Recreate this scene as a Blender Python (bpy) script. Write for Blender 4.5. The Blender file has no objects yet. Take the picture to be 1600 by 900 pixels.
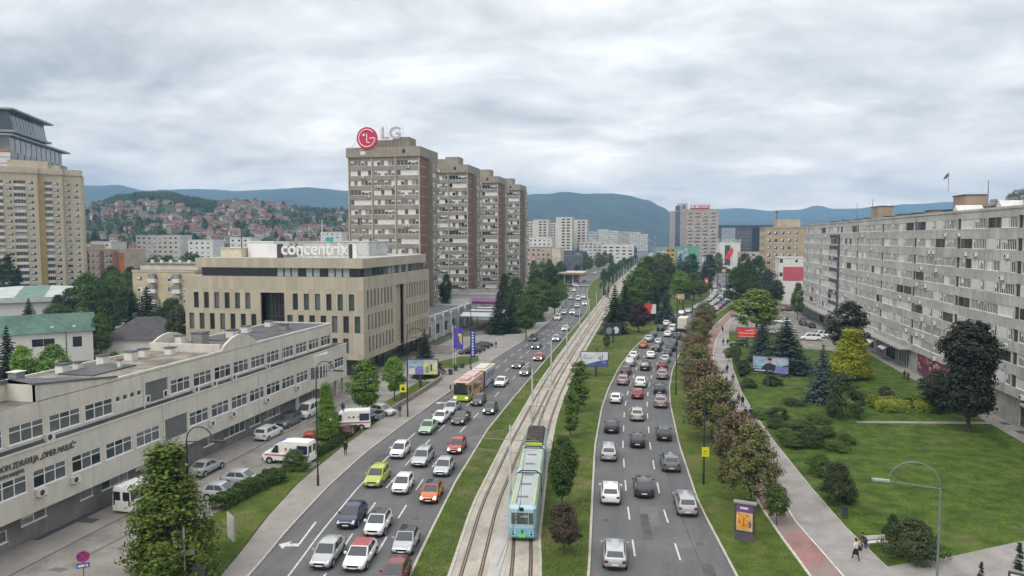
import bpy, bmesh, math, random
from mathutils import Vector, Matrix, noise as mnoise
R = math.radians
rnd = random.Random(7)
HAZE_D = 2.0e-4
HORIZON_GLOW = .75
S = bpy.context.scene
COL = S.collection

# ---------------------------------------------------------------- camera, sky, sun, exposure
FPX, CAMH, HORIZON, VPX = 1130.0, 25.0, 372.0, 1033.0
PITCH = math.atan((450 - HORIZON) / FPX)
YAW = math.atan((VPX - 800) / (FPX * math.cos(PITCH) + 78 * math.sin(PITCH)))
cd = bpy.data.cameras.new('camera'); cam = bpy.data.objects.new('camera', cd); COL.objects.link(cam)
cam.location = (0, 0, CAMH); cam.rotation_euler = (math.pi / 2 - PITCH, 0, YAW)
cd.sensor_width = 36; cd.lens = 36 * FPX / 1600; cd.clip_start = 1; cd.clip_end = 30000
S.camera = cam
S.render.resolution_x, S.render.resolution_y = 1024, 576
SUN_EL, SUN_DIR = R(52), Vector((-0.42, -0.78, 0)).normalized()
W = bpy.data.worlds.new('World'); S.world = W; W.use_nodes = True

def build_world():
    nt = W.node_tree; N, L = nt.nodes, nt.links
    for n in list(N): N.remove(n)
    out = N.new('ShaderNodeOutputWorld'); bg = N.new('ShaderNodeBackground'); bg.inputs[1].default_value = 0.1
    L.new(bg.outputs[0], out.inputs[0])
    sky = N.new('ShaderNodeTexSky'); sky.sky_type = 'NISHITA'; sky.sun_disc = False
    sky.sun_elevation = SUN_EL; sky.sun_rotation = math.atan2(SUN_DIR.x, SUN_DIR.y) % (2 * math.pi)
    tc = N.new('ShaderNodeTexCoord'); sep = N.new('ShaderNodeSeparateXYZ'); L.new(tc.outputs['Generated'], sep.inputs[0])
    def math_(op, a, b=None, clamp=False):
        n = N.new('ShaderNodeMath'); n.operation = op; n.use_clamp = clamp
        for i, q in enumerate((a, b)):
            if q is None: continue
            if isinstance(q, (int, float)): n.inputs[i].default_value = q
            else: L.new(q, n.inputs[i])
        return n.outputs[0]
    z = math_('MAXIMUM', sep.outputs[2], 0.0)
    den = math_('ADD', z, 0.24)
    cx = math_('DIVIDE', sep.outputs[0], den); cy = math_('DIVIDE', sep.outputs[1], den)
    comb = N.new('ShaderNodeCombineXYZ'); L.new(cx, comb.inputs[0]); L.new(cy, comb.inputs[1])
    def noise(scale, detail, rough, dist, off=0, sx=1.0):
        mp = N.new('ShaderNodeMapping'); L.new(comb.outputs[0], mp.inputs[0])
        mp.inputs['Location'].default_value = (off, off * .7, 0); mp.inputs['Rotation'].default_value = (0, 0, R(14)); mp.inputs['Scale'].default_value = (sx, 1, 1)
        n = N.new('ShaderNodeTexNoise'); n.inputs['Scale'].default_value = scale; n.inputs['Detail'].default_value = detail
        n.inputs['Roughness'].default_value = rough; n.inputs['Distortion'].default_value = dist; L.new(mp.outputs[0], n.inputs['Vector']); return n.outputs[0]
    n1 = noise(1.9, 9, .58, .4, 3.1, .75); n2 = noise(6.0, 8, .6, .4, 9.4, .8); n3 = noise(.7, 3, .5, 0, 5.7)
    v = math_('ADD', math_('MULTIPLY', n1, .56), math_('ADD', math_('MULTIPLY', n2, .15), math_('MULTIPLY', n3, .29)))
    ramp = N.new('ShaderNodeValToRGB'); L.new(v, ramp.inputs[0]); e = ramp.color_ramp.elements
    e[0].position = .40; e[0].color = (.37, .372, .378, 1); e[1].position = .60; e[1].color = (.92, .905, .88, 1)
    m = ramp.color_ramp.elements.new(.465); m.color = (.555, .553, .553, 1)
    m2 = ramp.color_ramp.elements.new(.525); m2.color = (.70, .69, .68, 1)
    # the overcast gets brighter towards the zenith, and glows a little along the horizon
    up = math_('ADD', math_('MULTIPLY', math_('MAXIMUM', math_('SUBTRACT', sep.outputs[2], .22), 0), 1.05), 1.0)
    hz = math_('MULTIPLY', math_('POWER', math_('SUBTRACT', 1.0, math_('MINIMUM', math_('MULTIPLY', z, 4.5), 1)), 1.4), HORIZON_GLOW)
    glow = math_('ADD', up, hz)
    k = math_('MULTIPLY', glow, 9.6)
    vm = N.new('ShaderNodeVectorMath'); vm.operation = 'SCALE'; L.new(ramp.outputs[0], vm.inputs[0]); L.new(k, vm.inputs['Scale'])
    mix = N.new('ShaderNodeMix'); mix.data_type = 'RGBA'; mix.inputs[0].default_value = .96
    tint = N.new('ShaderNodeMix'); tint.data_type = 'RGBA'; tint.blend_type = 'MULTIPLY'; tint.inputs[7].default_value = (1.22, 1.0, .78, 1)
    L.new(math_('MULTIPLY', hz, 1.0 / HORIZON_GLOW), tint.inputs[0]); L.new(vm.outputs[0], tint.inputs[6])
    L.new(sky.outputs[0], mix.inputs[6]); L.new(tint.outputs[2], mix.inputs[7]); L.new(mix.outputs[2], bg.inputs[0])
build_world()
sd = bpy.data.lights.new('sun', 'SUN'); sun = bpy.data.objects.new('sun', sd); COL.objects.link(sun)
sd.energy = 1.5; sd.angle = R(32); sd.color = (1, .96, .9)
tosun = Vector((SUN_DIR.x * math.cos(SUN_EL), SUN_DIR.y * math.cos(SUN_EL), math.sin(SUN_EL)))
sun.rotation_euler = tosun.to_track_quat('Z', 'Y').to_euler()
V = S.view_settings; V.view_transform = 'Standard'; V.look = 'None'; V.exposure = 0.6; V.gamma = 1; V.use_curve_mapping = False
C = S.cycles
C.use_denoising = True; C.max_bounces = 6; C.diffuse_bounces = 3; C.glossy_bounces = 3; C.transmission_bounces = 3; C.volume_bounces = 0; C.transparent_max_bounces = 6
C.caustics_reflective = False; C.caustics_refractive = False; C.sample_clamp_indirect = 4
S.render.use_persistent_data = False

# ---------------------------------------------------------------- helpers
_cp, _sp, _cy, _sy = math.cos(PITCH), math.sin(PITCH), math.cos(YAW), math.sin(YAW)
def ray(px, py):
    r, u = px - 800, 450 - py
    fy = FPX * _cp + u * _sp; uz = u * _cp - FPX * _sp
    return Vector((r * _cy - fy * _sy, r * _sy + fy * _cy, uz))
def at(px, py, h=0.0):
    """the point of the horizontal plane z=h that stands at this place of the photo"""
    d = ray(px, py); t = (h - CAMH) / d.z
    return Vector((d.x * t, d.y * t, h))
def far(px, Z):
    """ground position in the direction px, Z metres ahead"""
    r = (px - 800) / FPX * Z
    return Vector((r * _cy - Z * _sy, r * _sy + Z * _cy, 0))
def zof(py, Z): return CAMH + (HORIZON - py) * Z / FPX

def lerp(a, b, t): return a + (b - a) * t
def interp(pts, y):
    """x of a polyline [(x,y)...] at y"""
    if y <= pts[0][1]: a, b = pts[0], pts[1]
    elif y >= pts[-1][1]: a, b = pts[-2], pts[-1]
    else:
        for a, b in zip(pts, pts[1:]):
            if a[1] <= y <= b[1]: break
    return lerp(a[0], b[0], (y - a[1]) / (b[1] - a[1]))

def worldloc(o):
    v = Vector((0, 0, 0))
    while o: v += o.location; o = o.parent
    return v
def tag(o, label=None, cat=None, group=None, kind=None):
    for k, q in (('label', label), ('category', cat), ('group', group), ('kind', kind)):
        if q: o[k] = q
    return o
def empty(name, loc, rz=0, label=None, cat=None, group=None):
    o = bpy.data.objects.new(name, None); COL.objects.link(o); o.location = loc; o.rotation_euler = (0, 0, rz)
    o.empty_display_size = .2
    return tag(o, label, cat, group)
def link(name, me, parent=None, loc=None, rz=0):
    o = bpy.data.objects.new(name, me); COL.objects.link(o)
    if parent: o.parent = parent
    if loc is not None: o.location = loc
    if rz: o.rotation_euler = (0, 0, rz)
    return o
def copy_tree(o, parent=None):
    c = o.copy(); COL.objects.link(c); c.parent = parent
    for ch in o.children: copy_tree(ch, c)
    return c

class MB:
    """collects shapes and links them as ONE mesh object"""
    def __init__(s): s.v = []; s.f = []; s.m = []
    def add(s, vs, fs, m=0):
        n = len(s.v); s.v += [tuple(p) for p in vs]
        for f in fs: s.f.append([n + i for i in f]); s.m.append(m)
    def quad(s, a, b, c, d, m=0): s.add((a, b, c, d), ((0, 1, 2, 3),), m)
    def box(s, x0, x1, y0, y1, z0, z1, m=0, T=None):
        vs = [(x, y, z) for z in (z0, z1) for y in (y0, y1) for x in (x0, x1)]
        if T: vs = [T @ Vector(p) for p in vs]
        s.add(vs, ((0, 2, 3, 1), (4, 5, 7, 6), (0, 1, 5, 4), (2, 6, 7, 3), (0, 4, 6, 2), (1, 3, 7, 5)), m)
    def bar(s, a, b, w, h, m=0):
        a, b = Vector(a), Vector(b); d = (b - a); l = d.length
        q = d.to_track_quat('X', 'Z').to_matrix().to_4x4(); q.translation = a
        s.box(0, l, -w / 2, w / 2, -h / 2, h / 2, m, q)
    def prism(s, pts, z0, z1, m=0, mt=None):
        n = len(pts)
        s.add([(x, y, z0) for x, y in pts] + [(x, y, z1) for x, y in pts],
              [(i, (i + 1) % n, n + (i + 1) % n, n + i) for i in range(n)], m)
        s.add([(x, y, z1) for x, y in pts], [tuple(range(n))], m if mt is None else mt)
    def tube(s, pts, rr, n=6, m=0, cap=True):
        pts = [Vector(p) for p in pts]; k = len(pts)
        if not isinstance(rr, (list, tuple)): rr = [rr] * k
        vs, fs = [], []
        for i, p in enumerate(pts):
            d = (pts[min(i + 1, k - 1)] - pts[max(i - 1, 0)]).normalized()
            a = d.orthogonal() if abs(d.z) < .99 else Vector((1, 0, 0)); a.normalize(); b = d.cross(a)
            if abs(d.z) < .99:
                a = Vector((0, 0, 1)).cross(d).normalized(); b = d.cross(a)
            for j in range(n):
                t = 2 * math.pi * j / n; vs.append(p + (a * math.cos(t) + b * math.sin(t)) * rr[i])
        for i in range(k - 1):
            for j in range(n): fs.append((i * n + j, i * n + (j + 1) % n, (i + 1) * n + (j + 1) % n, (i + 1) * n + j))
        if cap: fs.append(tuple(range(n - 1, -1, -1))); fs.append(tuple(range((k - 1) * n, k * n)))
        s.add(vs, fs, m)
    def disc(s, c, axis, r, n=14, m=0):
        c, ax = Vector(c), Vector(axis).normalized(); a = ax.orthogonal().normalized(); b = ax.cross(a)
        s.add([c + (a * math.cos(2 * math.pi * i / n) + b * math.sin(2 * math.pi * i / n)) * r for i in range(n)], [tuple(range(n))], m)
    def strip(s, left, right, ys, z, m=0):
        pl = [(interp(left, y), y, z) for y in ys]; pr = [(interp(right, y), y, z) for y in ys]
        n = len(ys); s.add(pl + pr, [(i, n + i, n + i + 1, i + 1) for i in range(n - 1)], m)
    def poly(s, pts, z, m=0): s.add([(p[0], p[1], z) for p in pts], [tuple(range(len(pts)))], m)
    def mesh(s, name, mats, smooth=0, off=(0, 0, 0)):
        me = bpy.data.meshes.new(name); ox, oy, oz = off
        me.from_pydata([(x - ox, y - oy, z - oz) for x, y, z in s.v], [], s.f)
        for mt in mats: me.materials.append(mt)
        if len(mats) > 1: me.polygons.foreach_set('material_index', s.m)
        if smooth:
            me.polygons.foreach_set('use_smooth', [True] * len(s.f)); me.set_sharp_from_angle(angle=R(smooth))
        me.update(); return me
    def build(s, name, mats, parent=None, smooth=0, loc=None):
        if not isinstance(mats, (list, tuple)): mats = [mats]
        off = worldloc(parent) if parent else (loc or (0, 0, 0))
        o = link(name, s.mesh(name, mats, smooth, off), parent, None if parent else loc)
        return o

# ---------------------------------------------------------------- materials
MATS = {}
def mat(name, col, rough=.65, var=.12, scale=1.5, bump=0.0, spec=.3, metal=0.0, detail=5, stretch=None, col2=None, emit=0, coat=0, lo=.35, hi=.65, fine=0, worn=None):
    if name in MATS: return MATS[name]
    m = bpy.data.materials.new(name); m.use_nodes = True; nt = m.node_tree; N, L = nt.nodes, nt.links
    p = N['Principled BSDF']; p.inputs['Roughness'].default_value = rough; p.inputs['Specular IOR Level'].default_value = spec
    p.inputs['Metallic'].default_value = metal; p.inputs['Coat Weight'].default_value = coat; p.inputs['Coat Roughness'].default_value = .06
    c = tuple(col) + (1,)
    p.inputs['Base Color'].default_value = c
    if emit: p.inputs['Emission Color'].default_value = c; p.inputs['Emission Strength'].default_value = emit
    if var or col2 or bump:
        tc = N.new('ShaderNodeTexCoord'); mp = N.new('ShaderNodeMapping'); L.new(tc.outputs['Object'], mp.inputs[0])
        if stretch: mp.inputs['Scale'].default_value = stretch
        n = N.new('ShaderNodeTexNoise'); n.inputs['Scale'].default_value = scale; n.inputs['Detail'].default_value = detail; n.inputs['Roughness'].default_value = .62
        L.new(mp.outputs[0], n.inputs['Vector'])
        r = N.new('ShaderNodeValToRGB'); L.new(n.outputs[0], r.inputs[0]); e = r.color_ramp.elements
        e[0].position, e[1].position = lo, hi
        a = [max(0, q * (1 - var)) for q in col]; b = col2 or [min(1, q * (1 + var)) for q in col]
        e[0].color = tuple(a) + (1,); e[1].color = tuple(b) + (1,); src = r.outputs[0]
        if fine:
            n2 = N.new('ShaderNodeTexNoise'); n2.inputs['Scale'].default_value = scale * 14; n2.inputs['Detail'].default_value = 3
            L.new(mp.outputs[0], n2.inputs['Vector'])
            mr = N.new('ShaderNodeMapRange'); mr.inputs[1].default_value = .3; mr.inputs[2].default_value = .7; mr.inputs[3].default_value = 1 - fine; mr.inputs[4].default_value = 1 + fine
            L.new(n2.outputs[0], mr.inputs[0]); vm = N.new('ShaderNodeVectorMath'); vm.operation = 'SCALE'
            L.new(src, vm.inputs[0]); L.new(mr.outputs[0], vm.inputs['Scale']); src = vm.outputs[0]
        if worn:   # patches with a look of their own: (colour, scale, from, to)
            n3 = N.new('ShaderNodeTexNoise'); n3.inputs['Scale'].default_value = worn[1]; n3.inputs['Detail'].default_value = 7; n3.inputs['Roughness'].default_value = .65; L.new(tc.outputs['Object'], n3.inputs['Vector'])
            m3 = N.new('ShaderNodeMapRange'); m3.inputs[1].default_value = worn[2]; m3.inputs[2].default_value = worn[3]; L.new(n3.outputs[0], m3.inputs[0])
            x3 = N.new('ShaderNodeMix'); x3.data_type = 'RGBA'; L.new(m3.outputs[0], x3.inputs[0]); L.new(src, x3.inputs[6]); x3.inputs[7].default_value = tuple(worn[0]) + (1,); src = x3.outputs[2]
        L.new(src, p.inputs['Base Color'])
        if bump:
            b_ = N.new('ShaderNodeBump'); b_.inputs['Strength'].default_value = bump; b_.inputs['Distance'].default_value = .05
            L.new(n.outputs[0], b_.inputs['Height']); L.new(b_.outputs[0], p.inputs['Normal'])
    MATS[name] = m; return m

def weathered(name, col, streak=.35, dirt=(.18, .165, .15), panel=None, panelvar=.12, rough=.8, blotch=.15, pz=3.0):
    """plaster or concrete with rain streaks, blotches and, when asked for, cladding panels"""
    if name in MATS: return MATS[name]
    m = bpy.data.materials.new(name); m.use_nodes = True; nt = m.node_tree; N, L = nt.nodes, nt.links
    p = N['Principled BSDF']; p.inputs['Roughness'].default_value = rough; p.inputs['Specular IOR Level'].default_value = .25
    tc = N.new('ShaderNodeTexCoord'); sp = N.new('ShaderNodeSeparateXYZ'); L.new(tc.outputs['Object'], sp.inputs[0])
    ad = N.new('ShaderNodeMath'); ad.operation = 'ADD'; L.new(sp.outputs[0], ad.inputs[0]); L.new(sp.outputs[1], ad.inputs[1])
    cb = N.new('ShaderNodeCombineXYZ'); L.new(ad.outputs[0], cb.inputs[0]); L.new(sp.outputs[2], cb.inputs[1])
    def nz(sc, scl, det, vec):
        mp = N.new('ShaderNodeMapping'); L.new(vec, mp.inputs[0]); mp.inputs['Scale'].default_value = scl
        n = N.new('ShaderNodeTexNoise'); n.inputs['Scale'].default_value = sc; n.inputs['Detail'].default_value = det; n.inputs['Roughness'].default_value = .6; L.new(mp.outputs[0], n.inputs['Vector']); return n.outputs[0]
    def mixc(f, a, b):
        x = N.new('ShaderNodeMix'); x.data_type = 'RGBA'
        for i, q in ((0, f), (6, a), (7, b)):
            if isinstance(q, (tuple, list)): x.inputs[i].default_value = tuple(q) + (1,)
            elif isinstance(q, float): x.inputs[i].default_value = q
            else: L.new(q, x.inputs[i])
        return x.outputs[2]
    def rng(v, a, b, c, d):
        x = N.new('ShaderNodeMapRange'); L.new(v, x.inputs[0])
        for i, q in enumerate((a, b, c, d)): x.inputs[i + 1].default_value = q
        return x.outputs[0]
    base = mixc(rng(nz(.35, (1, 1, 1), 6, tc.outputs['Object']), .35, .68, 0, 1), tuple(q * (1 + blotch) for q in col), tuple(q * (1 - blotch) for q in col))
    if panel:
        br = N.new('ShaderNodeTexBrick'); L.new(cb.outputs[0], br.inputs['Vector']); br.inputs['Scale'].default_value = 1
        br.inputs['Brick Width'].default_value = panel; br.inputs['Row Height'].default_value = pz; br.inputs['Mortar Size'].default_value = .012; br.inputs['Bias'].default_value = 0
        br.offset = 0.0
        br.inputs['Color1'].default_value = (1 - panelvar,) * 3 + (1,); br.inputs['Color2'].default_value = (1 + panelvar,) * 3 + (1,); br.inputs['Mortar'].default_value = (.55, .55, .55, 1)
        x = N.new('ShaderNodeMix'); x.data_type = 'RGBA'; x.blend_type = 'MULTIPLY'; x.inputs[0].default_value = 1
        L.new(base, x.inputs[6]); L.new(br.outputs[0], x.inputs[7]); base = x.outputs[2]
    st = rng(nz(1.6, (1.0, .09, 1), 5, cb.outputs[0]), .5, .78, 0, streak)
    base = mixc(st, base, tuple(dirt))
    fine = rng(nz(6, (1, 1, 1), 3, tc.outputs['Object']), .3, .7, .92, 1.08)
    vm = N.new('ShaderNodeVectorMath'); vm.operation = 'SCALE'; L.new(base, vm.inputs[0]); L.new(fine, vm.inputs['Scale'])
    L.new(vm.outputs[0], p.inputs['Base Color']); MATS[name] = m; return m

def leafmat(name, a, b, c=None, trans=.25):
    """leaves: tone differs from leaf to leaf and from tree to tree"""
    if name in MATS: return MATS[name]
    a, b, c = [tuple(min(.6, v * 1.3) for v in q) if q else q for q in (a, b, c)]
    m = bpy.data.materials.new(name); m.use_nodes = True; nt = m.node_tree; N, L = nt.nodes, nt.links
    for n in list(N): N.remove(n)
    out = N.new('ShaderNodeOutputMaterial'); df = N.new('ShaderNodeBsdfPrincipled'); df.inputs['Roughness'].default_value = .55; df.inputs['Specular IOR Level'].default_value = .25
    tr = N.new('ShaderNodeBsdfTranslucent'); mx = N.new('ShaderNodeMixShader'); mx.inputs[0].default_value = trans
    g = N.new('ShaderNodeNewGeometry'); oi = N.new('ShaderNodeObjectInfo')
    r = N.new('ShaderNodeValToRGB'); e = r.color_ramp.elements; L.new(g.outputs['Random Per Island'], r.inputs[0])
    e[0].color = tuple(a) + (1,); e[1].color = tuple(b) + (1,)
    if c: q = e.new(.93); q.color = tuple(b) + (1,); e[2].color = tuple(c) + (1,)
    mr = N.new('ShaderNodeMapRange'); L.new(oi.outputs['Random'], mr.inputs[0]); mr.inputs[3].default_value = .68; mr.inputs[4].default_value = 1.38
    vm = N.new('ShaderNodeVectorMath'); vm.operation = 'SCALE'; L.new(r.outputs[0], vm.inputs[0]); L.new(mr.outputs[0], vm.inputs['Scale'])
    L.new(vm.outputs[0], df.inputs['Base Color']); L.new(vm.outputs[0], tr.inputs[0])
    L.new(df.outputs[0], mx.inputs[1]); L.new(tr.outputs[0], mx.inputs[2]); L.new(mx.outputs[0], out.inputs[0])
    MATS[name] = m; return m

ASPHALT = mat('asphalt', (.114, .113, .116), .85, .2, .5, .06, fine=.07, stretch=(1, .07, 1), lo=.3, hi=.7, worn=((.155, .15, .145), .16, .5, .72))
ASPHALT2 = mat('parking_asphalt', (.235, .22, .20), .9, .22, .3, .25, fine=.12, worn=((.15, .142, .13), .35, .52, .68))
PATCH = mat('asphalt_patch', (.145, .142, .138), .9, .12, .8, fine=.1)
PATCHD = mat('dark_asphalt_patch', (.082, .082, .082), .9, .2, .8, fine=.1)
PAVE = mat('pavement_concrete', (.27, .25, .23), .9, .14, .6, .15, fine=.08, worn=((.19, .175, .16), .3, .5, .7))
PAVE2 = mat('path_asphalt', (.28, .262, .248), .9, .14, .4, .15, fine=.08, worn=((.21, .2, .188), .25, .5, .7))
REDPATH = mat('red_bike_surface', (.265, .145, .135), .9, .18, .5, fine=.1, worn=((.24, .19, .175), .22, .46, .62))
KERB = mat('kerb_stone', (.40, .38, .33), .85, .15, 1.2)
PAINT = mat('road_paint', (.55, .55, .53), .75, .25, 3)
TRACK = mat('track_concrete', (.37, .335, .285), .88, .16, .5, .1, fine=.1, stretch=(1, .25, 1), worn=((.27, .235, .19), .3, .5, .7))
TRACK2 = mat('track_slab', (.40, .385, .36), .88, .1, .4, fine=.08)
GROOVE = mat('groove_dirt', (.10, .08, .06), .9, .3, 1.5)
RAIL = mat('rail_steel', (.30, .27, .24), .4, .2, 2, metal=.8)
GRASS = mat('lawn_grass', (.036, .072, .012), .9, .1, .5, .3, col2=(.086, .13, .020), fine=.34, worn=((.13, .135, .05), .11, .54, .72), detail=8, spec=.1, lo=.36, hi=.64)
GRASSV = mat('verge_grass', (.046, .08, .014), .9, .1, .6, .3, col2=(.105, .135, .028), fine=.34, worn=((.16, .145, .065), .17, .52, .7), detail=8, spec=.1, lo=.3, hi=.72)
GRDCITY = mat('city_ground', (.075, .085, .045), .95, .3, .03, col2=(.19, .18, .15), fine=.2)
HILLG = mat('hill_meadow', (.02, .034, .014), .95, .3, .02, col2=(.05, .07, .025), fine=.3)
MOUNT = mat('mountain_forest', (.010, .020, .009), .95, .3, .009, col2=(.034, .05, .024), fine=.35, detail=9, lo=.42, hi=.6)
WHITE = mat('white_pvc', (.74, .74, .72), .45, .05, 3)
OFFWHITE = mat('off_white', (.62, .61, .58), .6, .1, 1)
GLASS = mat('dark_glass', (.022, .027, .032), .07, 0, spec=.7)
CARGLASS = mat('car_glass', (.05, .057, .062), .05, 0, spec=1.0)
GLASSB = mat('blue_glass', (.055, .095, .115), .08, .3, .7, spec=.7)
GLASSG = mat('green_glass', (.05, .085, .075), .08, .2, .7, spec=.7)
CURT = mat('curtained_glass', (.22, .23, .235), .2, .3, 1.4, spec=.6)
CURTSKY = mat('blind_sky_grey_glass', (.11, .12, .13), .15, .3, 2, spec=.6)
SHUT = mat('white_shutter', (.60, .60, .58), .6, .1, 2)
BROWNW = mat('brown_wood', (.085, .055, .04), .6, .3, 2)
STEEL = mat('galvanised_steel', (.42, .43, .44), .45, .1, 2, metal=.6)
LPOLE = mat('light_grey_pole', (.55, .55, .53), .5, .08, 2, metal=.2)
DPOLE = mat('dark_green_pole', (.022, .030, .030), .5, .15, 2)
GPOLE = mat('grey_green_pole', (.14, .17, .17), .5, .15, 2)
BLACK = mat('black', (.012, .012, .013), .5, 0)
DGREY = mat('dark_grey', (.055, .057, .06), .6, .1, 2)
MGREY = mat('mid_grey', (.22, .22, .22), .6, .1, 2)
RUBBER = mat('rubber', (.018, .018, .018), .8, 0)
RIM = mat('alloy_rim', (.34, .34, .35), .4, 0)
BARK = mat('bark', (.085, .065, .05), .9, .3, 3, .4)
DBARK = mat('dark_bark', (.04, .033, .028), .9, .3, 3, .4)
ROOFG = mat('roof_gravel', (.20, .18, .148), .95, .5, .45, .2, fine=.16)
ROOFD = mat('roof_bitumen', (.10, .10, .105), .9, .3, .4)
YELLOW = mat('sign_yellow', (.62, .60, .03), .5, 0)

# ---------------------------------------------------------------- ground, roads, paths
LK = [(-27.6, 30), (-28.5, 40), (-29.6, 48), (-30.9, 55), (-32.4, 66), (-33.3, 77), (-33.5, 91), (-33.3, 113), (-33.4, 150), (-32.5, 170), (-32.2, 190), (-32.6, 218), (-35, 260), (-40, 320), (-46, 380), (-49, 440), (-47, 520), (-41, 700), (-34, 1000), (-30, 1300)]
LR = [(-16.3, 30), (-17.3, 40), (-18.0, 49.6), (-18.7, 55), (-20.4, 70), (-21.9, 90), (-22.4, 110), (-23, 151), (-23.4, 180), (-23.6, 210), (-24.4, 243), (-27, 277), (-32.0, 320), (-37, 380), (-39, 440), (-37.5, 520), (-32, 700), (-26, 1000), (-22, 1300)]
TL = [(-12.6, 30), (-13.8, 40), (-14.9, 50), (-16.8, 64), (-18.4, 86), (-19.7, 111), (-20.4, 128), (-22.0, 205), (-23.5, 300), (-24.4, 430), (-22.5, 700), (-19.5, 960), (-17, 1300)]
TR = [(-6.6, 30), (-7.5, 40), (-8.4, 51), (-9.7, 58), (-12.1, 78), (-13.9, 97), (-14.8, 112), (-15.4, 128), (-16.3, 163), (-17.1, 221), (-18.0, 300), (-18.5, 430), (-16.6, 700), (-13.6, 960), (-11, 1300)]
RL = [(-3.9, 30), (-4.2, 40), (-4.8, 52), (-6.1, 69), (-7.3, 85), (-8.1, 105), (-8.1, 120), (-7.5, 140), (-6, 161), (-3.4, 185), (-.2, 205), (4.8, 230), (11.5, 267), (17, 295), (22, 330), (26, 400), (28, 520), (30, 700), (34, 1000)]
RR = [(9, 30), (7.5, 40), (5.7, 54.5), (3.7, 69), (2.4, 88), (1.6, 110), (1.6, 122), (2.3, 138), (4.2, 160), (7.5, 185), (11.2, 210), (16.8, 241), (22.5, 266), (29, 300), (34, 340), (37.5, 400), (39, 520), (41, 700), (45, 1000)]
BL = [(14, 30), (12.8, 40), (11.2, 55), (10, 63.7), (9, 74), (8.2, 95), (7.9, 120), (8.5, 150), (11, 183), (14.3, 207), (21.4, 246), (27.5, 274), (36, 320)]
BR = [(17, 30), (15.7, 40), (13.6, 55), (11.9, 66), (11.2, 80), (10.6, 100), (10.2, 120), (10.5, 145), (11.2, 160), (13.5, 183), (17, 207), (24, 246), (30, 274), (38.5, 320)]
FR = [(23, 30), (20.6, 43), (17, 58.5), (15.9, 65.6), (15, 75.6), (13.9, 92), (13.3, 108), (13.1, 121), (13.7, 142), (15.6, 172), (18, 200), (21.5, 229), (28, 252), (34, 280), (42, 320)]
YN = list(range(30, 130, 4)) + list(range(130, 330, 8)); YF = YN + list(range(330, 520, 20)) + list(range(520, 1310, 60))
def struct(name, mb, m): return tag(mb.build(name, m), kind='structure')
g = MB(); g.add([(-9000, -500, -.06), (9000, -500, -.06), (9000, 12000, -.06), (-9000, 12000, -.06)], [(0, 1, 2, 3)]); struct('ground', g, GRDCITY)
g = MB(); g.strip(LK, LR, YF, 0); struct('left_road', g, ASPHALT)
g = MB(); g.strip(RL, RR, [y for y in YF if y <= 1000], .001); struct('right_road', g, ASPHALT)
g = MB(); g.strip(TL, TR, YF, .08); struct('tram_track_bed', g, TRACK)
def off(p, d): return [(x + d, y) for x, y in p]
trackL = off(TL, 1.45); trackR = off(TR, -1.35)
g = MB()
for tr in (trackL, trackR):
    for s in (-.7175, .7175): g.strip(off(tr, s - .16), off(tr, s + .16), YF, .084)
struct('rail_groove_surface', g, GROOVE)
g = MB(); g.strip(off(trackL, 1.25), off(trackR, -1.25), [y for y in YF if y < 95], .088); struct('track_slab_path', g, TRACK2)
g = MB()
for tr in (trackL, trackR):
    for s in (-.7175, .7175):
        for a, b in zip(YF, YF[1:]): g.bar((interp(tr, a) + s, a, .095), (interp(tr, b) + s, b, .095), .08, .05)
struct('rail_lines', g, RAIL)
g = MB(); g.strip(off(LR, .2), off(TL, -.25), [y for y in YF if y <= 1000], .1); g.strip(off(TR, .22), off(RL, -.2), [y for y in YF if y <= 1000], .1); struct('median_lawn', g, GRASSV)
g = MB(); g.strip(off(RR, .18), off(BL, -.12), [y for y in YN if y <= 320], .1); struct('right_verge_lawn', g, GRASSV)
g = MB()
for p, w in ((LK, -.16), (LR, .2), (RL, -.2), (RR, .18), (TL, -.25), (TR, .22), (BL, -.12), (FR, .1)):
    q = off(p, w); lo, hi = (p, q) if w > 0 else (q, p)
    ys = [y for y in YF if y <= (320 if p in (BL, FR) else 1000)]
    h = .1 if p in (BL, FR) else .14
    for a, b in zip(ys, ys[1:]):
        v = [(interp(lo, a), a), (interp(hi, a), a), (interp(hi, b), b), (interp(lo, b), b)]
        g.add([(x, y, -.05) for x, y in v] + [(x, y, h) for x, y in v], [(4, 5, 6, 7), (0, 1, 5, 4), (2, 3, 7, 6), (1, 2, 6, 5), (3, 0, 4, 7)])
struct('kerb', g, KERB)
SW = [(-29.6, 30), (-30.6, 42), (-32.3, 50), (-34.3, 58), (-36.0, 67), (-36.9, 78), (-37.4, 90), (-37.3, 119)]
g = MB(); g.strip(SW, off(LK, -.16), [y for y in YN if y <= 119] + [119], .1)
g.poly([(-37.3, 119), (-33.5, 119), (-33.6, 150), (-32.7, 170), (-32.4, 190), (-32.8, 218), (-35.2, 260), (-40.2, 320), (-45, 320), (-39.5, 260), (-37.5, 225), (-38, 195), (-44, 182), (-50.5, 172), (-50.5, 122), (-44, 119)], .1)
struct('left_pavement', g, PAVE)
g = MB(); g.strip(BL, BR, [y for y in YN if y <= 320], .104); struct('bike_path', g, REDPATH)
g = MB(); g.strip(off(BR, .12), FR, [y for y in YN if y <= 320], .106); struct('footpath', g, PAVE2)
g = MB(); g.strip(BR, off(BR, .12), [y for y in YN if y <= 320], .107); g.strip(BL, off(BL, .1), [y for y in YN if y <= 320], .108); struct('bike_path_line_markings', g, PAINT)
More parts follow.
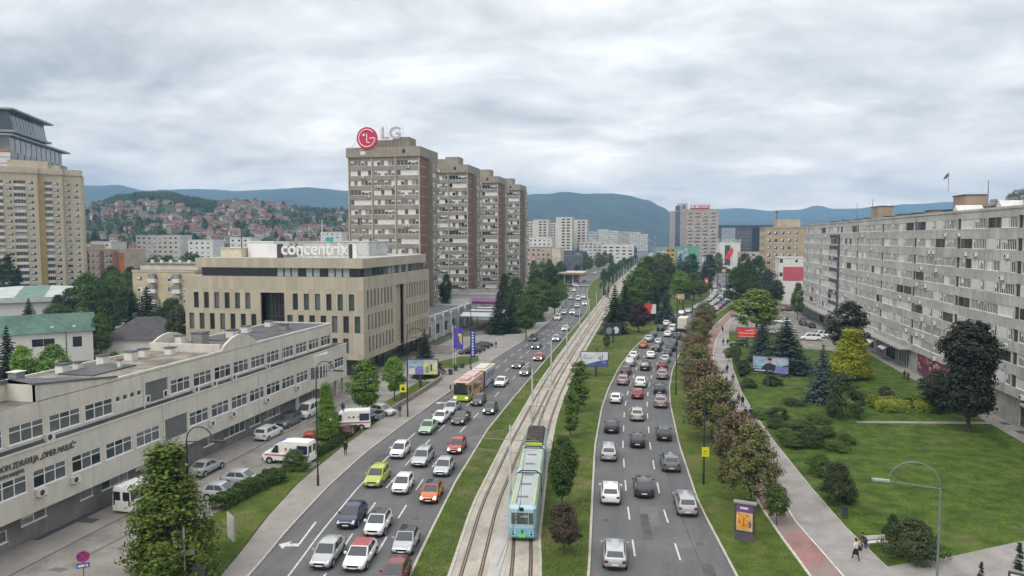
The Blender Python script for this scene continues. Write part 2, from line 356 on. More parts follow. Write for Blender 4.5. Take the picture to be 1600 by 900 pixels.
# green strip, hedge side, parking and the clinic's pavement
GS = [(-35.5, 30), (-37, 42), (-38.6, 52), (-39.6, 60), (-40.3, 70), (-40.8, 90), (-40.9, 119)]
g = MB(); g.strip(GS, off(SW, -.1), [y for y in YN if y <= 119] + [119], .1); struct('left_verge_lawn', g, GRASSV)
g = MB(); g.poly([(-52, 25), (-34.9, 25), (-35.5, 30), (-37, 42), (-38.6, 52), (-39.6, 60), (-40.3, 70), (-40.8, 90), (-40.9, 119), (-46, 121.5), (-52, 121.5)], .004); struct('parking_ground', g, ASPHALT2)
g = MB(); g.box(-50.6, -46.9, 24, 108, -.04, .12); struct('clinic_pavement', g, PAVE)
# the park and what borders it
g = MB(); g.poly([(23, 30), (20.7, 43), (17.1, 58.5), (16, 65.6), (15.1, 75.6), (14, 92), (13.4, 108), (13.2, 121), (13.8, 142), (15.7, 172), (17.8, 197), (32, 199), (32, 172), (44.2, 168), (43.9, 130), (43.6, 96), (43.6, 60), (43.6, 30)], .102); struct('park_lawn', g, GRASS)
g = MB(); g.poly([(43.6, 25), (43.6, 96), (43.9, 130), (44.2, 168), (44.2, 176), (46.6, 176), (46.6, 25)], .104); struct('block_pavement', g, PAVE)
g = MB(); g.poly([(26.3, 103.6), (43.8, 106.6), (43.8, 107.7), (26.3, 104.7)], .108); g.poly([(17.2, 58.0), (23.2, 61.3), (29, 65.0), (43.6, 72), (43.6, 68), (31, 60.5), (25, 56.3), (20.5, 52), (17.6, 54)], .107); struct('park_path', g, PAVE2)
g = MB(); g.poly([(32, 172), (44.2, 168), (44.2, 176), (46.6, 176), (46.6, 268), (40, 300), (34, 281), (28, 252.5), (21.6, 229), (18.2, 200), (32, 199)], .05); struct('side_street_ground', g, ASPHALT2)
# painted lines
g = MB()
def dash(Lp, Rp, f, a, b, step, ln, w=.14, z=.005):
    y = a
    while y < b:
        x0 = lerp(interp(Lp, y), interp(Rp, y), f); x1 = lerp(interp(Lp, y + ln), interp(Rp, y + ln), f)
        g.add([(x0 - w / 2, y, z), (x0 + w / 2, y, z), (x1 + w / 2, y + ln, z), (x1 - w / 2, y + ln, z)], [(0, 1, 2, 3)]); y += step
for f in (.47, .72): dash(LK, LR, f, 31, 420, 7.2, 3.2)
dash(LK, LR, .24, 30, 82, 3, 3); dash(LK, LR, .24, 84, 420, 7.2, 3.2)
for f in (.325, .655): dash(RL, RR, f, 34, 420, 7.4, 3.1)
def arrow(x, y, s):   # straight and turning arrow of the outer lane
    g.poly([(x - .09, y), (x + .09, y), (x + .35 * s + .09, y + 5), (x + .35 * s - .09, y + 5)], .006)
    g.poly([(x - .1, y), (x - 1.0, y - .2), (x - 1.0, y + .35), (x + .05, y + .6)], .007)
    g.poly([(x - .95, y - .7), (x - 1.7, y + .05), (x - .95, y + .85)], .008)
arrow(-28.6, 52.5, -2.6); arrow(-31.6, 104, .3)
struct('road_markings', g, PAINT)
g = MB()
for (a, b, c, d) in ((2.2, 67.6, 5.0, 70.2), (-5.2, 140, -3.0, 150), (-26, 96, -24, 101)): g.poly([(a, b), (c, b), (c + .1, d), (a + .1, d)], .003)
for (px, py, w, l) in ((118, 812, .9, 1.0), (60, 852, .8, 1.2), (240, 745, 1, 1), (90, 890, 1.2, .6), (390, 690, .5, 4), (330, 700, .3, 5), (170, 850, .3, 5), (420, 640, .6, 3), (350, 760, .8, 2)):
    p = at(px, py); g.poly([(p.x - w / 2, p.y - l / 2), (p.x + w / 2, p.y - l / 2), (p.x + w / 2 + .2, p.y + l / 2), (p.x - w / 2 + .1, p.y + l / 2)], .007)
rp = random.Random(77)
for i in range(15):
    Lp, Rp = ((LK, LR), (RL, RR))[i % 2]; y = rp.uniform(46, 190); f = rp.uniform(.08, .82); x0 = lerp(interp(Lp, y), interp(Rp, y), f); w, l = rp.uniform(.6, 2.4), rp.uniform(.8, 7); g.poly([(x0, y), (x0 + w, y), (lerp(interp(Lp, y + l), interp(Rp, y + l), f) + w, y + l), (lerp(interp(Lp, y + l), interp(Rp, y + l), f), y + l)], .002 + .0001 * i, i % 3 == 0)
struct('road_patch_surface', g, [PATCH, PATCHD])
g = MB()
for i in range(16):
    Lp, Rp = ((LK, LR), (RL, RR))[i % 2]; y = rp.uniform(48, 150); g.disc((lerp(interp(Lp, y), interp(Rp, y), rp.choice((.12, .35, .6, .85))), y, .0052), (0, 0, 1), .33, 14)
struct('manhole_cover_surface', g, [PATCHD])
g = MB()
for i in range(14):   # tarred crack in the right lane
    y0, y1 = 48 + i * 4, 52 + i * 4
    a = lerp(interp(RL, y0), interp(RR, y0), .80 - .002 * i + .006 * math.sin(i * 1.7)); b = lerp(interp(RL, y1), interp(RR, y1), .80 - .002 * (i + 1) + .006 * math.sin(i * 1.7 + 1.7))
    g.poly([(a - .05, y0), (a + .05, y0), (b + .05, y1), (b - .05, y1)], .006)
for (y, a, b) in ((58, -49.6, -48.2), (66.5, -49.6, -48.2), (53, -49.9, -48.4), (84, -49, -47.8)): g.poly([(a, y), (b, y), (b, y + 1), (a, y + 1)], .126)
for (y0, y1) in ((49, 58.5), (59.5, 64.5), (65.5, 70)): g.poly([(-50.55, y0), (-49.9, y0), (-49.9, y1), (-50.55, y1)], .125)
for y in (112, 106.5, 102): g.poly([(45.2, y), (46.2, y), (46.2, y + 1.6), (45.2, y + 1.6)], .108)
struct('road_tar_lines', g, PATCHD)

# grass blades on the nearer lawns
def blades(name, area, n, m, h=.16, seed=1):
    r = random.Random(seed); b = MB()
    for i in range(n):
        x, y = area(r); a = r.random() * 6.283; s = h * (.5 + r.random()); w = s * .5
        dx, dy = math.cos(a) * w, math.sin(a) * w; l = (r.random() - .5) * s
        b.add([(x - dx, y - dy, .1), (x + dx, y + dy, .1), (x + l, y - l, .1 + s)], [(0, 1, 2)])
    return tag(b.build(name, m), kind='stuff')
BLADE = leafmat('grass_blades', (.055, .095, .014), (.085, .125, .022), (.12, .14, .04), .45)
def a_park(r):
    y = 58 + (r.random() ** 1.6) * 110; x = lerp(interp(FR, y) + .3, 43.2, r.random())
    return (x, y) if not (y < 62 + (x - 17) * .42 and x > 17) and not abs(y - 104.6 - (x - 26) * .17) < 1 else (interp(FR, 90) + .5 + r.random() * 8, 90 + r.random() * 12)
def a_med(r):
    y = 46 + (r.random() ** 1.8) * 130; k = r.random()
    return (lerp(interp(LR, y) + .3, interp(TL, y) - .35, r.random()), y) if k < .4 else (lerp(interp(TR, y) + .3, interp(RL, y) - .3, r.random()), y)
def a_side(r):
    k = r.random(); y = 46 + (r.random() ** 1.6) * (70 if k < .5 else 120)
    return (lerp(interp(GS, y) + .1, interp(SW, y) - .15, r.random()), y) if k < .5 else (lerp(interp(RR, y) + .25, interp(BL, y) - .2, r.random()), y)
blades('park_grass', a_park, 30000, BLADE, .055, 1); blades('median_grass', a_med, 30000, BLADE, .055, 2); blades('verge_grass', a_side, 24000, BLADE, .055, 3)

# ---------------------------------------------------------------- building helpers
def fpt(face, plane, u, z, d):
    return {'-Y': (u, plane + d, z), '+Y': (u, plane - d, z), '+X': (plane - d, u, z), '-X': (plane + d, u, z)}[face]
FROT = {'-Y': 0, '+X': math.pi / 2, '+Y': math.pi, '-X': -math.pi / 2}
def wall_face(mb, face, plane, u0, u1, z0, z1, ops, depth=.16, m=0, mr=None):
    us = sorted({u0, u1} | {q for o in ops for q in o[:2] if u0 < q < u1}); zs = sorted({z0, z1} | {q for o in ops for q in o[2:4] if z0 < q < z1})
    for i in range(len(us) - 1):
        uc = (us[i] + us[i + 1]) / 2; col = [o for o in ops if o[0] < uc < o[1]]
        j = 0
        while j < len(zs) - 1:
            zc = (zs[j] + zs[j + 1]) / 2
            if any(o[2] < zc < o[3] for o in col): j += 1; continue
            k = j + 1
            while k < len(zs) - 1 and not any(o[2] < (zs[k] + zs[k + 1]) / 2 < o[3] for o in col): k += 1
            mb.quad(*[fpt(face, plane, u, z, 0) for u, z in ((us[i], zs[j]), (us[i + 1], zs[j]), (us[i + 1], zs[k]), (us[i], zs[k]))], m)
            j = k
    mr = m if mr is None else mr
    for a, b, c, d in [o[:4] for o in ops]:
        for (p, q) in (((a, c), (b, c)), ((b, c), (b, d)), ((b, d), (a, d)), ((a, d), (a, c))):
            mb.quad(fpt(face, plane, *p, 0), fpt(face, plane, *q, 0), fpt(face, plane, *q, depth), fpt(face, plane, *p, depth), mr)
WCACHE = {}
GLZ = [GLASS, GLASSB, CURT, CURTSKY, SHUT, BROWNW, GLASSG]
def win_shape(mb, w, h, n, kind, seed, T=None, fo=0):
    """a window in the XZ plane, looking to -Y; slots: 0 frame, 1.. panes"""
    r = random.Random(seed * 77 + n)
    fr, tk = (.095, .05) if kind == 'clinic' else (.07, .05) if kind != 'plain' else (.045, .03)
    B = lambda *a: mb.box(*a, T=T)
    fm = 0 if kind != 'brown' else 6
    B(-w / 2, w / 2, -tk, .03, 0, fr, fm); B(-w / 2, w / 2, -tk, .03, h - fr, h, fm)
    B(-w / 2, -w / 2 + fr, -tk, .03, fr, h - fr, fm); B(w / 2 - fr, w / 2, -tk, .03, fr, h - fr, fm)
    bounds = [-w / 2 + fr + (w - 2 * fr) * i / n for i in range(n + 1)]
    base = {'clinic': [1, 4, 4, 3, 4, 2], 'ground': [2, 4, 3, 2, 3], 'strip': [1, 4, 3, 5, 5, 1, 4], 'block': [4, 1, 1, 3, 1, 4, 1], 'plain': [1], 'shut': [5], 'brown': [1, 6, 1, 4], 'green': [7, 7, 1], 'office': [1, 4]}[kind]  # clinic: mostly grey panes, the reflected sky put into their colour
    bc = r.choice(base)
    for i in range(n):
        pm = r.choice(base) if r.random() < .45 else bc
        if kind == 'shut': pm = 5
        if i: B(bounds[i] - fr * .4, bounds[i] + fr * .4, -tk + .005, .025, fr, h - fr, fm)
        vs = [(bounds[i], 0.0, fr), (bounds[i + 1], 0.0, fr), (bounds[i + 1], 0.0, h - fr), (bounds[i], 0.0, h - fr)]
        if kind == 'clinic':
            zt = h * .66; mb.add([T @ Vector(p) if T else p for p in [vs[0], vs[1], (bounds[i + 1], 0, zt), (bounds[i], 0, zt)]], [(0, 1, 2, 3)], pm)
            mb.add([T @ Vector(p) if T else p for p in [(bounds[i], 0, zt), (bounds[i + 1], 0, zt), vs[2], vs[3]]], [(0, 1, 2, 3)], r.choice([pm, 1, 4]))
        else:
            if kind in ('strip', 'block', 'ground') and r.random() < .3 and pm != 5:   # blind half down
                zt = h * r.choice((.45, .6, .7)); mb.add([T @ Vector(p) if T else p for p in [vs[0], vs[1], (bounds[i + 1], 0, zt), (bounds[i], 0, zt)]], [(0, 1, 2, 3)], pm)
                mb.add([T @ Vector(p) if T else p for p in [(bounds[i], -.012, zt), (bounds[i + 1], -.012, zt), (bounds[i + 1], -.012, h - fr), (bounds[i], -.012, h - fr)]], [(0, 1, 2, 3)], 5)
            else: mb.add([T @ Vector(p) if T else p for p in vs], [(0, 1, 2, 3)], pm)
    if kind == 'clinic': B(-w / 2 + fr, w / 2 - fr, -tk + .004, .024, h * .66 - .035, h * .66 + .035, fm)
    B(-w / 2 - .06, w / 2 + .06, -.13, -tk - .002, -.05, .02, 0)
def clean(b):
    used = sorted({i for f in b.f for i in f}); ix = {q: k for k, q in enumerate(used)}; c = MB()
    c.v = [b.v[i] for i in used]; c.f = [[ix[i] for i in f] for f in b.f]; c.m = list(b.m); return c
def window(root, face, plane, op, n, kind, seed, inset=.12, frame=None):
    u0, u1, z0, z1 = op[:4]; w, h = round(u1 - u0, 2), round(z1 - z0, 2)
    key = (w, h, n, kind, seed % 7, frame)
    if key not in WCACHE:
        mb = MB(); win_shape(mb, w - .01, h - .01, n, kind, seed % 7); pn = MB(); pn.v = mb.v
        for f, m in zip(mb.f, mb.m):
            if m: pn.f.append(f); pn.m.append(m)
        mb.f, mb.m = zip(*[(f, m) for f, m in zip(mb.f, mb.m) if not m]); ms = [frame or WHITE] + GLZ; WCACHE[key] = (clean(mb).mesh('window', ms), clean(pn).mesh('pane', ms))
    p = Vector(fpt(face, plane, (u0 + u1) / 2, z0 + .005, inset)) - worldloc(root)
    o = link('window', WCACHE[key][0], root, p, FROT[face]); link('pane', WCACHE[key][1], o); return o
def windows(root, items, limit=100, inset=.12, frame=None):
    """items: (face, plane, op, n, kind, seed); the nearest ones as parts, the rest as one"""
    items = sorted(items, key=lambda it: (Vector(fpt(it[0], it[1], it[2][0], it[2][2], 0)) - Vector((0, 0, CAMH))).length)
    for it in items[:limit]: window(root, *it, inset=inset, frame=frame)
    if items[limit:]:
        mb = MB()
        for face, plane, op, n, kind, seed in items[limit:]:
            T = Matrix.Translation(Vector(fpt(face, plane, (op[0] + op[1]) / 2, op[2] + .005, inset))) @ Matrix.Rotation(FROT[face], 4, 'Z')
            win_shape(mb, op[1] - op[0] - .01, op[3] - op[2] - .01, n, kind, seed % 7, T)
        tag(mb.build('far_windows', [frame or WHITE] + GLZ, root), kind='stuff')
AC = None
def aircon(root, face, plane, u, z):
    global AC
    if AC is None:
        b = MB(); b.box(-.42, .42, -.36, -.02, 0, .58, 0); b.disc((-.1, -.363, .29), (0, -1, 0), .24, 14, 1); b.box(-.3, -.24, -.34, 0, -.08, -.002, 1); b.box(.24, .3, -.34, 0, -.08, -.002, 1); AC = b.mesh('air_conditioner', [OFFWHITE, DGREY])
    return link('air_conditioner', AC, root, Vector(fpt(face, plane, u, z, -.01)) - worldloc(root), FROT[face])
FONTC = {}
def text(name, s, size, ext, m, parent=None, loc=(0, 0, 0), rz=0, align='CENTER', sx=1.0, tilt=math.pi / 2, bold=0):
    cu = bpy.data.curves.new(name, 'FONT'); cu.body = s; cu.size = size; cu.extrude = ext; cu.align_x = align; cu.offset = bold
    t = bpy.data.objects.new('tmp', cu); COL.objects.link(t)
    bpy.context.view_layer.update()
    me = bpy.data.meshes.new_from_object(t.evaluated_get(bpy.context.evaluated_depsgraph_get()))
    bpy.data.objects.remove(t); me.materials.clear(); me.materials.append(m)
    me.transform(Matrix.Rotation(tilt, 4, 'X') @ Matrix.Diagonal((sx, 1, 1, 1)))
    o = link(name, me, parent); o.rotation_euler = (0, 0, rz); o.location = Vector(loc) - (worldloc(parent) if parent else Vector((0, 0, 0)))
    return o

# ---------------------------------------------------------------- the clinic, left foreground
PLASTER = weathered('cream_plaster', (.55, .53, .475), .42, (.27, .25, .21), None, blotch=.08)
SOCLE = weathered('grey_plinth', (.17, .165, .165), .3, (.30, .29, .28), None, blotch=.25)
def clinic():
    t = empty('clinic_building', (-55, 64, 0), 0, 'long cream two storey clinic over a grey ground floor, gravel roof with arched parapets', 'building')
    up = [(46.95 + 3.87 * k - 7 * 3.87, 50.35 + 3.87 * k - 7 * 3.87, 8.6, 10.15) for k in range(7)]
    U = []
    for k in range(-6, 3): U.append((46.85 + 3.87 * k, 50.25 + 3.87 * k, 8.6, 10.15))
    for k in range(5, 10): U.append((66.1 + 3.81 * (k - 5), 69.4 + 3.81 * (k - 5), 8.6, 10.15))
    for k in range(5): U.append((85.0 + 3.85 * k, 88.25 + 3.85 * k, 8.6, 10.15))
    vents = [(58.35 + .95 * k, 58.95 + .95 * k, 9.55, 10.05) for k in range(4)]; lat1 = (62.35, 65.65, 8.5, 10.6); lat2 = (64.3, 67.8, 4.2, 6.4)
    Lw = [(44.4 + 3.93 * k, 47.8 + 3.93 * k, 4.65, 6.2) for k in range(-6, 5)] + [(68.2 + 3.9 * k, 71.6 + 3.9 * k, 4.65, 6.2) for k in range(7)] + [(101.5, 103.1, 4.65, 6.2), (103.7, 106.9, 4.65, 6.2)]
    Gw = [(45.2, 46.8, .9, 1.9), (48.1, 50.6, 1.55, 2.75), (54.2, 55.7, 1.5, 2.75), (56.7, 60.2, 1.5, 2.75), (61.2, 62.6, 1.2, 2.75), (72, 74, 1.2, 2.6), (76, 80.5, 1.1, 2.6), (81.5, 84, 1.1, 2.6), (85, 89, 1.1, 2.6), (97.5, 99.2, 1.0, 2.5), (101.5, 104, .9, 2.5)]
    door = (93.2, 94.4, .12, 2.3); b = MB()
    wall_face(b, '+X', -49.5, 20, 108, 2.8, 8.1, Lw + [lat2], .2)
    wall_face(b, '+X', -50.1, 20, 104, 8.1, 11.6, U + vents + [lat1], .2)
    wall_face(b, '+X', -50.6, 20, 104, 0, 2.8, Gw + [door], .2, 1)
    b.quad((-60, 20, 2.8), (-49.5, 20, 2.8), (-49.5, 108, 2.8), (-60, 108, 2.8), 0)
    b.quad((-50.1, 20, 8.1), (-49.5, 20, 8.1), (-49.5, 108, 8.1), (-50.1, 108, 8.1), 2); b.box(-50.095, -50.05, 20, 104, 8.12, 8.34, 2); b.quad((-60, 104, 8.1), (-50.1, 104, 8.1), (-50.1, 108, 8.1), (-60, 108, 8.1), 2)
    for (x0, x1, y, z0, z1, m) in ((-60, -50.6, 104, 0, 2.8, 1), (-60, -49.5, 108, 2.8, 8.1, 0), (-60, -50.1, 104, 8.1, 11.6, 0)):
        b.quad((x0, y, z0), (x1, y, z0), (x1, y, z1), (x0, y, z1), m)
    b.quad((-60, 20, 0), (-60, 108, 0), (-60, 108, 8.1), (-60, 20, 8.1), 0); b.quad((-60, 20, 8.1), (-60, 104, 8.1), (-60, 104, 11.6), (-60, 20, 11.6), 0)
    b.box(-49.6, -49.42, 20, 108.02, 8.0, 8.14, 0)
    for y in (105.2, 107.6): b.box(-50.4, -50, y, y + .35, 0, 2.8, 0)
    # parapets: sloping by the low roof, arched in the middle
    def par(x, pts):   # pts: (y, z top)
        for (y0, a), (y1, c) in zip(pts, pts[1:]):
            b.add([(x, y0, 11.55), (x, y1, 11.55), (x, y1, c), (x, y0, a), (x - .28, y0, 11.55), (x - .28, y1, 11.55), (x - .28, y1, c), (x - .28, y0, a)], [(0, 1, 2, 3), (5, 4, 7, 6), (3, 2, 6, 7), (0, 3, 7, 4), (1, 5, 6, 2)], 0)
    arc = [(75.3 + 7.4 * i / 14, 11.85 + 1.45 * math.sin(math.pi * i / 14) ** .75) for i in range(15)]
    par(-50.1, [(49.5, 13.0), (58.5, 11.9), (58.6, 11.85)] + arc + [(82.8, 11.85), (104, 11.85)]); par(-59.7, [(20, 11.8), (75.3, 11.8)] + arc + [(82.8, 11.8), (104, 11.8)])
    b.box(-59.7, -50.4, 103.7, 104.02, 11.55, 11.84, 0); b.box(-59.7, -50.38, 75.2, 75.5, 11.55, 12.55, 0)
    b.add([(-53, 20, 11.5), (-53, 49.5, 11.5), (-53, 49.5, 13.0), (-53, 20, 13.0)], [(0, 1, 2, 3)], 0); b.quad((-53, 49.5, 11.5), (-50.1, 49.5, 11.5), (-50.1, 49.5, 13), (-53, 49.5, 13), 0)
    wl = b.build('wall', [PLASTER, SOCLE, ROOFD], t)
    r = MB(); r.quad((-60, 20, 11.57), (-50.3, 20, 11.57), (-50.3, 104, 11.57), (-60, 104, 11.57)); rf = r.build('roof', ROOFG, t)
    r = MB(); r.box(-53.3, -52.8, 19.8, 49.6, 12.98, 13.3); r.quad((-53, 19.8, 13.25), (-53, 50, 13.25), (-59.4, 57, 11.75), (-59.4, 19.8, 11.75)); r.quad((-53, 50, 13.2), (-50.3, 49.6, 13.0), (-50.3, 58.4, 11.9), (-59.4, 57, 11.75)); r.bar((-50.25, 49.45, 13.07), (-50.25, 58.6, 11.97), .5, .14); r.box(-58, -54, 60, 66, 11.58, 11.7); r.build('dark_roof_edge', ROOFD, t)
    r = MB()
    for (y, z0) in [(i[0], i[1]) for i in zip((76.0, 77.5, 79, 80.5, 82), (0,) * 5)]: pass
    r.box(-59.4, -50.5, 84, 103.5, 11.58, 11.72); r.build('raised_roof', ROOFD, t)
    windows(t, [('+X', -50.1, o, 3, 'clinic', i) for i, o in enumerate(U)] + [('+X', -49.5, o, 3, 'clinic', i + 3) for i, o in enumerate(Lw)] + [('+X', -50.6, o, max(1, round((o[1] - o[0]) / 1.1)), 'ground', i) for i, o in enumerate(Gw)] + [('+X', -50.1, o, 1, 'plain', i) for i, o in enumerate(vents)], 100, .1)
    GB = mat('glass_block', (.12, .135, .135), .3, .3, 6, .4, spec=.5)
    for pl, o in ((-50.1, lat1), (-49.5, lat2)):
        q = MB(); q.quad(*[fpt('+X', pl, u, z, .12) for u, z in ((o[0], o[2]), (o[1], o[2]), (o[1], o[3]), (o[0], o[3]))])
        n = 14
        for i in range(1, n): u = lerp(o[0], o[1], i / n); q.box(pl - .14, pl - .08, u - .02, u + .02, o[2], o[3], 1)
        for i in range(1, 9): z = lerp(o[2], o[3], i / 9); q.box(pl - .145, pl - .085, o[0], o[1], z - .02, z + .02, 1)
        if o is lat1:
            for u in (o[0] + .05, o[1] - .65): q.box(pl - .07, pl + .01, u, u + .6, 8.55, 9.3, 2); q.quad((pl + .015, u + .1, 8.65), (pl + .015, u + .5, 8.65), (pl + .015, u + .5, 9.2), (pl + .015, u + .1, 9.2), 3)
        q.build('glass_block_panel', [GB, MGREY, WHITE, GLASS], t)
    # bay window over the street
    q = MB(); cx, n = 98.4, 9
    pts = [(-49.5 + 1.15 * math.sin(math.pi * i / n), cx - 2.6 + 5.2 * i / n) for i in range(n + 1)]
    def ring(z0, z1, m, k=1.0):
        for (a, c) in zip(pts, pts[1:]): q.quad((-49.5 + (a[0] + 49.5) * k, a[1], z0), (-49.5 + (c[0] + 49.5) * k, c[1], z0), (-49.5 + (c[0] + 49.5) * k, c[1], z1), (-49.5 + (a[0] + 49.5) * k, a[1], z1), m)
    ring(3.0, 4.5, 0); ring(4.5, 6.2, 1, .97); ring(6.2, 7.9, 0); q.add([(x, y, 7.9) for x, y in pts], [tuple(range(n + 1))], 0); q.add([(x, y, 3.0) for x, y in pts], [tuple(range(n + 1))], 0)
    for (x, y) in pts[1:-1]: q.box(x - .05, x + .05, y - .05, y + .05, 4.5, 6.2, 2)
    q.build('bay_window', [PLASTER, CURTSKY, WHITE], t)
    q = MB(); q.quad(*[fpt('+X', -50.6, u, z, .06) for u, z in ((93.2, .12), (94.4, .12), (94.4, 2.3), (93.2, 2.3))]); q.box(-50.6, -50.55, 93.75, 93.8, .2, 2.2, 0); q.build('door', WHITE, t)
    q = MB(); q.box(-50.59, -50.54, 62.9, 66.4, 1.5, 2.5); q.build('notice_banner', mat('pale_blue_banner', (.35, .45, .47), .6, .3, 3, col2=(.55, .6, .6)), t)
    for (y, z, pl) in ((50.5, 8.12, -50.1), (70, 8.12, -50.1), (73.3, 8.12, -50.1), (77.2, 8.12, -50.1), (84.8, 8.15, -50.1), (48.9, 4.0, -49.5), (52.4, 3.9, -49.5), (71.9, 3.9, -49.5), (76, 3.95, -49.5), (83.6, 3.95, -49.5), (91.4, 3.95, -49.5)): aircon(t, '+X', pl, y, z)
    for x, y, z in ((-50.02, 62.05, 8.1), (-50.02, 89, 8.1), (-50.02, 103.2, 8.1), (-49.42, 64.05, 3), (-49.42, 82, 3)): q = MB(); q.tube([(x, y, z), (x, y, z + (3.3 if z > 5 else 5))], .06); q.build('downpipe', OFFWHITE, t)
    for s, z, sz, y in (('DOM ZDRAVLJA \u201eOMER MASLI\u0106\u201c', 6.95, .72, 47.4), ('NOVO SARAJEVO', 6.42, .42, 47.4)):
        text('wall_lettering', s, sz, .04, mat('letter_brown', (.13, .12, .105), .6), t, (-49.44, y - 2.3, z), math.pi / 2, 'LEFT', .72)
    r = MB(); k = 0
    for (x, y, w, d, h) in ((-58.8, 60.5, .9, .9, .8), (-58.6, 62.5, .6, .6, .7), (-58.5, 65.5, .9, .9, .9), (-57.6, 68.5, 1, 1, .9), (-57.8, 71, .8, .8, .8), (-54.8, 64.2, .3, .3, .8), (-56, 73, .9, .9, .7), (-58.7, 78.5, .9, .9, 1.3), (-57.5, 80, 1.5, 1.5, 1.5), (-58.9, 83, .8, .8, 1), (-56.6, 86, 1.1, 1.1, 1.1), (-57.5, 91, 1, 1, 1), (-54, 95, 1.2, .8, .9), (-58, 98, .9, .9, .9), (-53, 84.5, .6, .6, .6)):
        q = MB(); q.box(x, x + w, y, y + d, 11.5, 11.58 + h); q.box(x - .12, x + w + .12, y - .12, y + d + .12, 11.62 + h, 11.72 + h, 1); q.box(x + .1, x + .2, y + .1, y + d - .1, 11.58 + h, 11.62 + h, 1)
        q.build('chimney', [OFFWHITE, ROOFD] if w < 1.2 else [MGREY, ROOFD], rf)
    for (y, h) in ((54, .5), (48, .5), (43, .6)):
        q = MB(); q.box(-57.5, -56.6, y, y + .9, 11.6, 12.4 + h); q.box(-57.6, -56.5, y - .1, y + 1.0, 12.4 + h, 12.48 + h, 1); q.build('chimney', [MGREY, OFFWHITE], rf)
    return t
clinic()

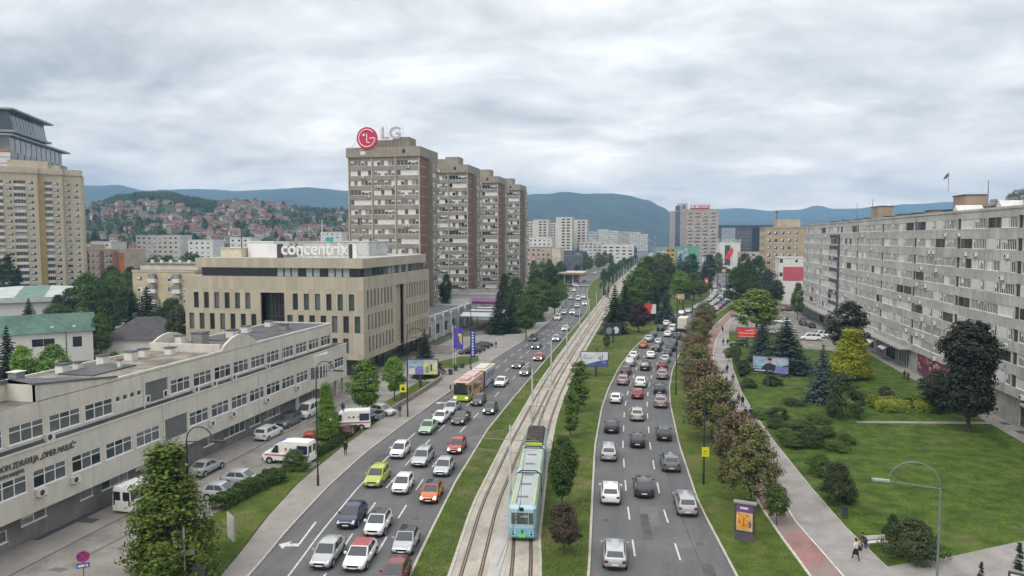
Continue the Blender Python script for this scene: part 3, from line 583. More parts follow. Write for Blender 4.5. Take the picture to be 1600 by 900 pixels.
# ---------------------------------------------------------------- office block with the rooftop sign
STONE = weathered('stone_cladding', (.40, .36, .285), .12, (.22, .2, .16), 1.07, .10, blotch=.05, pz=3.9)
def office():
    t = empty('office_building', (-70, 140, 0), 0, 'beige stone clad office block with slit windows and a glazed set-back top floor', 'building')
    O = [(-86.15 + 2.15 * k, -85.1 + 2.15 * k, 11.9, 14.9) for k in range(6)] + [(-65.85 + 2.2 * k, -64.8 + 2.2 * k, 11.9, 14.9) for k in range(6)]
    O += [(-87.2 + 2.15 * k, -86.15 + 2.15 * k, 7.9, 10.95) for k in range(7)] + [(-67 + 2.2 * k, -65.9 + 2.2 * k, 7.9, 10.95) for k in range(7)]
    O += [(-86.15 + 2.15 * k, -85.1 + 2.15 * k, 4.2, 6.9) for k in range(15)]
    rec = (-72.3, -67.5, 8.2, 15.0); P = []
    for i, (z0, z1) in enumerate(((12.4, 15.5), (8.2, 11.1), (4.2, 7.0))):
        o = (0, .25, .6)[i]
        P += [(122.6 + o + 1.66 * k, 123.35 + o + 1.66 * k, z0, z1) for k in range(8)] + [(143.2 + 1.66 * k, 143.95 + 1.66 * k, z0, z1) for k in range(9)]
    rec2 = (136.9, 142.1, 3.0, 15.6); b = MB()
    wall_face(b, '-Y', 121, -88, -52, 3, 17.9, O + [rec], .35); wall_face(b, '+X', -52, 121, 158.3, 3, 17.9, P + [rec2], .35)
    b.quad((-52.9, 136.9, 3), (-52.9, 142.1, 3), (-52.9, 142.1, 15.6), (-52.9, 136.9, 15.6)); b.quad((-52.9, 136.9, 15.6), (-52, 136.9, 15.6), (-52, 142.1, 15.6), (-52.9, 142.1, 15.6))
    b.quad((-88, 121, 3), (-52, 121, 3), (-52, 158.3, 3), (-88, 158.3, 3)); b.quad((-88, 121, 0), (-88, 158.3, 0), (-88, 158.3, 17.9), (-88, 121, 17.9)); b.quad((-88, 158.3, 0), (-52, 158.3, 0), (-52, 158.3, 17.9), (-88, 158.3, 17.9))
    b.quad((-88, 121, 17.9), (-52, 121, 17.9), (-52, 158.3, 17.9), (-88, 158.3, 17.9))
    b.box(-86, -52.4, 121.6, 157.5, 19.55, 21.3)
    b.build('wall', STONE, t)
    q = MB(); q.quad((-85.7, 121.9, 21.32), (-52.7, 121.9, 21.32), (-52.7, 157.2, 21.32), (-85.7, 157.2, 21.32)); q.build('roof', mat('pale_roof_membrane', (.42, .41, .39), .8, .2, .4), t)
    q = MB(); q.quad((-72.2, 122.5, 8.2), (-67.6, 122.5, 8.2), (-67.6, 122.5, 15), (-72.2, 122.5, 15), 0)
    for z in (10.4, 12.6): q.box(-72.2, -67.6, 122.3, 122.48, z, z + .12, 1)
    for i in range(1, 6): q.box(-72.25 + .78 * i, -72.17 + .78 * i, 122.36, 122.49, 8.2, 15, 1)
    q.build('loggia_glazing', [GLASS, DGREY], t)
    q = MB(); q.box(-86, -53.6, 122.2, 157, 0, 2.99); q.build('ground_floor', [mat('shop_glass', (.03, .035, .037), .1, 0, spec=.7)], t)
    for y in (126, 132, 146, 152): q = MB(); q.box(-53.2, -52.7, y, y + .5, 0, 2.99); q.build('column', DGREY, t)
    q = MB(); q.box(-85.2, -53.2, 122.4, 157, 17.92, 19.54, 0)
    r = random.Random(3); x = -69.5
    while x < -54.2: q.box(x, x + 1.15, 122.34, 122.38, 17.95, 19.5, r.choice([1, 1, 1, 2])); x += 1.45
    for y in range(124, 157, 2): q.box(-53.19, -53.14, y, y + 1.5, 17.95, 19.5, r.choice([1, 2, 2, 3])); q.box(-53.18, -53.08, y + 1.6, y + 1.72, 17.95, 19.5, 4)
    q.build('top_floor_glazing', [mat('navy_glass', (.018, .022, .035), .1, 0, spec=.7), mat('pale_blind', (.30, .36, .33), .4, .1, 2), GLASS, CURTSKY, MGREY], t)
    windows(t, [('-Y', 121, o, 1, 'green' if i % 3 == 1 or i in (9, 10, 7, 11) else 'office', i) for i, o in enumerate(O)] + [('+X', -52, o, 1, 'plain', i) for i, o in enumerate(P)], 100, .28, DGREY)
    for nm, (x0, x1, y0, y1, z1), mm in (('roof_plant_room', (-79, -73.5, 128, 134, 24.2), WHITE), ('roof_plant_room', (-83.5, -79.2, 126, 130, 23), mat('cream_panel', (.55, .5, .38), .7)), ('roof_plant_room', (-72.5, -58, 138, 148, 24.2), mat('pale_panel', (.45, .46, .44), .6, .2, .6)), ('cooling_unit', (-72, -69, 126, 129, 23.4), MGREY)):
        q = MB(); q.box(x0, x1, y0, y1, 21.3, z1); q.box(x0 - .15, x1 + .15, y0 - .15, y1 + .15, z1, z1 + .15); q.build(nm, mm, t)
    return t
office()
def roof_letters():
    t = empty('roof_letter_sign', (-62, 123, 21.35), 0, 'white rooftop letters spelling concentrix on a steel frame above the beige office', 'sign')
    text('lettering', 'concentrix', 3.3, .16, WHITE, t, (-62.2, 122.7, 22.0), 0, 'CENTER', .93, bold=.05)
    q = MB()
    for i in range(10): x = -68 + 1.3 * i; q.bar((x, 122.95, 21.35), (x, 122.95, 22.3), .05, .05); q.bar((x, 122.95, 22.2), (x, 124.2, 21.35), .04, .04)
    q.bar((-68.3, 122.95, 22.15), (-55.5, 122.95, 22.15), .06, .06); q.build('support_frame', MGREY, t)
    for (x, w, mm) in ((-71.6, 1.8, WHITE), (-69.7, .9, DGREY), (-55.5, .6, DGREY), (-54.8, .8, WHITE)):
        q = MB(); q.box(x, x + w, 122.8, 123.3, 21.35, 23.9); q.build('sign_box', mm, t)
    q = MB(); q.disc((-58.9, 122.7, 24.75), (0, -1, 0), .42, 16); q.disc((-58.9, 122.85, 24.75), (0, 1, 0), .42, 16); q.tube([(-58.9, 122.7, 24.75), (-58.9, 122.85, 24.75)], .42, 16, cap=False); q.box(-60, -58.9, 122.72, 122.84, 24.4, 25.1); q.build('sign_dot', mat('teal', (.04, .35, .33), .5), t)
roof_letters()
def mast(label, x, y, z0, z1, m, panels=()):
    t = empty('antenna_mast', (x, y, z0), 0, label, 'antenna'); q = MB(); q.tube([(x, y, z0), (x, y, z1)], [.12, .06], 8); q.build('pole', m, t)
    for (z, a) in panels: q = MB(); q.box(x + .35 * math.cos(a) - .12, x + .35 * math.cos(a) + .12, y + .35 * math.sin(a) - .1, y + .35 * math.sin(a) + .1, z, z + 1.5); q.bar((x, y, z + .7), (x + .3 * math.cos(a), y + .3 * math.sin(a), z + .7), .05, .05); q.build('panel_antenna', DGREY, t)
mast('dark phone antenna mast with panels above the beige office roof', -66, 152, 21.3, 30.5, MGREY, ((28, 0), (28, 2.1), (28, 4.2)))
mast('slim white pole on the roof of the beige office near the dot of the sign', -61.5, 124.5, 21.3, 28.5, OFFWHITE)
mast('thin pole on the white plant box of the beige office', -79.5, 126.8, 23.1, 27, DGREY)

# ---------------------------------------------------------------- four brown tower blocks
CONC = weathered('brown_concrete', (.265, .238, .20), .45, (.12, .1, .085), None, blotch=.15)
BRICK = weathered('red_brown_brick', (.20, .125, .095), .3, (.1, .075, .06), None, blotch=.15)
FIN = weathered('pale_fin_concrete', (.44, .40, .33), .3, (.2, .17, .14), None)
def tower():
    X, Y = -67.7, 198.0
    t = empty('tower_block', (X - 11, Y + 8, 0), 0, 'nearest brown tower block, carrying a round red sign on its roof', 'tower block', 'row of brown tower blocks')
    rows = [45.75 - 2.8 * k for k in range(16)]; b = MB(); items = []; r = random.Random(5)
    ops = []
    for z in rows:
        for i in range(3): ops.append((X - 21.3 + 7.15 * i + .25, X - 21.3 + 7.15 * (i + 1) - .25, z, z + 1.55))
    wall_face(b, '-Y', Y, X - 21.6, X, 0, 48.2, ops, .5)
    items += [('-Y', Y, o, 6, 'strip', i) for i, o in enumerate(ops)]
    b.box(X - 21.6, X - .02, Y + 1.0, Y + 16, 0, 48.2, 0)
    for i in range(4): b.box(X - 21.6 + 7.15 * i - .0, X - 21.6 + 7.15 * i + .3, Y - .22, Y + .0, 0, 48.2, 2)
    b.box(X - .02, X + .015, Y + .45, Y + 6.8, 0, 48.2, 1)
    for z in rows: b.box(X + .012, X + .03, Y + .45, Y + 6.8, z - .35, z - .2, 2)
    b.quad((X, Y, 0), (X, Y + .46, 0), (X, Y + .46, 48.2), (X, Y, 48.2), 2)
    # projecting bay with balconies on the street side
    o2 = [(Y + 8.0, Y + 11.8, z, z + 1.5) for z in rows]
    wall_face(b, '+X', X + 1.5, Y + 7.6, Y + 12.2, 2, 48.2, o2, .3); items += [('+X', X + 1.5, o, 4, 'strip', i) for i, o in enumerate(o2)]
    for yy in (Y + 7.6, Y + 12.2): b.quad((X, yy, 2), (X + 1.5, yy, 2), (X + 1.5, yy, 48.2), (X, yy, 48.2))
    b.quad((X, Y + 7.6, 2), (X + 1.5, Y + 7.6, 2), (X + 1.5, Y + 12.2, 2), (X, Y + 12.2, 2))
    o3 = [(Y + 13, Y + 15.4, z, z + 1.5) for z in rows]
    items += [('+X', X + .12, o, 3, 'strip', i + 2) for i, o in enumerate(o3)]
    b.box(X - 22.0, X + .45, Y - .5, Y + 16.3, 48.2, 51.0, 0)
    b.box(X - 15, X - 5, Y + 4, Y + 11, 51, 53.6, 0); b.box(X - 9, X - 4, Y + 3, Y + 9, 51, 54.2, 0)
    b.build('wall', [CONC, BRICK, FIN], t)
    windows(t, items, 100, .22)
    for k, z in enumerate(rows):
        q = MB(); q.box(X + .03, X + 1.2, Y + 12.4, Y + 15.8, z - .9, z - .78, 0); q.box(X + 1.1, X + 1.2, Y + 12.4, Y + 15.8, z - .78, z + .15, 0 if k % 3 else 1); q.build('balcony', [CONC, OFFWHITE], t)
    for k in range(14): aircon(t, '-Y', Y, X - 20 + 18 * r.random(), rows[r.randrange(0, 11)] - .75)
    q = MB(); q.box(X - 17.6, X - 16, Y - .54, Y - .5, 48.9, 49.9); q.build('roof_hatch', OFFWHITE, t)
    q = MB(); q.box(X - 4.8, X - 4, Y - .53, Y - .5, 49.2, 50.2); q.build('vent_opening', BLACK, t)
    return t
tw = tower()
for dy, lab in ((52.5, 'second brown tower block, directly behind the one with the round red sign'), (101.5, 'third brown tower block of the row, between the second and the farthest'), (149, 'farthest brown tower block of the row, beside the green trees on the avenue')):
    c = copy_tree(tw); c.location.y += dy; c['label'] = lab
def round_sign():
    X, Y = -67.7, 198.0; x0, z0 = X - 15.4, 53.6
    t = empty('round_roof_sign', (x0, Y - .4, 51), 0, 'round red sign with a white ring and letters standing on the brown tower roof', 'sign')
    RED = mat('sign_red', (.50, .028, .085), .45, 0); q = MB()
    q.disc((x0, Y - .75, z0), (0, -1, 0), 3.15, 40); q.disc((x0, Y - .25, z0), (0, 1, 0), 3.15, 40); q.tube([(x0, Y - .75, z0), (x0, Y - .25, z0)], 3.15, 40, cap=False); q.build('disc', RED, t)
    q = MB(); ring = [(x0 + 2.45 * math.cos(a), Y - .8, z0 + 2.45 * math.sin(a)) for a in [R(-2 - 318 * i / 40) for i in range(41)]]
    q.tube(ring, .14, 6); q.bar((x0 + .75, Y - .8, z0), (x0 + 2.5, Y - .8, z0), .1, .26)
    q.bar((x0 - .02, Y - .8, z0 + 1.35), (x0 - .02, Y - .8, z0 - 1.35), .1, .26); q.bar((x0 - .14, Y - .8, z0 - 1.25), (x0 + .85, Y - .8, z0 - 1.25), .1, .26)
    q.disc((x0 - .95, Y - .8, z0 + .95), (0, -1, 0), .34, 16); q.build('emblem', WHITE, t)
    q = MB()
    for dx in (-2, 0, 2): q.bar((x0 + dx, Y - .2, 51), (x0 + dx, Y - .2, 53.5), .12, .12); q.bar((x0 + dx, Y + 2, 51), (x0 + dx, Y - .2, 54), .1, .1)
    q.bar((x0 - 5, Y, 51), (x0 - 2.2, Y - .2, 55), .06, .06); q.build('support_frame', MGREY, t)
    t = empty('letter_sign', (X - 8, Y + 1.5, 51), 0, 'two big pale letters LG on an open steel grid beside the round red sign', 'sign')
    text('lettering', 'LG', 4.6, .15, mat('pale_letters', (.40, .41, .43), .5), t, (X - 8.8, Y + 1.2, 53.6), 0, 'CENTER', 1.1, bold=.12)
    q = MB()
    for i in range(7): q.bar((X - 12.3 + 1.17 * i, Y + 1.6, 51), (X - 12.3 + 1.17 * i, Y + 1.6, 57.4), .07, .07)
    for i in range(6): q.bar((X - 12.3, Y + 1.6, 53.2 + .8 * i), (X - 5.3, Y + 1.6, 53.2 + .8 * i), .05, .05)
    q.build('support_frame', STEEL, t)
round_sign()

# ---------------------------------------------------------------- the long block on the right
SLAB = weathered('grey_facade_concrete', (.43, .42, .395), .6, (.17, .16, .145), 3.4, .11, blotch=.18, pz=3.03)
def long_block():
    X = 46.3; Y0, Y1 = 58, 254
    t = empty('apartment_block', (X + 7, 160, 0), 0, 'very long grey panel apartment block of nine storeys along the lawn', 'apartment block')
    r = random.Random(11); b = MB(); items = []; ops = []; logg = []; spots = []
    zk = [5.2 + 3.03 * k for k in range(8)]
    y = 106.3 - 20.1 * 2
    while y < Y1 - 3:
        for k, z in enumerate(zk): logg.append((y, y + 1.35, z - .05, z + 1.6))
        u = y + 1.55
        for j in range(4):
            a, c = u + .14, min(u + 4.45, Y1 - .3)
            if c - a > 1.5:
                for k, z in enumerate(zk):
                    q = r.random()
                    if q < .08: items.append((a, c, z, z + 1.5, 2, 'shut'))
                    elif q < .22: items.append((a, a + 1.2, z, z + 1.5, 2, 'block')); spots.append((a + 1.4, c, z))
                    elif q < .30: items.append((a, c, z, z + 1.5, 6, 'brown'))
                    elif q < .36: items.append((a, a + 2.1, z, z + 1.5, 2, 'brown')); items.append((a + 2.2, c, z, z + 1.5, 5, 'block'))
                    elif q < .45: items.append((a, a + 2.0, z, z + 1.5, 4, 'block')); items.append((a + 2.2, c, z, z + 1.5, 3, 'shut'))
                    else: items.append((a, c, z, z + 1.5, 8, 'block'))
            u += 4.65
        y += 20.1
    ops = [i[:4] for i in items]
    G = [(66, 70, .4, 3.4), (72, 79, .3, 3.6), (80, 86, .3, 3.6), (87, 93, .3, 3.6), (94, 100.5, .3, 3.6), (103, 106.2, .2, 3.6), (118, 121, .3, 3.2), (150, 156, .3, 3.4), (158, 164, .3, 3.4), (166, 171, .3, 3.4), (173, 178, .3, 3.2), (214, 220, .2, 3.6), (224, 230, .2, 3.6)]
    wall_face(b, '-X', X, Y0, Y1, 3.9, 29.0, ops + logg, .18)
    wall_face(b, '-X', X + .5, Y0, Y1, 0, 3.9, G, .25, 1)
    b.quad((X, Y0, 3.9), (X + .5, Y0, 3.9), (X + .5, Y1, 3.9), (X, Y1, 3.9))
    for z in zk:   # shadow gap and floor edge
        b.box(X - .02, X, Y0, Y1, z - .42, z - .38, 0)
    b.quad((X, Y1, 0), (X + 14, Y1, 0), (X + 14, Y1, 29), (X, Y1, 29)); b.quad((X, Y0, 0), (X + 14, Y0, 0), (X + 14, Y0, 29), (X, Y0, 29)); b.quad((X + 14, Y0, 0), (X + 14, Y1, 0), (X + 14, Y1, 29), (X + 14, Y0, 29))
    b.box(X - .12, X + .35, Y0 - .1, Y1 + .1, 29.0, 29.35)
    for y in (106.3 + 20.1 * i + 10.3 for i in range(-2, 7)): b.box(X - .05, X + .0, y, y + .12, 3.9, 29)
    b.build('wall', [SLAB, mat('shop_front_wall', (.33, .32, .30), .8, .2, .6)], t)
    q = MB(); q.quad((X + .3, Y0, 29.02), (X + 14, Y0, 29.02), (X + 14, Y1, 29.02), (X + .3, Y1, 29.02)); q.build('roof', ROOFD, t)
    q = MB()
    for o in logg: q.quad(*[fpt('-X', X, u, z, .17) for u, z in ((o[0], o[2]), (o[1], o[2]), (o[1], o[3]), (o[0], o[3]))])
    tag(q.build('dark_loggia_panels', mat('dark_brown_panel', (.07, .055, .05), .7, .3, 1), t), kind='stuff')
    windows(t, [('-X', X, i[:4], i[4], i[5], k) for k, i in enumerate(items)], 100, .1)
    for (a, c, z) in spots[:36]: q = MB(); q.box(X - .02, X + .004, a, c, z, z + 1.5); q.build('closed_panel', SHUT, t)
    q = MB()
    for z in zk: q.box(X - .09, X - .01, 206.6, 216.5, z - 1.32, z - .47)
    q.box(X - .09, X - .01, 205, 206.5, 6, 26); q.build('dark_cladding', mat('slate_cladding', (.075, .075, .095), .7, .15, 1), t)
    for k in range(60):
        yy = 84 + r.random() ** 1.5 * 150; aircon(t, '-X', X, yy, zk[r.randrange(8)] - 1.15)
    for k, o in enumerate(G):
        q = MB(); q.quad(*[fpt('-X', X + .5, u, z, .2) for u, z in ((o[0], o[2]), (o[1], o[2]), (o[1], o[3]), (o[0], o[3]))], 0)
        n = max(2, int((o[1] - o[0]) / 1.5))
        for i in range(n + 1): u = lerp(o[0], o[1], i / n); q.box(X + .55, X + .72, u - .05, u + .05, o[2], o[3], 1)
        q.box(X + .5, X + .7, o[0], o[1], o[3] - .3, o[3] - .2, 1); q.build('shop_window', [GLASS if k % 3 else CURTSKY, OFFWHITE if k % 2 else DGREY], t)
    q = MB(); q.box(X - 1.8, X, 71, 101, 3.95, 4.2); q.box(X - 2.0, X, 148, 180, 3.9, 4.15); q.box(X - 2.6, X, 196, 254, 3.8, 4.3); q.build('canopy', weathered('canopy_concrete', (.34, .33, .31), .4), t)
    for (y, l) in ((156.5, 4), (165.5, 4.5)): q = MB(); q.add([(X + .4, y, 3.85), (X + .4, y + l, 3.85), (X - 2.2, y + l, 2.75), (X - 2.2, y, 2.75), (X - 2.2, y + l, 2.45), (X - 2.2, y, 2.45)], [(0, 1, 2, 3), (3, 2, 4, 5)]); q.build('awning', SHUT, t)
    for (y, w, h) in ((87, 4, 1.3), (97, 3, 1.0), (104, 3, 1.2), (112, 6, 1.7), (120, 3, 1.1), (128, 3, 1.0), (139, 5, 3.4), (146, 3, 1.1), (154, 4, 1.3), (163, 3, 1.1), (172, 4, 1.1), (182, 3, 1.0), (190, 6, 3.6), (199, 3, 1.0), (208, 3, 1.0), (222, 3, 1.0), (236, 3, 1.0)):
        q = MB(); q.box(X + 5, X + 8.5, y, y + w, 29.03, 29 + h); q.box(X + 4.85, X + 8.65, y - .15, y + w + .15, 29 + h, 29.15 + h, 1)
        q.build('stair_house', [weathered('tan_plaster', (.32, .25, .18), .4) if h > 1.25 else MGREY, ROOFD], t)
    for (y, h) in ((94, 1.6), (117, 1.5), (133, 1.5)):   # little gabled skylights
        q = MB(); q.add([(X + 2, y, 29.03), (X + 2, y + 3, 29.03), (X + 2, y + 1.5, 29 + h), (X + 6, y, 29.03), (X + 6, y + 3, 29.03), (X + 6, y + 1.5, 29 + h)], [(0, 1, 2), (3, 5, 4), (0, 2, 5, 3), (1, 4, 5, 2)]); q.build('skylight', OFFWHITE, t)
    return t
long_block()
for i, (y, h, lab) in enumerate(((124, 4.5, 'thin aerial on the long grey block between two roof houses'), (200, 4.5, 'pair-less whip aerial at the far end of the long grey block roof'), (186, 5, 'thin aerial beside the tan stair house on the long grey block'))):
    mast(lab.replace('pair-less whip', 'short whip'), 49, y, 29.0, 29.3 + h, MGREY)

# ---------------------------------------------------------------- other buildings
def block(name, label, cat, x0, x1, y0, y1, h, wm, rows=None, side='+X', cols=None, scols=None, kind='strip', wh=1.4, limit=60, group=None, roof=ROOFD, extra=None, rz=0, sub=0.0, n=2, par=.5, front=True):
    """a plain building: rows = list of window sill heights; cols / scols = (start, pitch, width, count) on the front and on the street side"""
    cx, cy = (x0 + x1) / 2, (y0 + y1) / 2
    t = empty(name, (cx, cy, 0), 0, label, cat, group); b = MB(); items = []
    rows = rows or []
    fo = [(x0 + cols[0] + cols[1] * i, x0 + cols[0] + cols[1] * i + cols[2], z, z + wh) for z in rows for i in range(cols[3])] if cols else []
    so = [(y0 + scols[0] + scols[1] * i, y0 + scols[0] + scols[1] * i + scols[2], z, z + wh) for z in rows for i in range(scols[3])] if scols else []
    xs = x1 if side == '+X' else x0; xo = x0 if side == '+X' else x1
    wall_face(b, '-Y', y0, x0, x1, 0, h, fo, .15); wall_face(b, side, xs, y0, y1, 0, h, so, .15)
    b.quad((xo, y0, 0), (xo, y1, 0), (xo, y1, h), (xo, y0, h)); b.quad((x0, y1, 0), (x1, y1, 0), (x1, y1, h), (x0, y1, h))
    b.box(x0 - .15, x1 + .15, y0 - .15, y0 + .15, h, h + par); b.box(x0 - .15, x1 + .15, y1 - .15, y1 + .15, h, h + par)
    b.box(x0 - .15, x0 + .15, y0 + .15, y1 - .15, h, h + par); b.box(x1 - .15, x1 + .15, y0 + .15, y1 - .15, h, h + par)
    b.build('wall', wm, t)
    q = MB(); q.quad((x0 + .15, y0 + .15, h + .02), (x1 - .15, y0 + .15, h + .02), (x1 - .15, y1 - .15, h + .02), (x0 + .15, y1 - .15, h + .02)); q.build('roof', roof, t)
    windows(t, [('-Y', y0, o, n, kind, i) for i, o in enumerate(fo)] + [(side, xs, o, n, kind, i + 3) for i, o in enumerate(so)], limit, .1)
    if extra: extra(t)
    if rz: t.rotation_euler = (0, 0, rz)
    return t
def pbox(px0, px1, Z, depth=18):
    """x range between two directions of the photo at distance Z, and its y"""
    a, b = far(px0, Z), far(px1, Z); return a.x, b.x, (a.y + b.y) / 2
YELL = weathered('ochre_plaster', (.46, .35, .17), .2, (.3, .25, .16), None, blotch=.08)
CREAM = weathered('cream_concrete', (.45, .40, .30), .35, (.2, .17, .13), None, blotch=.1)
WHITEP = weathered('white_plaster', (.62, .62, .59), .15, (.4, .4, .37), None, blotch=.05)
BEIGE = weathered('beige_plaster', (.44, .37, .29), .3, (.22, .18, .14), None)
LIGHTC = weathered('light_concrete', (.52, .50, .45), .3, (.3, .28, .25), None)
def yellow_tower():
    """turned towards the avenue; built in its own axes, front facing -Y"""
    p = far(64, 300); rz = math.atan2(-p.x, p.y)
    t = empty('residential_tower', (0, 0, 0), 0, 'tall cream and ochre residential tower with many balconies at the left edge', 'tower block')
    H = 51.5; b = MB(); items = []; rows = [H - 4.6 - 2.65 * k for k in range(18)]
    fops = [(a, c, z, z + 1.35) for z in rows for a, c in ((-3.4, -1.3), (-10.7, -8.7), (-22.5, -20.3))]
    bops = [(a, c, z - .7, z + 1.5) for z in rows for a, c in ((-8.2, -4.2), (-15.6, -11.8))]
    wall_face(b, '-Y', 0, -26, 0, 0, H, fops + bops, .9)
    b.box(-26, 0, 1.2, 14, 0, H, 0); b.quad((0, 0, 0), (0, 2.5, 0), (0, 2.5, H), (0, 0, H), 1)
    for a, c in ((-.35, .02), (-17.2, -16.0)): b.box(a, c, -.06, -.002, 0, H, 1 if c < 0 else 0)
    b.quad((0, 2.5, 0), (2.3, 2.5, 0), (2.3, 2.5, H), (0, 2.5, H), 1)
    s2 = [(2.4, 5.0, z - .7, z + 1.5) for z in rows]; s3 = [(5.7, 7.6, z, z + 1.3) for z in rows]
    wall_face(b, '-Y', 2.6, 2.3, 8.8, 0, H, s2 + s3, .7); b.quad((8.8, 2.6, 0), (8.8, 4.6, 0), (8.8, 4.6, H), (8.8, 2.6, H))
    s4 = [(9.6, 11.6, z, z + 1.3) for z in rows] + [(12.9, 14.6, z, z + 1.3) for z in rows]
    wall_face(b, '-Y', 4.6, 8.8, 15.6, 0, H, s4, .2); b.quad((15.6, 4.6, 0), (17, 9, 0), (17, 9, H), (15.6, 4.6, H)); b.quad((17, 9, 0), (17, 16, 0), (17, 16, H), (17, 9, H))
    b.box(.02, 15, 5.6, 16, 0, H - .02)
    for (x0, x1, y) in ((-26.3, .3, -.4), (.3, 9.1, 2.1), (9.1, 16.3, 4.1)): b.box(x0, x1, y, 15, H, H + 2.4)
    b.box(-10, 4, 4, 12, H + 2.4, H + 5.5); b.box(2, 8, 6, 13, H + 2.4, H + 4)
    b.build('wall', [CREAM, YELL], t)
    items = [('-Y', 0, o, 2, 'block', i) for i, o in enumerate(fops)] + [('-Y', 2.6, o, 2, 'block', i) for i, o in enumerate(s3)] + [('-Y', 4.6, o, 2, 'block', i) for i, o in enumerate(s4)]
    windows(t, items, 100, .12)
    r = random.Random(4); q = MB(); rails = MB()
    for plane, ops in ((0, bops), (2.6, s2)):
        for (a, c, z0, z1) in ops:
            q.quad((a, plane + .8, z0), (c, plane + .8, z0), (c, plane + .8, z1), (a, plane + .8, z1), r.choice([0, 0, 1, 1, 2]))
            for u in (.3, .55, .8): q.box(lerp(a, c, u) - .04, lerp(a, c, u) + .04, plane + .74, plane + .8, z0, z1, 2)
            rails.box(a, c, plane - .75, plane - .68, z0 - .2, z0 + .9, r.choice([0, 0, 1])); rails.box(a, c, plane - .68, plane - .0, z0 - .2, z0 - .08, 0)
    tag(q.build('balcony_glazing', [GLASS, CURTSKY, OFFWHITE], t), kind='stuff'); tag(rails.build('balcony_rails', [LIGHTC, SHUT], t), kind='stuff')
    t.location = (p.x, p.y, 0); t.rotation_euler = (0, 0, rz)
yellow_tower()
def glass_tower():
    Z = 395; p = far(25, Z); s = Z / FPX; rz = R(26)
    t = empty('hotel_tower', (0, 0, 0), 0, 'glass hotel tower with an overhanging dark crown, standing behind the cream tower', 'tower')
    z = lambda py: zof(py, Z); FR_ = mat('pale_metal_frame', (.25, .26, .27), .5, .1, .5); b = MB()
    L = 88
    def lev(x0, x1, y0, y1, za, zb, m, mb): mb.box(x0, x1, y0, y1, za, zb, m)
    b.box(-30, 0, 0, L, 0, z(238), 0); b.build('wall', mat('hotel_panel', (.30, .32, .345), .5, .1, .3), t)
    q = MB()
    for k in range(12):
        zz = z(238) - 3.3 * (k + 1)
        q.box(-30, .25, -.25, L + .2, zz, zz + .35, 0)
        for j in range(10): q.box(.02, .22, 1 + 8.7 * j, 9 + 8.7 * j, zz + .36, zz + 3.25, 1 if j % 3 else 3); q.box(.02, .5, .2 + 8.7 * j, 1 + 8.7 * j, zz + .36, zz + 3.28, 0)
    q.box(-12, -.2, -.15, -.02, 0, z(240), 2); q.build('facade_grid', [FR_, mat('hotel_glass', (.06, .075, .09), .1, .4, .3, spec=.7), OFFWHITE, GLASS], t)
    q = MB(); q.box(-30, -1.0, 1.0, L - 6, z(238) + .02, z(214), 0); q.box(-30, 1.4, -1.2, L + 2.5, z(214), z(211), 1)
    for j in range(11): q.box(-1.05, -.8, 1 + 7.6 * j, 1.6 + 7.6 * j, z(238), z(214), 1)
    q.box(-30, -.4, -.4, .9, z(238), z(235), 2); q.build('terrace_floor', [mat('hotel_glass_light', (.12, .13, .14), .1, .4, .2, spec=.7), FR_, mat('orange_band', (.45, .16, .05), .6)], t)
    q = MB(); zb, zt = z(205), z(174)
    q.box(-24, -6, 6, 34, z(211), zb, 1)
    K = 52; lo = [(-30, 1), (1.5, 1), (1.5, K - 3), (-30, K - 3)]; hi = [(-30, 2.5), (-1, 2.5), (-1, K), (-30, K)]
    q.add([(x, y, zb) for x, y in lo] + [(x, y, zt) for x, y in hi], [(0, 1, 5, 4), (2, 3, 7, 6), (3, 0, 4, 7)], 0); q.add([(1.5, 1, zb), (1.5, K - 3, zb), (-1, K, zt), (-1, 2.5, zt), (1.5, 34, zb), (-1, 35, zt)], [(0, 4, 5, 3)], 0)
    q.add([(1.5, 34, zb), (1.5, K - 3, zb), (-1, K, zt), (-1, 35, zt)], [(0, 1, 2, 3)], 2)
    q.box(-30, 2.5, 0, K + 2, zb - 1.2, zb, 1); q.box(-30, 2.0, 0, K + 8, zt, zt + .9, 1)
    for j in range(11): q.bar((1.55, 3 + 4.6 * j, zb), (-.95, 4.3 + 4.6 * j, zt), .15, .15, 3)
    q.build('crown', [mat('dark_teal_glass', (.025, .035, .035), .1, 0, spec=.7), FR_, mat('pale_teal_glass', (.09, .15, .15), .15, .2, .2, spec=.6), DGREY], t)
    t.location = (p.x, p.y, 0); t.rotation_euler = (0, 0, rz)
glass_tower()

# west side, between the towers and the clinic
def x2(px, Z): return far(px, Z)
x0, x1, y = pbox(128, 200, 330)
BR = weathered('brown_brick', (.22, .15, .12), .2, (.12, .09, .07), None)
def orange_end(t):
    q = MB(); q.box(x1 - 6.5, x1 + .06, y - .08, y - .01, 0, 18.4); q.build('orange_wall', weathered('orange_tile', (.45, .16, .08), .15, (.3, .12, .08), 1.5, .08), t)
    q = MB()
    for u in (0, 8, 15.5): q.box(x0 + u, x0 + u + 1.6, y - .5, y - .02, 0, 19.2)
    q.build('brick_pier', BR, t)
block('apartment_house', 'brown brick and cream apartment house with an orange end wall beside the cream tower', 'apartment block', x0 - 4, x1, y, y + 14, 19.5, BEIGE, [2.0 + 2.85 * k for k in range(6)], '+X', (2, 2.45, 1.6, 7), None, 'block', 1.5, 60, extra=orange_end)
x0, x1, y = pbox(198, 312, 205)
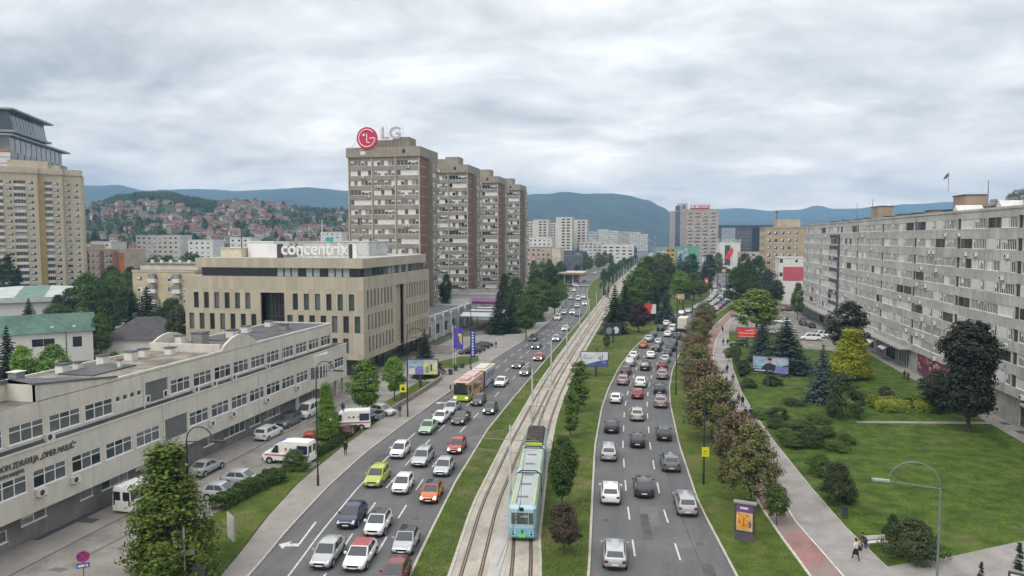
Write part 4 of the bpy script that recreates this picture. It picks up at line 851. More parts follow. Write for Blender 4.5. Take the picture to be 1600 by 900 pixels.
def balc(t):
    for k in range(4):
        for u in (x1 - 6.8, x0 + 5.6):
            q = MB(); q.box(u, u + 2.3, y - 1.1, y - .03, 12.4 - 3 * k, 13.5 - 3 * k, 0); q.box(u + .1, u + 2.2, y - 1.0, y - .03, 13.5 - 3 * k, 14.9 - 3 * k, 1); q.build('balcony', [OFFWHITE, CURT], t)
    q = MB(); q.box(x0 + 1, x1 - .5, y + 2, y + 15, 15.9, 17.6); q.box(x0 + .6, x1, y + 1.6, y + 15.4, 17.6, 17.8, 1); q.build('roof_storey', [LIGHTC, ROOFG], t)
    for k in range(6): q = MB(); q.box(x0 + 3 + 3 * k, x0 + 3.7 + 3 * k, y + 4, y + 4.7, 17.8, 18.7); q.build('chimney', OFFWHITE, t)
block('apartment_house', 'ochre and cream apartment house with white glazed balconies behind the beige office', 'apartment block', x0, x1, y, y + 16, 15.4, weathered('ochre_cream', (.46, .39, .27), .2, (.3, .26, .2), None), [12.7 - 3 * k for k in range(5)], '+X', (1.5, 4.9, 1.7, 4), None, 'strip', 1.4, 40, extra=balc)
for (pa, pb, Z, h, m, lab, rws) in ((208, 288, 470, 26.5, LIGHTC, 'long plain beige apartment slab below the hillside houses', 6), (143, 178, 420, 22.5, LIGHTC, 'small beige flat roofed block with a brown centre strip behind the orange end wall', 5), (292, 336, 450, 23.5, WHITEP, 'white terraced block right of the long beige slab at the hill foot', 5), (178, 214, 360, 18, WHITEP, 'white house with a dark pitched look behind the orange end wall', 3), (358, 395, 480, 25, WHITEP, 'pair of white low blocks in front of the hill above the white plant box', 5), (440, 500, 520, 22, LIGHTC, 'pale low slab in the trees above the rooftop lettering', 3), (500, 536, 640, 30, WHITEP, 'pale slab in the trees just left of the nearest brown tower', 4), (128, 143, 410, 21, BEIGE, 'narrow beige block squeezed beside the cream tower', 5), (395, 440, 300, 16.5, LIGHTC, 'pale flat roofed hall seen over the office plant rooms', 2)):
    a, c, yy = pbox(pa, pb, Z); n_ = max(3, int((c - a) / 4))
    block('apartment_house', lab.replace('with a dark pitched look', 'with a flat dark roof'), 'apartment block', a, c, yy, yy + 12, h, m, [h - 2.3 - 2.9 * k for k in range(rws)], '+X', (1.2, (c - a - 1.5) / n_, 1.7, n_), None, 'block', 1.3, 36, n=1)

def gable(name, label, x0, x1, y0, y1, h, rh, wm, rm, rz=0, hip=False, over=.5, axis='x', extra=None, loc=None, wins=()):
    """a pitched roof house; ridge along x or y"""
    w, d = (x1 - x0), (y1 - y0); t = empty(name, (0, 0, 0), 0, label, 'house'); b = MB()
    X0, X1, Y0, Y1 = -w / 2, w / 2, -d / 2, d / 2
    wall_face(b, '-Y', Y0, X0, X1, 0, h, wins, .15)
    for pts in (((X1, Y0), (X1, Y1)), ((X1, Y1), (X0, Y1)), ((X0, Y1), (X0, Y0))): b.quad((*pts[0], 0), (*pts[1], 0), (*pts[1], h), (*pts[0], h))
    r = MB(); o = over; rx = (d / 2 if hip else -o)
    A, B_, C_, D = (X0 - o, Y0 - o, h - .15), (X1 + o, Y0 - o, h - .15), (X1 + o, Y1 + o, h - .15), (X0 - o, Y1 + o, h - .15)
    P, Q = (X0 + rx, 0, h + rh), (X1 - rx, 0, h + rh)
    r.quad(A, B_, Q, P); r.quad(C_, D, P, Q); r.add([B_, C_, Q], [(0, 1, 2)]); r.add([D, A, P], [(0, 1, 2)])
    if not hip: b.add([(X1, Y0, h), (X1, Y1, h), (X1, 0, h + rh - .2)], [(0, 1, 2)]); b.add([(X0, Y0, h), (X0, Y1, h), (X0, 0, h + rh - .2)], [(0, 1, 2)])
    r.quad(A, D, C_, B_)
    b.build('wall', wm, t); r.build('roof', rm, t)
    for i, op in enumerate(wins): window(t, '-Y', Y0, op, 2 if op[1] - op[0] > 2 else 1, 'plain', i, .1)
    if extra: extra(t)
    t.location = ((x0 + x1) / 2, (y0 + y1) / 2, 0); t.rotation_euler = (0, 0, rz); return t
# white house with the copper green roof
GREENR = weathered('copper_green_roof', (.075, .135, .11), .4, (.16, .2, .19), .55, .12, blotch=.25, pz=30)
a, c = at(8, 573), at(127, 564)
def gh(t):
    for x in (1.6, 5.4): q = MB(); q.box(x - .3, x + .3, -5.0, -4.5, 6.6, 7.3); q.build('roof_vent', OFFWHITE, t)
    q = MB(); q.tube([(3.9, -6.05, .2), (3.9, -6.05, 6.2)], .07); q.build('downpipe', DGREY, t)
gable('white_house', 'white rendered house with a copper green roof behind the clinic', -8.6, 8.6, -6, 6, 6.3, 3.1, WHITEP, GREENR, extra=gh, wins=[(-1.9, 2.0, 3.4, 5.0), (5.0, 6.7, 2.9, 5.1)]); t = bpy.data.objects['white_house']
m_ = (a + c) / 2; ang = math.atan2((c - a).y, (c - a).x); nrm = Vector((-math.sin(ang), math.cos(ang), 0)); t.location = m_ + nrm * 6; t.rotation_euler = (0, 0, ang)
# dark hip roof house and the small kiosk behind it
p = at(205, 556); SLATE = weathered('dark_slate_roof', (.075, .07, .075), .2, (.12, .11, .11), 1.2, .12, pz=.6)
def dh(t): q = MB(); q.box(-3.4, -2.6, 0, .8, 4.5, 8.6); q.build('chimney', DGREY, t)
gable('dark_roofed_house', 'low house with a dark slate hip roof behind the arched clinic parapet', p.x - 8.5, p.x + 8.5, p.y, p.y + 12, 3.6, 4.2, WHITEP, SLATE, R(26), True, extra=dh)
p = at(190, 527)
def kx(t):
    for x, m in ((-2.6, mat('maroon_panel', (.22, .035, .05), .5)), (.3, WHITE)): q = MB(); q.box(x, x + 2.4, -2.56, -2.51, .8, 2.6); q.build('front_panel', m, t)
block('kiosk', 'small flat roofed kiosk with maroon and white front panels between the trees', 'kiosk', p.x - 3.5, p.x + 3.5, p.y, p.y + 5, 3.4, LIGHTC); kx_ = bpy.data.objects['kiosk']; kx(kx_)
# hall with the curved green and white roof
p = far(52, 238)
t = empty('sports_hall', (0, 0, 0), 0, 'wide hall with a shallow curved roof of green and white strips below the cream tower', 'hall')
b = MB(); b.box(-27, 24, -14, 14, 0, 5.2); b.build('wall', WHITEP, t)
q = MB(); n = 20
for i in range(n):
    a0, a1 = -28 + 53 * i / n, -28 + 53 * (i + 1) / n; f = lambda a: 5.2 + 3.4 * math.cos((a + 1.5) / 27.5 * math.pi / 2.3)
    q.quad((a0, -15, f(a0) - 1.9), (a1, -15, f(a1) - 1.9), (a1, 15, f(a1)), (a0, 15, f(a0)), 0 if (i // 3) % 2 else 1)
    q.quad((a0, -15, 5.0), (a1, -15, 5.0), (a1, -15, f(a1) - 1.9), (a0, -15, f(a0) - 1.9), 1)
q.build('roof', [mat('green_sheet_roof', (.14, .23, .20), .5, .2, .3), mat('white_sheet_roof', (.44, .48, .47), .5, .15, .3)], t)
q = MB(); q.box(-27.2, -20, -15.3, -15.02, 3.0, 5.0); q.build('sign_board', mat('pale_pink_panel', (.60, .38, .40), .6), t)
t.location = (p.x, p.y, 0); t.rotation_euler = (0, 0, R(40))
p = at(8, 548)
block('shed', 'low shed with a rusty brown flat roof left of the green roofed house', 'shed', p.x - 5, p.x + 3, p.y + 10, p.y + 16, 4.4, BEIGE, roof=mat('rust_roof', (.26, .14, .09), .8, .3, .5))
# low trade building right of the office
GREYP = weathered('pale_grey_panel', (.40, .41, .43), .25, (.24, .24, .24), 2.4, .06)
def low(t):
    for k in range(6):
        q = MB(); q.box(-54.9, -54.2, 163 + 7 * k, 168.6 + 7 * k, 4.9, 6.1, 0); q.box(-54.18, -54.12, 163.3 + 7 * k, 168.3 + 7 * k, 5.1, 5.9, 1); q.build('sign_panel', [GREYP, mat('sign_steel_blue', (.10, .12, .26), .5, .5, 1.5, col2=(.5, .52, .6))], t)
        q = MB(); q.box(-54.5, -54.02, 162.2 + 7 * k, 162.8 + 7 * k, 0, 5.6); q.build('pillar', OFFWHITE, t)
block('trade_building', 'long low grey trade building with sign panels right of the beige office', 'shop', -80, -54.5, 161, 206, 5, GREYP, [1], '+X', None, (1.6, 7, 4.6, 6), 'plain', 2.6, 20, extra=low, n=3)
def pav(t):
    q = MB(); q.box(-56.5, -44.2, 213.9, 213.97, 4.7, 6.9, 0); q.box(-56.5, -44.2, 213.86, 213.89, 5.0, 5.6, 1); q.build('sign_band', [mat('mauve_board', (.36, .24, .36), .6), mat('dark_purple_band', (.12, .03, .12), .6)], t)
    q = MB(); q.box(-63, -57.5, 213.9, 213.97, 4.6, 6.4); q.build('white_board', OFFWHITE, t)
block('pavilion', 'single storey pavilion with a mauve sign band before the second brown tower', 'shop', -66, -42.5, 214, 232, 7.6, GREYP, [1.0], '+X', (2, 4.2, 3, 5), (2, 4, 3, 4), 'plain', 2.4, 12, extra=pav, roof=ROOFG)
def shelter(p, label):
    t = empty('canopy_shelter', (p.x, p.y, 0), 0, label, 'canopy'); q = MB()
    for k in range(6): q.add([(p.x - 6, p.y + 4 * k, 4.2), (p.x + 4, p.y + 4 * k, 4.2), (p.x + 4, p.y + 4 * k + 3.6, 4.9), (p.x - 6, p.y + 4 * k + 3.6, 4.9)], [(0, 1, 2, 3)], k % 2); q.bar((p.x - 6, p.y + 4 * k, 4.1), (p.x + 4, p.y + 4 * k, 4.1), .2, .2, 2)
    q.build('roof', [GREYP, DGREY, MGREY], t); q = MB()
    for k in range(4): q.tube([(p.x + 3.8, p.y + 6 * k, 0), (p.x + 3.8, p.y + 6 * k, 4.2)], .1); q.tube([(p.x - 5.8, p.y + 6 * k, 0), (p.x - 5.8, p.y + 6 * k, 4.2)], .1)
    q.build('post', DGREY, t)
shelter(Vector((-46.5, 186, 0)), 'striped slatted canopy beside the parked dark cars near the blue banner')

# right side beyond the long block
x0, x1, y = pbox(1195, 1258, 292)
def rr(t):
    q = MB(); q.box(x0 + 5, x1 - 2, y + 3, y + 12, 29.4, 32.5); q.build('roof_storey', BEIGE, t)
block('apartment_house', 'tan apartment house behind the far end of the long grey block', 'apartment block', x0, x1 + 6, y, y + 16, 29, weathered('tan_facade', (.37, .30, .21), .35, (.18, .14, .1), None), [26.2 - 3 * k for k in range(9)], '-X', (1, 2.6, 1.4, 5), (1.5, 3, 1.6, 5), 'block', 1.5, 80, extra=rr, n=2)
x0, x1, y = pbox(1218, 1257, 272)
def red(t):
    q = MB(); q.box(x0 + 1.5, x1 + .05, y - .09, y - .02, 9.0, 14.2); q.build('red_facade_panel', mat('raspberry_panel', (.46, .09, .13), .6, .1, .5), t)
    q = MB(); q.disc((x1 - 3, y - .06, 16.4), (0, -1, 0), .5, 14); q.build('round_window', GLASS, t)
block('corner_house', 'narrow white house with a raspberry red facade panel at the end of the side street', 'house', x0, x1, y, y + 10, 17.4, WHITEP, [4, 10.5, 15.6], '-X', (.2, 20, 1.2, 1), (2, 5, 2, 2), 'plain', 1.6, 12, extra=red)
x0, x1, y = pbox(1124, 1156, 560)
def poster(t):
    q = MB(); q.box(x0 + 4, x1 - 7.5, y - .4, y - .05, 4.5, 19.5, 0); q.build('poster_frame', DGREY, t)
    q = MB(); q.add([(x0 + 4.3 + a, y - .43, z) for a, z in ((.2, 9), (2.8, 8.5), (5, 12), (6.0, 15.5), (5.5, 18), (3.2, 15.5), (1.0, 13.5))], [(0, 1, 2, 3, 4, 5, 6)], 0); q.add([(x0 + 4.3 + a, y - .44, z) for a, z in ((3.4, 9), (4.0, 9), (5.4, 5.2), (4.6, 5.2))], [(0, 1, 2, 3)], 1); q.build('poster_artwork', [mat('poster_red', (.62, .06, .04), .5, .4, .6), mat('poster_pale', (.6, .5, .48), .6)], t)
    text('wall_lettering', 'YUZNOHI', 4.4, .1, mat('letter_grey', (.5, .52, .54), .5), t, ((x0 + x1) / 2 - 1, y + .2, 21.4), 0, 'CENTER', .95)
block('market_building', 'white corner building with a tall red and black poster and roof letters', 'building', x0, x1, y, y + 30, 21, WHITEP, None, '-X', None, (2, 4, 2.4, 6), 'plain', 1.5, 10, extra=poster)
# far towers above the right carriageway
x0, x1, y = pbox(1046, 1072, 690)
def strip(t):
    q = MB(); q.box(x0 + 4.8, x0 + 9.3, y - .12, y - .02, 4, zof(322, 690)); q.build('blue_glass_strip', mat('blue_strip_glass', (.03, .06, .12), .1, .3, .1, spec=.7), t)
    q = MB(); q.box(x0 + 6.5, x1 + .5, y + 1, y + 16, zof(330, 690), zof(318, 690)); q.build('roof_storey', GREYP, t)
    q = MB(); q.box(x0 + 11.2, x0 + 14, y + .9, y + .98, zof(327, 690), zof(321, 690)); q.build('window', GLASSB, t)
block('office_tower', 'grey far tower with a tall blue glass strip at the road end', 'tower', x0, x1, y, y + 22, zof(331, 690), weathered('mauve_grey_panel', (.33, .31, .32), .15, (.25, .24, .24), None), None, '-X')
strip(bpy.data.objects['office_tower'])
x0, x1, y = pbox(1071, 1121, 640)
def redsign(t):
    q = MB(); q.box(x0 + 4, x1 - 8, y + 4, y + 18, zof(328, 640), zof(325, 640)); q.build('roof_base', mat('sign_red_base', (.34, .07, .07), .6), t)
block('residential_tower', 'grey brown far tower with banded balconies and red letters on the roof', 'tower block', x0, x1, y, y + 24, zof(328, 640), weathered('banded_facade', (.36, .31, .27), .3, (.2, .17, .15), None), [zof(331, 640) - 2.4 - 3.1 * k for k in range(16)], '-X', (1.0, 6.6, 4.6, 4), None, 'block', 1.5, 64, extra=redsign, n=3)
t = empty('red_roof_letters', (x0 + 12, y, zof(326, 640)), 0, 'red letters on a frame on top of the banded far tower', 'sign')
text('lettering', 'HOBER', 4.8, .2, mat('letter_red', (.50, .05, .05), .5), t, (x0 + 12, y + 1, zof(326, 640)), 0, 'CENTER', 1.1, bold=.05)
q = MB(); q.bar((x0 + 4, y + 1.4, zof(326, 640)), (x0 + 20, y + 1.4, zof(326, 640)), .3, .3)
for i in range(6): q.bar((x0 + 4 + 3.2 * i, y + 1.5, zof(328, 640)), (x0 + 4 + 3.2 * i, y + 1.5, zof(318, 640)), .2, .2)
q.build('support_frame', mat('red_steel', (.3, .05, .05), .6), t)
x0, x1, y = pbox(1124, 1205, 760)
def dark(t):
    q = MB(); q.box(x0 + 2, x0 + 16, y - .12, y - .02, 6, zof(356, 760)); q.build('pale_glass_wall', mat('pale_curtain_wall', (.28, .31, .34), .3, .2, .3), t)
    q = MB(); q.box(x0 + 33, x0 + 40, y - 1, y - .05, 6, zof(354, 760)); q.build('stair_core', BLACK, t)
    q = MB(); q.box(x0 - 1, x1 + 1, y - 1, y + 20, zof(354, 760), zof(352, 760)); q.build('roof_edge', DGREY, t)
block('office_building', 'wide dark glass office in the distance behind the poster building', 'building', x0, x1, y, y + 20, zof(354, 760), mat('dark_curtain_wall', (.04, .05, .065), .2, .4, .2, spec=.6), [6 + 4 * k for k in range(7)], '-X', (18, 3.4, 2.4, 11), None, 'plain', 2, 40, extra=dark, n=1)
for (pa, pb, Z, h, m, lab, rws, knd) in ((1027, 1044, 600, 13.5, LIGHTC, 'low white banded building left of the ochre one at the junction', 3, 'plain'), (1040, 1056, 560, 17, weathered('ochre_wall', (.44, .28, .10), .1), 'ochre and brown building beside the green billboard house', 2, 'plain'), (1056, 1092, 520, 18.5, mat('teal_board_wall', (.13, .33, .25), .6, .2, .3), 'house wholly wrapped in a blue and green billboard at the junction', 0, 'plain'), (1156, 1200, 520, 14.5, BEIGE, 'beige low house right of the white poster building', 3, 'block'), (1088, 1124, 700, 17, BEIGE, 'beige podium building under the banded far tower', 3, 'block'), (1196, 1222, 700, 24, LIGHTC, 'pale block partly hidden by the tan apartment house', 4, 'block')):
    a, c, yy = pbox(pa, pb, Z); n_ = max(2, int((c - a) / 3.5))
    t = block('corner_building', lab, 'building', a, c, yy, yy + 14, h, m, [h - 2.4 - 3.4 * k for k in range(rws)], '-X', (.8, (c - a - 1) / n_, 2.2, n_), None, knd, 1.5, 24, n=1)
    if 'billboard' in lab and 'wrapped' in lab:
        q = MB(); q.add([(a + 1.2 + u, yy - .06, z) for u, z in ((0, 2), (7.5, 3), (8.2, 9), (6.5, 18), (0, 18))], [(0, 1, 2, 3, 4)]); q.build('billboard_artwork', mat('poster_sky_blue', (.10, .36, .55), .6, .5, .25, col2=(.55, .6, .6)), t)
# left of the avenue, far: white slabs, the petrol station and low blocks
WT = weathered('white_tower_concrete', (.56, .53, .47), .2, (.35, .32, .28), None)
for i, (pa, pb, Z, top, lab) in enumerate(((818, 834, 830, 347, 'white tower partly behind the farthest brown tower'), (833, 857, 800, 344, 'white far tower second from the brown towers, with a flat stepped top'), (856, 869, 860, 349, 'narrow white far tower set back between two wider ones'), (868, 894, 760, 340, 'tallest of the white far towers left of the avenue'), (894, 917, 790, 344, 'white far tower at the right end of the white group'))):
    a, c, yy = pbox(pa, pb, Z); h = zof(top, Z)
    block('white_tower', lab, 'tower block', a, c, yy, yy + 18, h, WT, [h - 3 - 3.0 * k for k in range(int(h / 3) - 1)], '+X', ((c - a) * .36, (c - a) * .3, (c - a) * .2, 2), (2, 8, 3, 2), 'brown', 1.7, 60, 'white towers far down the avenue', n=1)
for i, (pa, pb, Z, top, m, lab) in enumerate(((918, 933, 900, 362, GREYP, 'dark and white office block right of the white towers'), (933, 950, 1250, 359, WT, 'pale slab in the far row, nearest to the white tower group'), (950, 965, 1300, 361, WT, 'pale slab second in the far row'), (965, 982, 1350, 362, BEIGE, 'beige slab in the middle of the far row'), (982, 1000, 1400, 363, WT, 'long pale slab right of the middle of the far row'), (1000, 1012, 1450, 366, WT, 'last pale slab of the far row before the blue office'), (1012, 1024, 1250, 368, mat('blue_grey_glass', (.10, .16, .22), .3, .3, .1), 'blue grey office at the far end of the avenue'), (940, 990, 700, 383, WHITEP, 'long white hall with a red end in the trees left of the avenue'), (905, 940, 760, 378, LIGHTC, 'terraced pale building below the dark and white office'))):
    a, c, yy = pbox(pa, pb, Z); h = zof(top, Z); k_ = max(1, int(h / 3.2) - 1)
    block('distant_slab', lab, 'building', a, c, yy, yy + 16, h, m, [h - 3 - 3.2 * k for k in range(min(k_, 12))], '+X', (1, (c - a) / 5, (c - a) / 8, 5), None, 'block', 1.5, 40, 'blocks far down the avenue', n=1)
for (pa, pb, Z, h, m, lab, rws) in ((822, 862, 470, 19, weathered('peeling_pink_plaster', (.42, .33, .27), .4, (.25, .18, .14), None), 'old pinkish apartment row with a blank cream end, beyond the brown towers', 4), (862, 876, 455, 18.5, weathered('cream_end', (.52, .46, .36), .15), 'blank cream end house joined to the pinkish row', 0), (876, 908, 480, 16, mat('blue_grey_cladding', (.12, .13, .16), .5, .3, .3), 'dark blue grey hall beside the blank cream end house', 1), (826, 862, 560, 25, WHITEP, 'white and blue office bar above the pinkish row', 4)):
    a, c, yy = pbox(pa, pb, Z); n_ = max(2, int((c - a) / 3))
    block('apartment_row', lab, 'building', a, c, yy, yy + 14, h, m, [h - 2.6 - 3 * k for k in range(rws)], '+X', (.6, (c - a) / n_, 1.5, n_), None, 'block', 1.5, 40, n=1)
a, c, yy = pbox(858, 912, 400)
t = empty('petrol_station', ((a + c) / 2, yy, 0), 0, 'petrol station with a wide cream and brown canopy roof left of the avenue', 'petrol station')
q = MB(); q.box(a, c, yy, yy + 22, 4.9, 6.0, 0); q.box(a - .05, c + .05, yy - .05, yy + .2, 5.1, 5.5, 1); q.build('canopy_roof', [mat('canopy_cream', (.55, .45, .36), .6, .1, .3), mat('canopy_brown', (.30, .16, .10), .6)], t)
for u in (.15, .4, .65, .88):
    q = MB(); q.box(lerp(a, c, u), lerp(a, c, u) + .8, yy + 3, yy + 3.8, 0, 4.88); q.build('column', OFFWHITE, t); q = MB(); q.box(lerp(a, c, u) + 2, lerp(a, c, u) + 3.2, yy + 3, yy + 4, 0, 1.9); q.build('fuel_pump', mat('pump_red', (.35, .12, .08), .5), t)
q = MB(); q.box(a + 2, c - 4, yy + 14, yy + 21, 0, 4.0); q.build('shop', WHITEP, t)
p = far(1212, 900)
t = empty('chimney_mast', (p.x, p.y, 0), 0, 'red and white banded chimney mast on the skyline right of the far towers', 'mast'); q = MB()
for k in range(6): q.tube([(p.x, p.y, k * 9.5), (p.x, p.y, (k + 1) * 9.5)], [2.2 - .25 * k, 1.95 - .25 * k], 10, k % 2)
q.tube([(p.x, p.y, 56.5), (p.x, p.y, 58)], 2.0, 10, 2); q.build('mast_shaft', [OFFWHITE, mat('mast_red', (.35, .08, .07), .6), DGREY], t)

# ---------------------------------------------------------------- hills and mountains
def curve(pts, x):
    if x <= pts[0][0]: return pts[0][1]
    for a, b in zip(pts, pts[1:]):
        if x <= b[0]:
            s = (x - a[0]) / (b[0] - a[0]); s = s * s * (3 - 2 * s); return lerp(a[1], b[1], s)
    return pts[-1][1]
def sm(a, b, x): t = max(0, min(1, (x - a) / (b - a))); return t * t * (3 - 2 * t)
def mnt(name, crest, px0, px1, step, Zc, Z0, Z1, nz, m, rough, nr=18):
    b = MB(); cols = int((px1 - px0) / step) + 1
    for j in range(nr + 1):
        for i in range(cols):
            px = px0 + i * step; f = j / nr
            Z = lerp(Z0, Zc, f / .7) if f < .7 else lerp(Zc, Z1, (f - .7) / .3)
            hc = zof(curve(crest, px), Zc)
            s = sm(Z0 - 1, Zc, Z) ** .8 if Z <= Zc else 1 - .75 * (Z - Zc) / (Z1 - Zc)
            p = far(px, Z); n = mnoise.fractal(Vector((p.x / rough, p.y / rough, 3.3)), 1.0, 2.0, 6)
            b.v.append((p.x, p.y, max(-1, hc * s + n * nz * min(1, 2.2 * s * (1.25 - s)) - (2 if j == 0 else 0))))
    for j in range(nr):
        for i in range(cols - 1): b.f.append([j * cols + i, j * cols + i + 1, (j + 1) * cols + i + 1, (j + 1) * cols + i]); b.m.append(0)
    o = tag(b.build(name, m, smooth=60), kind='structure'); return o
CR_HILL = [(20, 345), (90, 330), (125, 327), (160, 322), (195, 314), (230, 311), (265, 311), (300, 319), (340, 326), (380, 325), (420, 329), (470, 334), (520, 338), (580, 342), (660, 352), (740, 372)]
mnt('hill', CR_HILL, 0, 760, 8, 1250, 480, 1900, 12, HILLG, 160, 26)
mnt('hill', [(1480, 345), (1530, 325), (1560, 318), (1585, 309), (1610, 303), (1660, 300), (1750, 306), (1900, 330)], 1440, 1900, 8, 950, 560, 1500, 8, HILLG, 140, 18)
mnt('mountain', [(-300, 300), (60, 300), (120, 293), (155, 294), (185, 292.5), (232, 301), (262, 298), (300, 294.5), (345, 296), (400, 297), (470, 296), (540, 303), (620, 316), (700, 330), (780, 345), (830, 362)], -300, 860, 7, 4200, 2300, 5200, 45, MOUNT, 700)
mnt('mountain', [(680, 362), (760, 335), (815, 309), (845, 304.5), (882, 300), (918, 303.5), (950, 303.5), (982, 307), (1010, 313), (1035, 324), (1050, 335), (1072, 345), (1120, 360), (1180, 371)], 680, 1200, 6, 3700, 2000, 4800, 34, MOUNT, 620)
mnt('mountain', [(980, 345), (1060, 334), (1125, 330), (1165, 328.5), (1200, 331), (1245, 331), (1274, 324.5), (1300, 330), (1340, 329), (1380, 325), (1420, 323), (1470, 318), (1520, 319), (1580, 322), (1700, 312), (1900, 320)], 980, 1900, 7, 5700, 3700, 6500, 45, MOUNT, 900)
mnt('mountain', [(1080, 362), (1140, 350), (1240, 343), (1330, 338), (1420, 332), (1480, 330), (1560, 336), (1700, 330), (1900, 335)], 1080, 1900, 9, 4500, 2800, 5400, 30, MOUNT, 620)

HILLO = [o for o in COL.objects if o.name.startswith('hill')]
from mathutils.bvhtree import BVHTree
bpy.context.view_layer.update()
def bvh(o): return BVHTree.FromPolygons([v.co.copy() for v in o.data.vertices], [tuple(p.vertices) for p in o.data.polygons])
HB = [bvh(o) for o in HILLO]
def hill_z(p):
    zz = 0
    for h in HB:
        r_ = h.ray_cast(Vector((p.x, p.y, 900)), Vector((0, 0, -1)))
        if r_[0]: zz = max(zz, r_[0].z)
    return zz
HM = [mat('house_white', (.50, .48, .44), .8, .1, .3), mat('house_cream', (.42, .36, .28), .8, .1, .3), mat('house_pink', (.36, .26, .22), .8, .1, .3)]
HR = [mat('red_tile_roof', (.15, .062, .046), .8, .3, .5), mat('brown_tile_roof', (.12, .072, .056), .8, .3, .5), mat('grey_tile_roof', (.13, .115, .11), .8, .3, .5), mat('rose_tile_roof', (.19, .105, .085), .8, .3, .5)]
HN = ['red', 'brown', 'grey', 'rose']; HW = ['white', 'cream', 'pink']
def hill_houses():
    r = random.Random(21); protos = {}
    for wi in range(3):
        for ri in range(4):
            w, d, h, rh = r.uniform(8, 12), r.uniform(8, 10), r.uniform(5, 8), r.uniform(2.2, 3.6)
            b = MB(); b.box(-w / 2, w / 2, -d / 2, d / 2, -3, h, 0)
            b.add([(w / 2, -d / 2, h), (w / 2, d / 2, h), (w / 2, 0, h + rh), (-w / 2, -d / 2, h), (-w / 2, d / 2, h), (-w / 2, 0, h + rh)], [(0, 1, 2), (3, 5, 4)], 0)
            for u in (-.3, .05, .32):
                for z in (1.0, 4.0): b.box(w * u - .7, w * u + .7, -d / 2 - .04, -d / 2 + .1, z, z + 1.4, 1)
            wall = b.mesh('wall', [HM[wi], DGREY]); o = .6; q = MB()
            A, B_, C_, D, P, Q = (-w / 2 - o, -d / 2 - o, h - .3), (w / 2 + o, -d / 2 - o, h - .3), (w / 2 + o, d / 2 + o, h - .3), (-w / 2 - o, d / 2 + o, h - .3), (-w / 2 - o, 0, h + rh + .15), (w / 2 + o, 0, h + rh + .15)
            q.quad(A, B_, Q, P); q.quad(C_, D, P, Q); q.box(w * .2, w * .2 + .7, .5, 1.2, h + rh * .5, h + rh + 1.2)
            protos[wi, ri] = (wall, q.mesh('roof', [HR[ri]]))
    spots = []; tries = 0
    while len(spots) < 292 and tries < 40000:
        tries += 1
        if r.random() < .045: px, Z = r.uniform(1535, 1640), r.uniform(640, 930)
        else: px, Z = r.uniform(118, 545), 560 + 690 * r.random() ** .85
        p = far(px, Z)
        if 168 < px < 335 and Z > 990: continue
        if any((p - q).length < 12 for q in spots): continue
        if mnoise.noise(Vector((p.x / 90, p.y / 90, 1))) < -.12: continue
        z = hill_z(p)
        if z < 3: continue
        p.z = z; spots.append(p)
    for p in spots:
        wi, ri = r.choices(range(3), (6, 3, 2))[0], r.choices(range(4), (5, 3, 2, 3))[0]
        big = (p.y > 880); k = math.atan2(-p.x, p.y)
        t = empty('hillside_house', (p.x, p.y, p.z), k + r.uniform(-.7, .7), f'small {HW[wi]} walled house with a {HN[ri]} pitched roof on the wooded hillside', 'house', f'{HW[wi]} houses with {HN[ri]} roofs on the hillside')
        t.scale = (r.uniform(.62, .9),) * 3
        link('wall', protos[wi, ri][0], t); link('roof', protos[wi, ri][1], t)
hill_houses()
def far_houses():
    r = random.Random(5); b = MB(); n = 0
    while n < 330:
        px, Z = (r.uniform(118, 560), r.uniform(700, 1290)) if r.random() < .9 else (r.uniform(1540, 1680), r.uniform(700, 940)); p = far(px, Z)
        if 168 < px < 335 and Z > 990 or mnoise.noise(Vector((p.x / 90, p.y / 90, 1))) < -.1: n += .2; continue
        z = hill_z(p); n += 1
        if z < 4: continue
        T = Matrix.Translation((p.x, p.y, z)) @ Matrix.Rotation(r.random() * 3.1, 4, 'Z'); w, d, h = r.uniform(2.6, 4), r.uniform(2.4, 3.4), r.uniform(3, 5.5); b.box(-w, w, -d, d, -3, h, r.randrange(3), T)
        b.add([T @ Vector(q) for q in ((-w - .4, -d - .4, h), (w + .4, -d - .4, h), (w + .4, d + .4, h), (-w - .4, d + .4, h), (-w, 0, h + 2), (w, 0, h + 2))], [(0, 1, 5, 4), (2, 3, 4, 5), (1, 2, 5), (3, 0, 4)], 3 + r.choice((0, 0, 1, 2, 3)))
    tag(b.build('hillside_houses', HM + HR), kind='stuff')
far_houses()

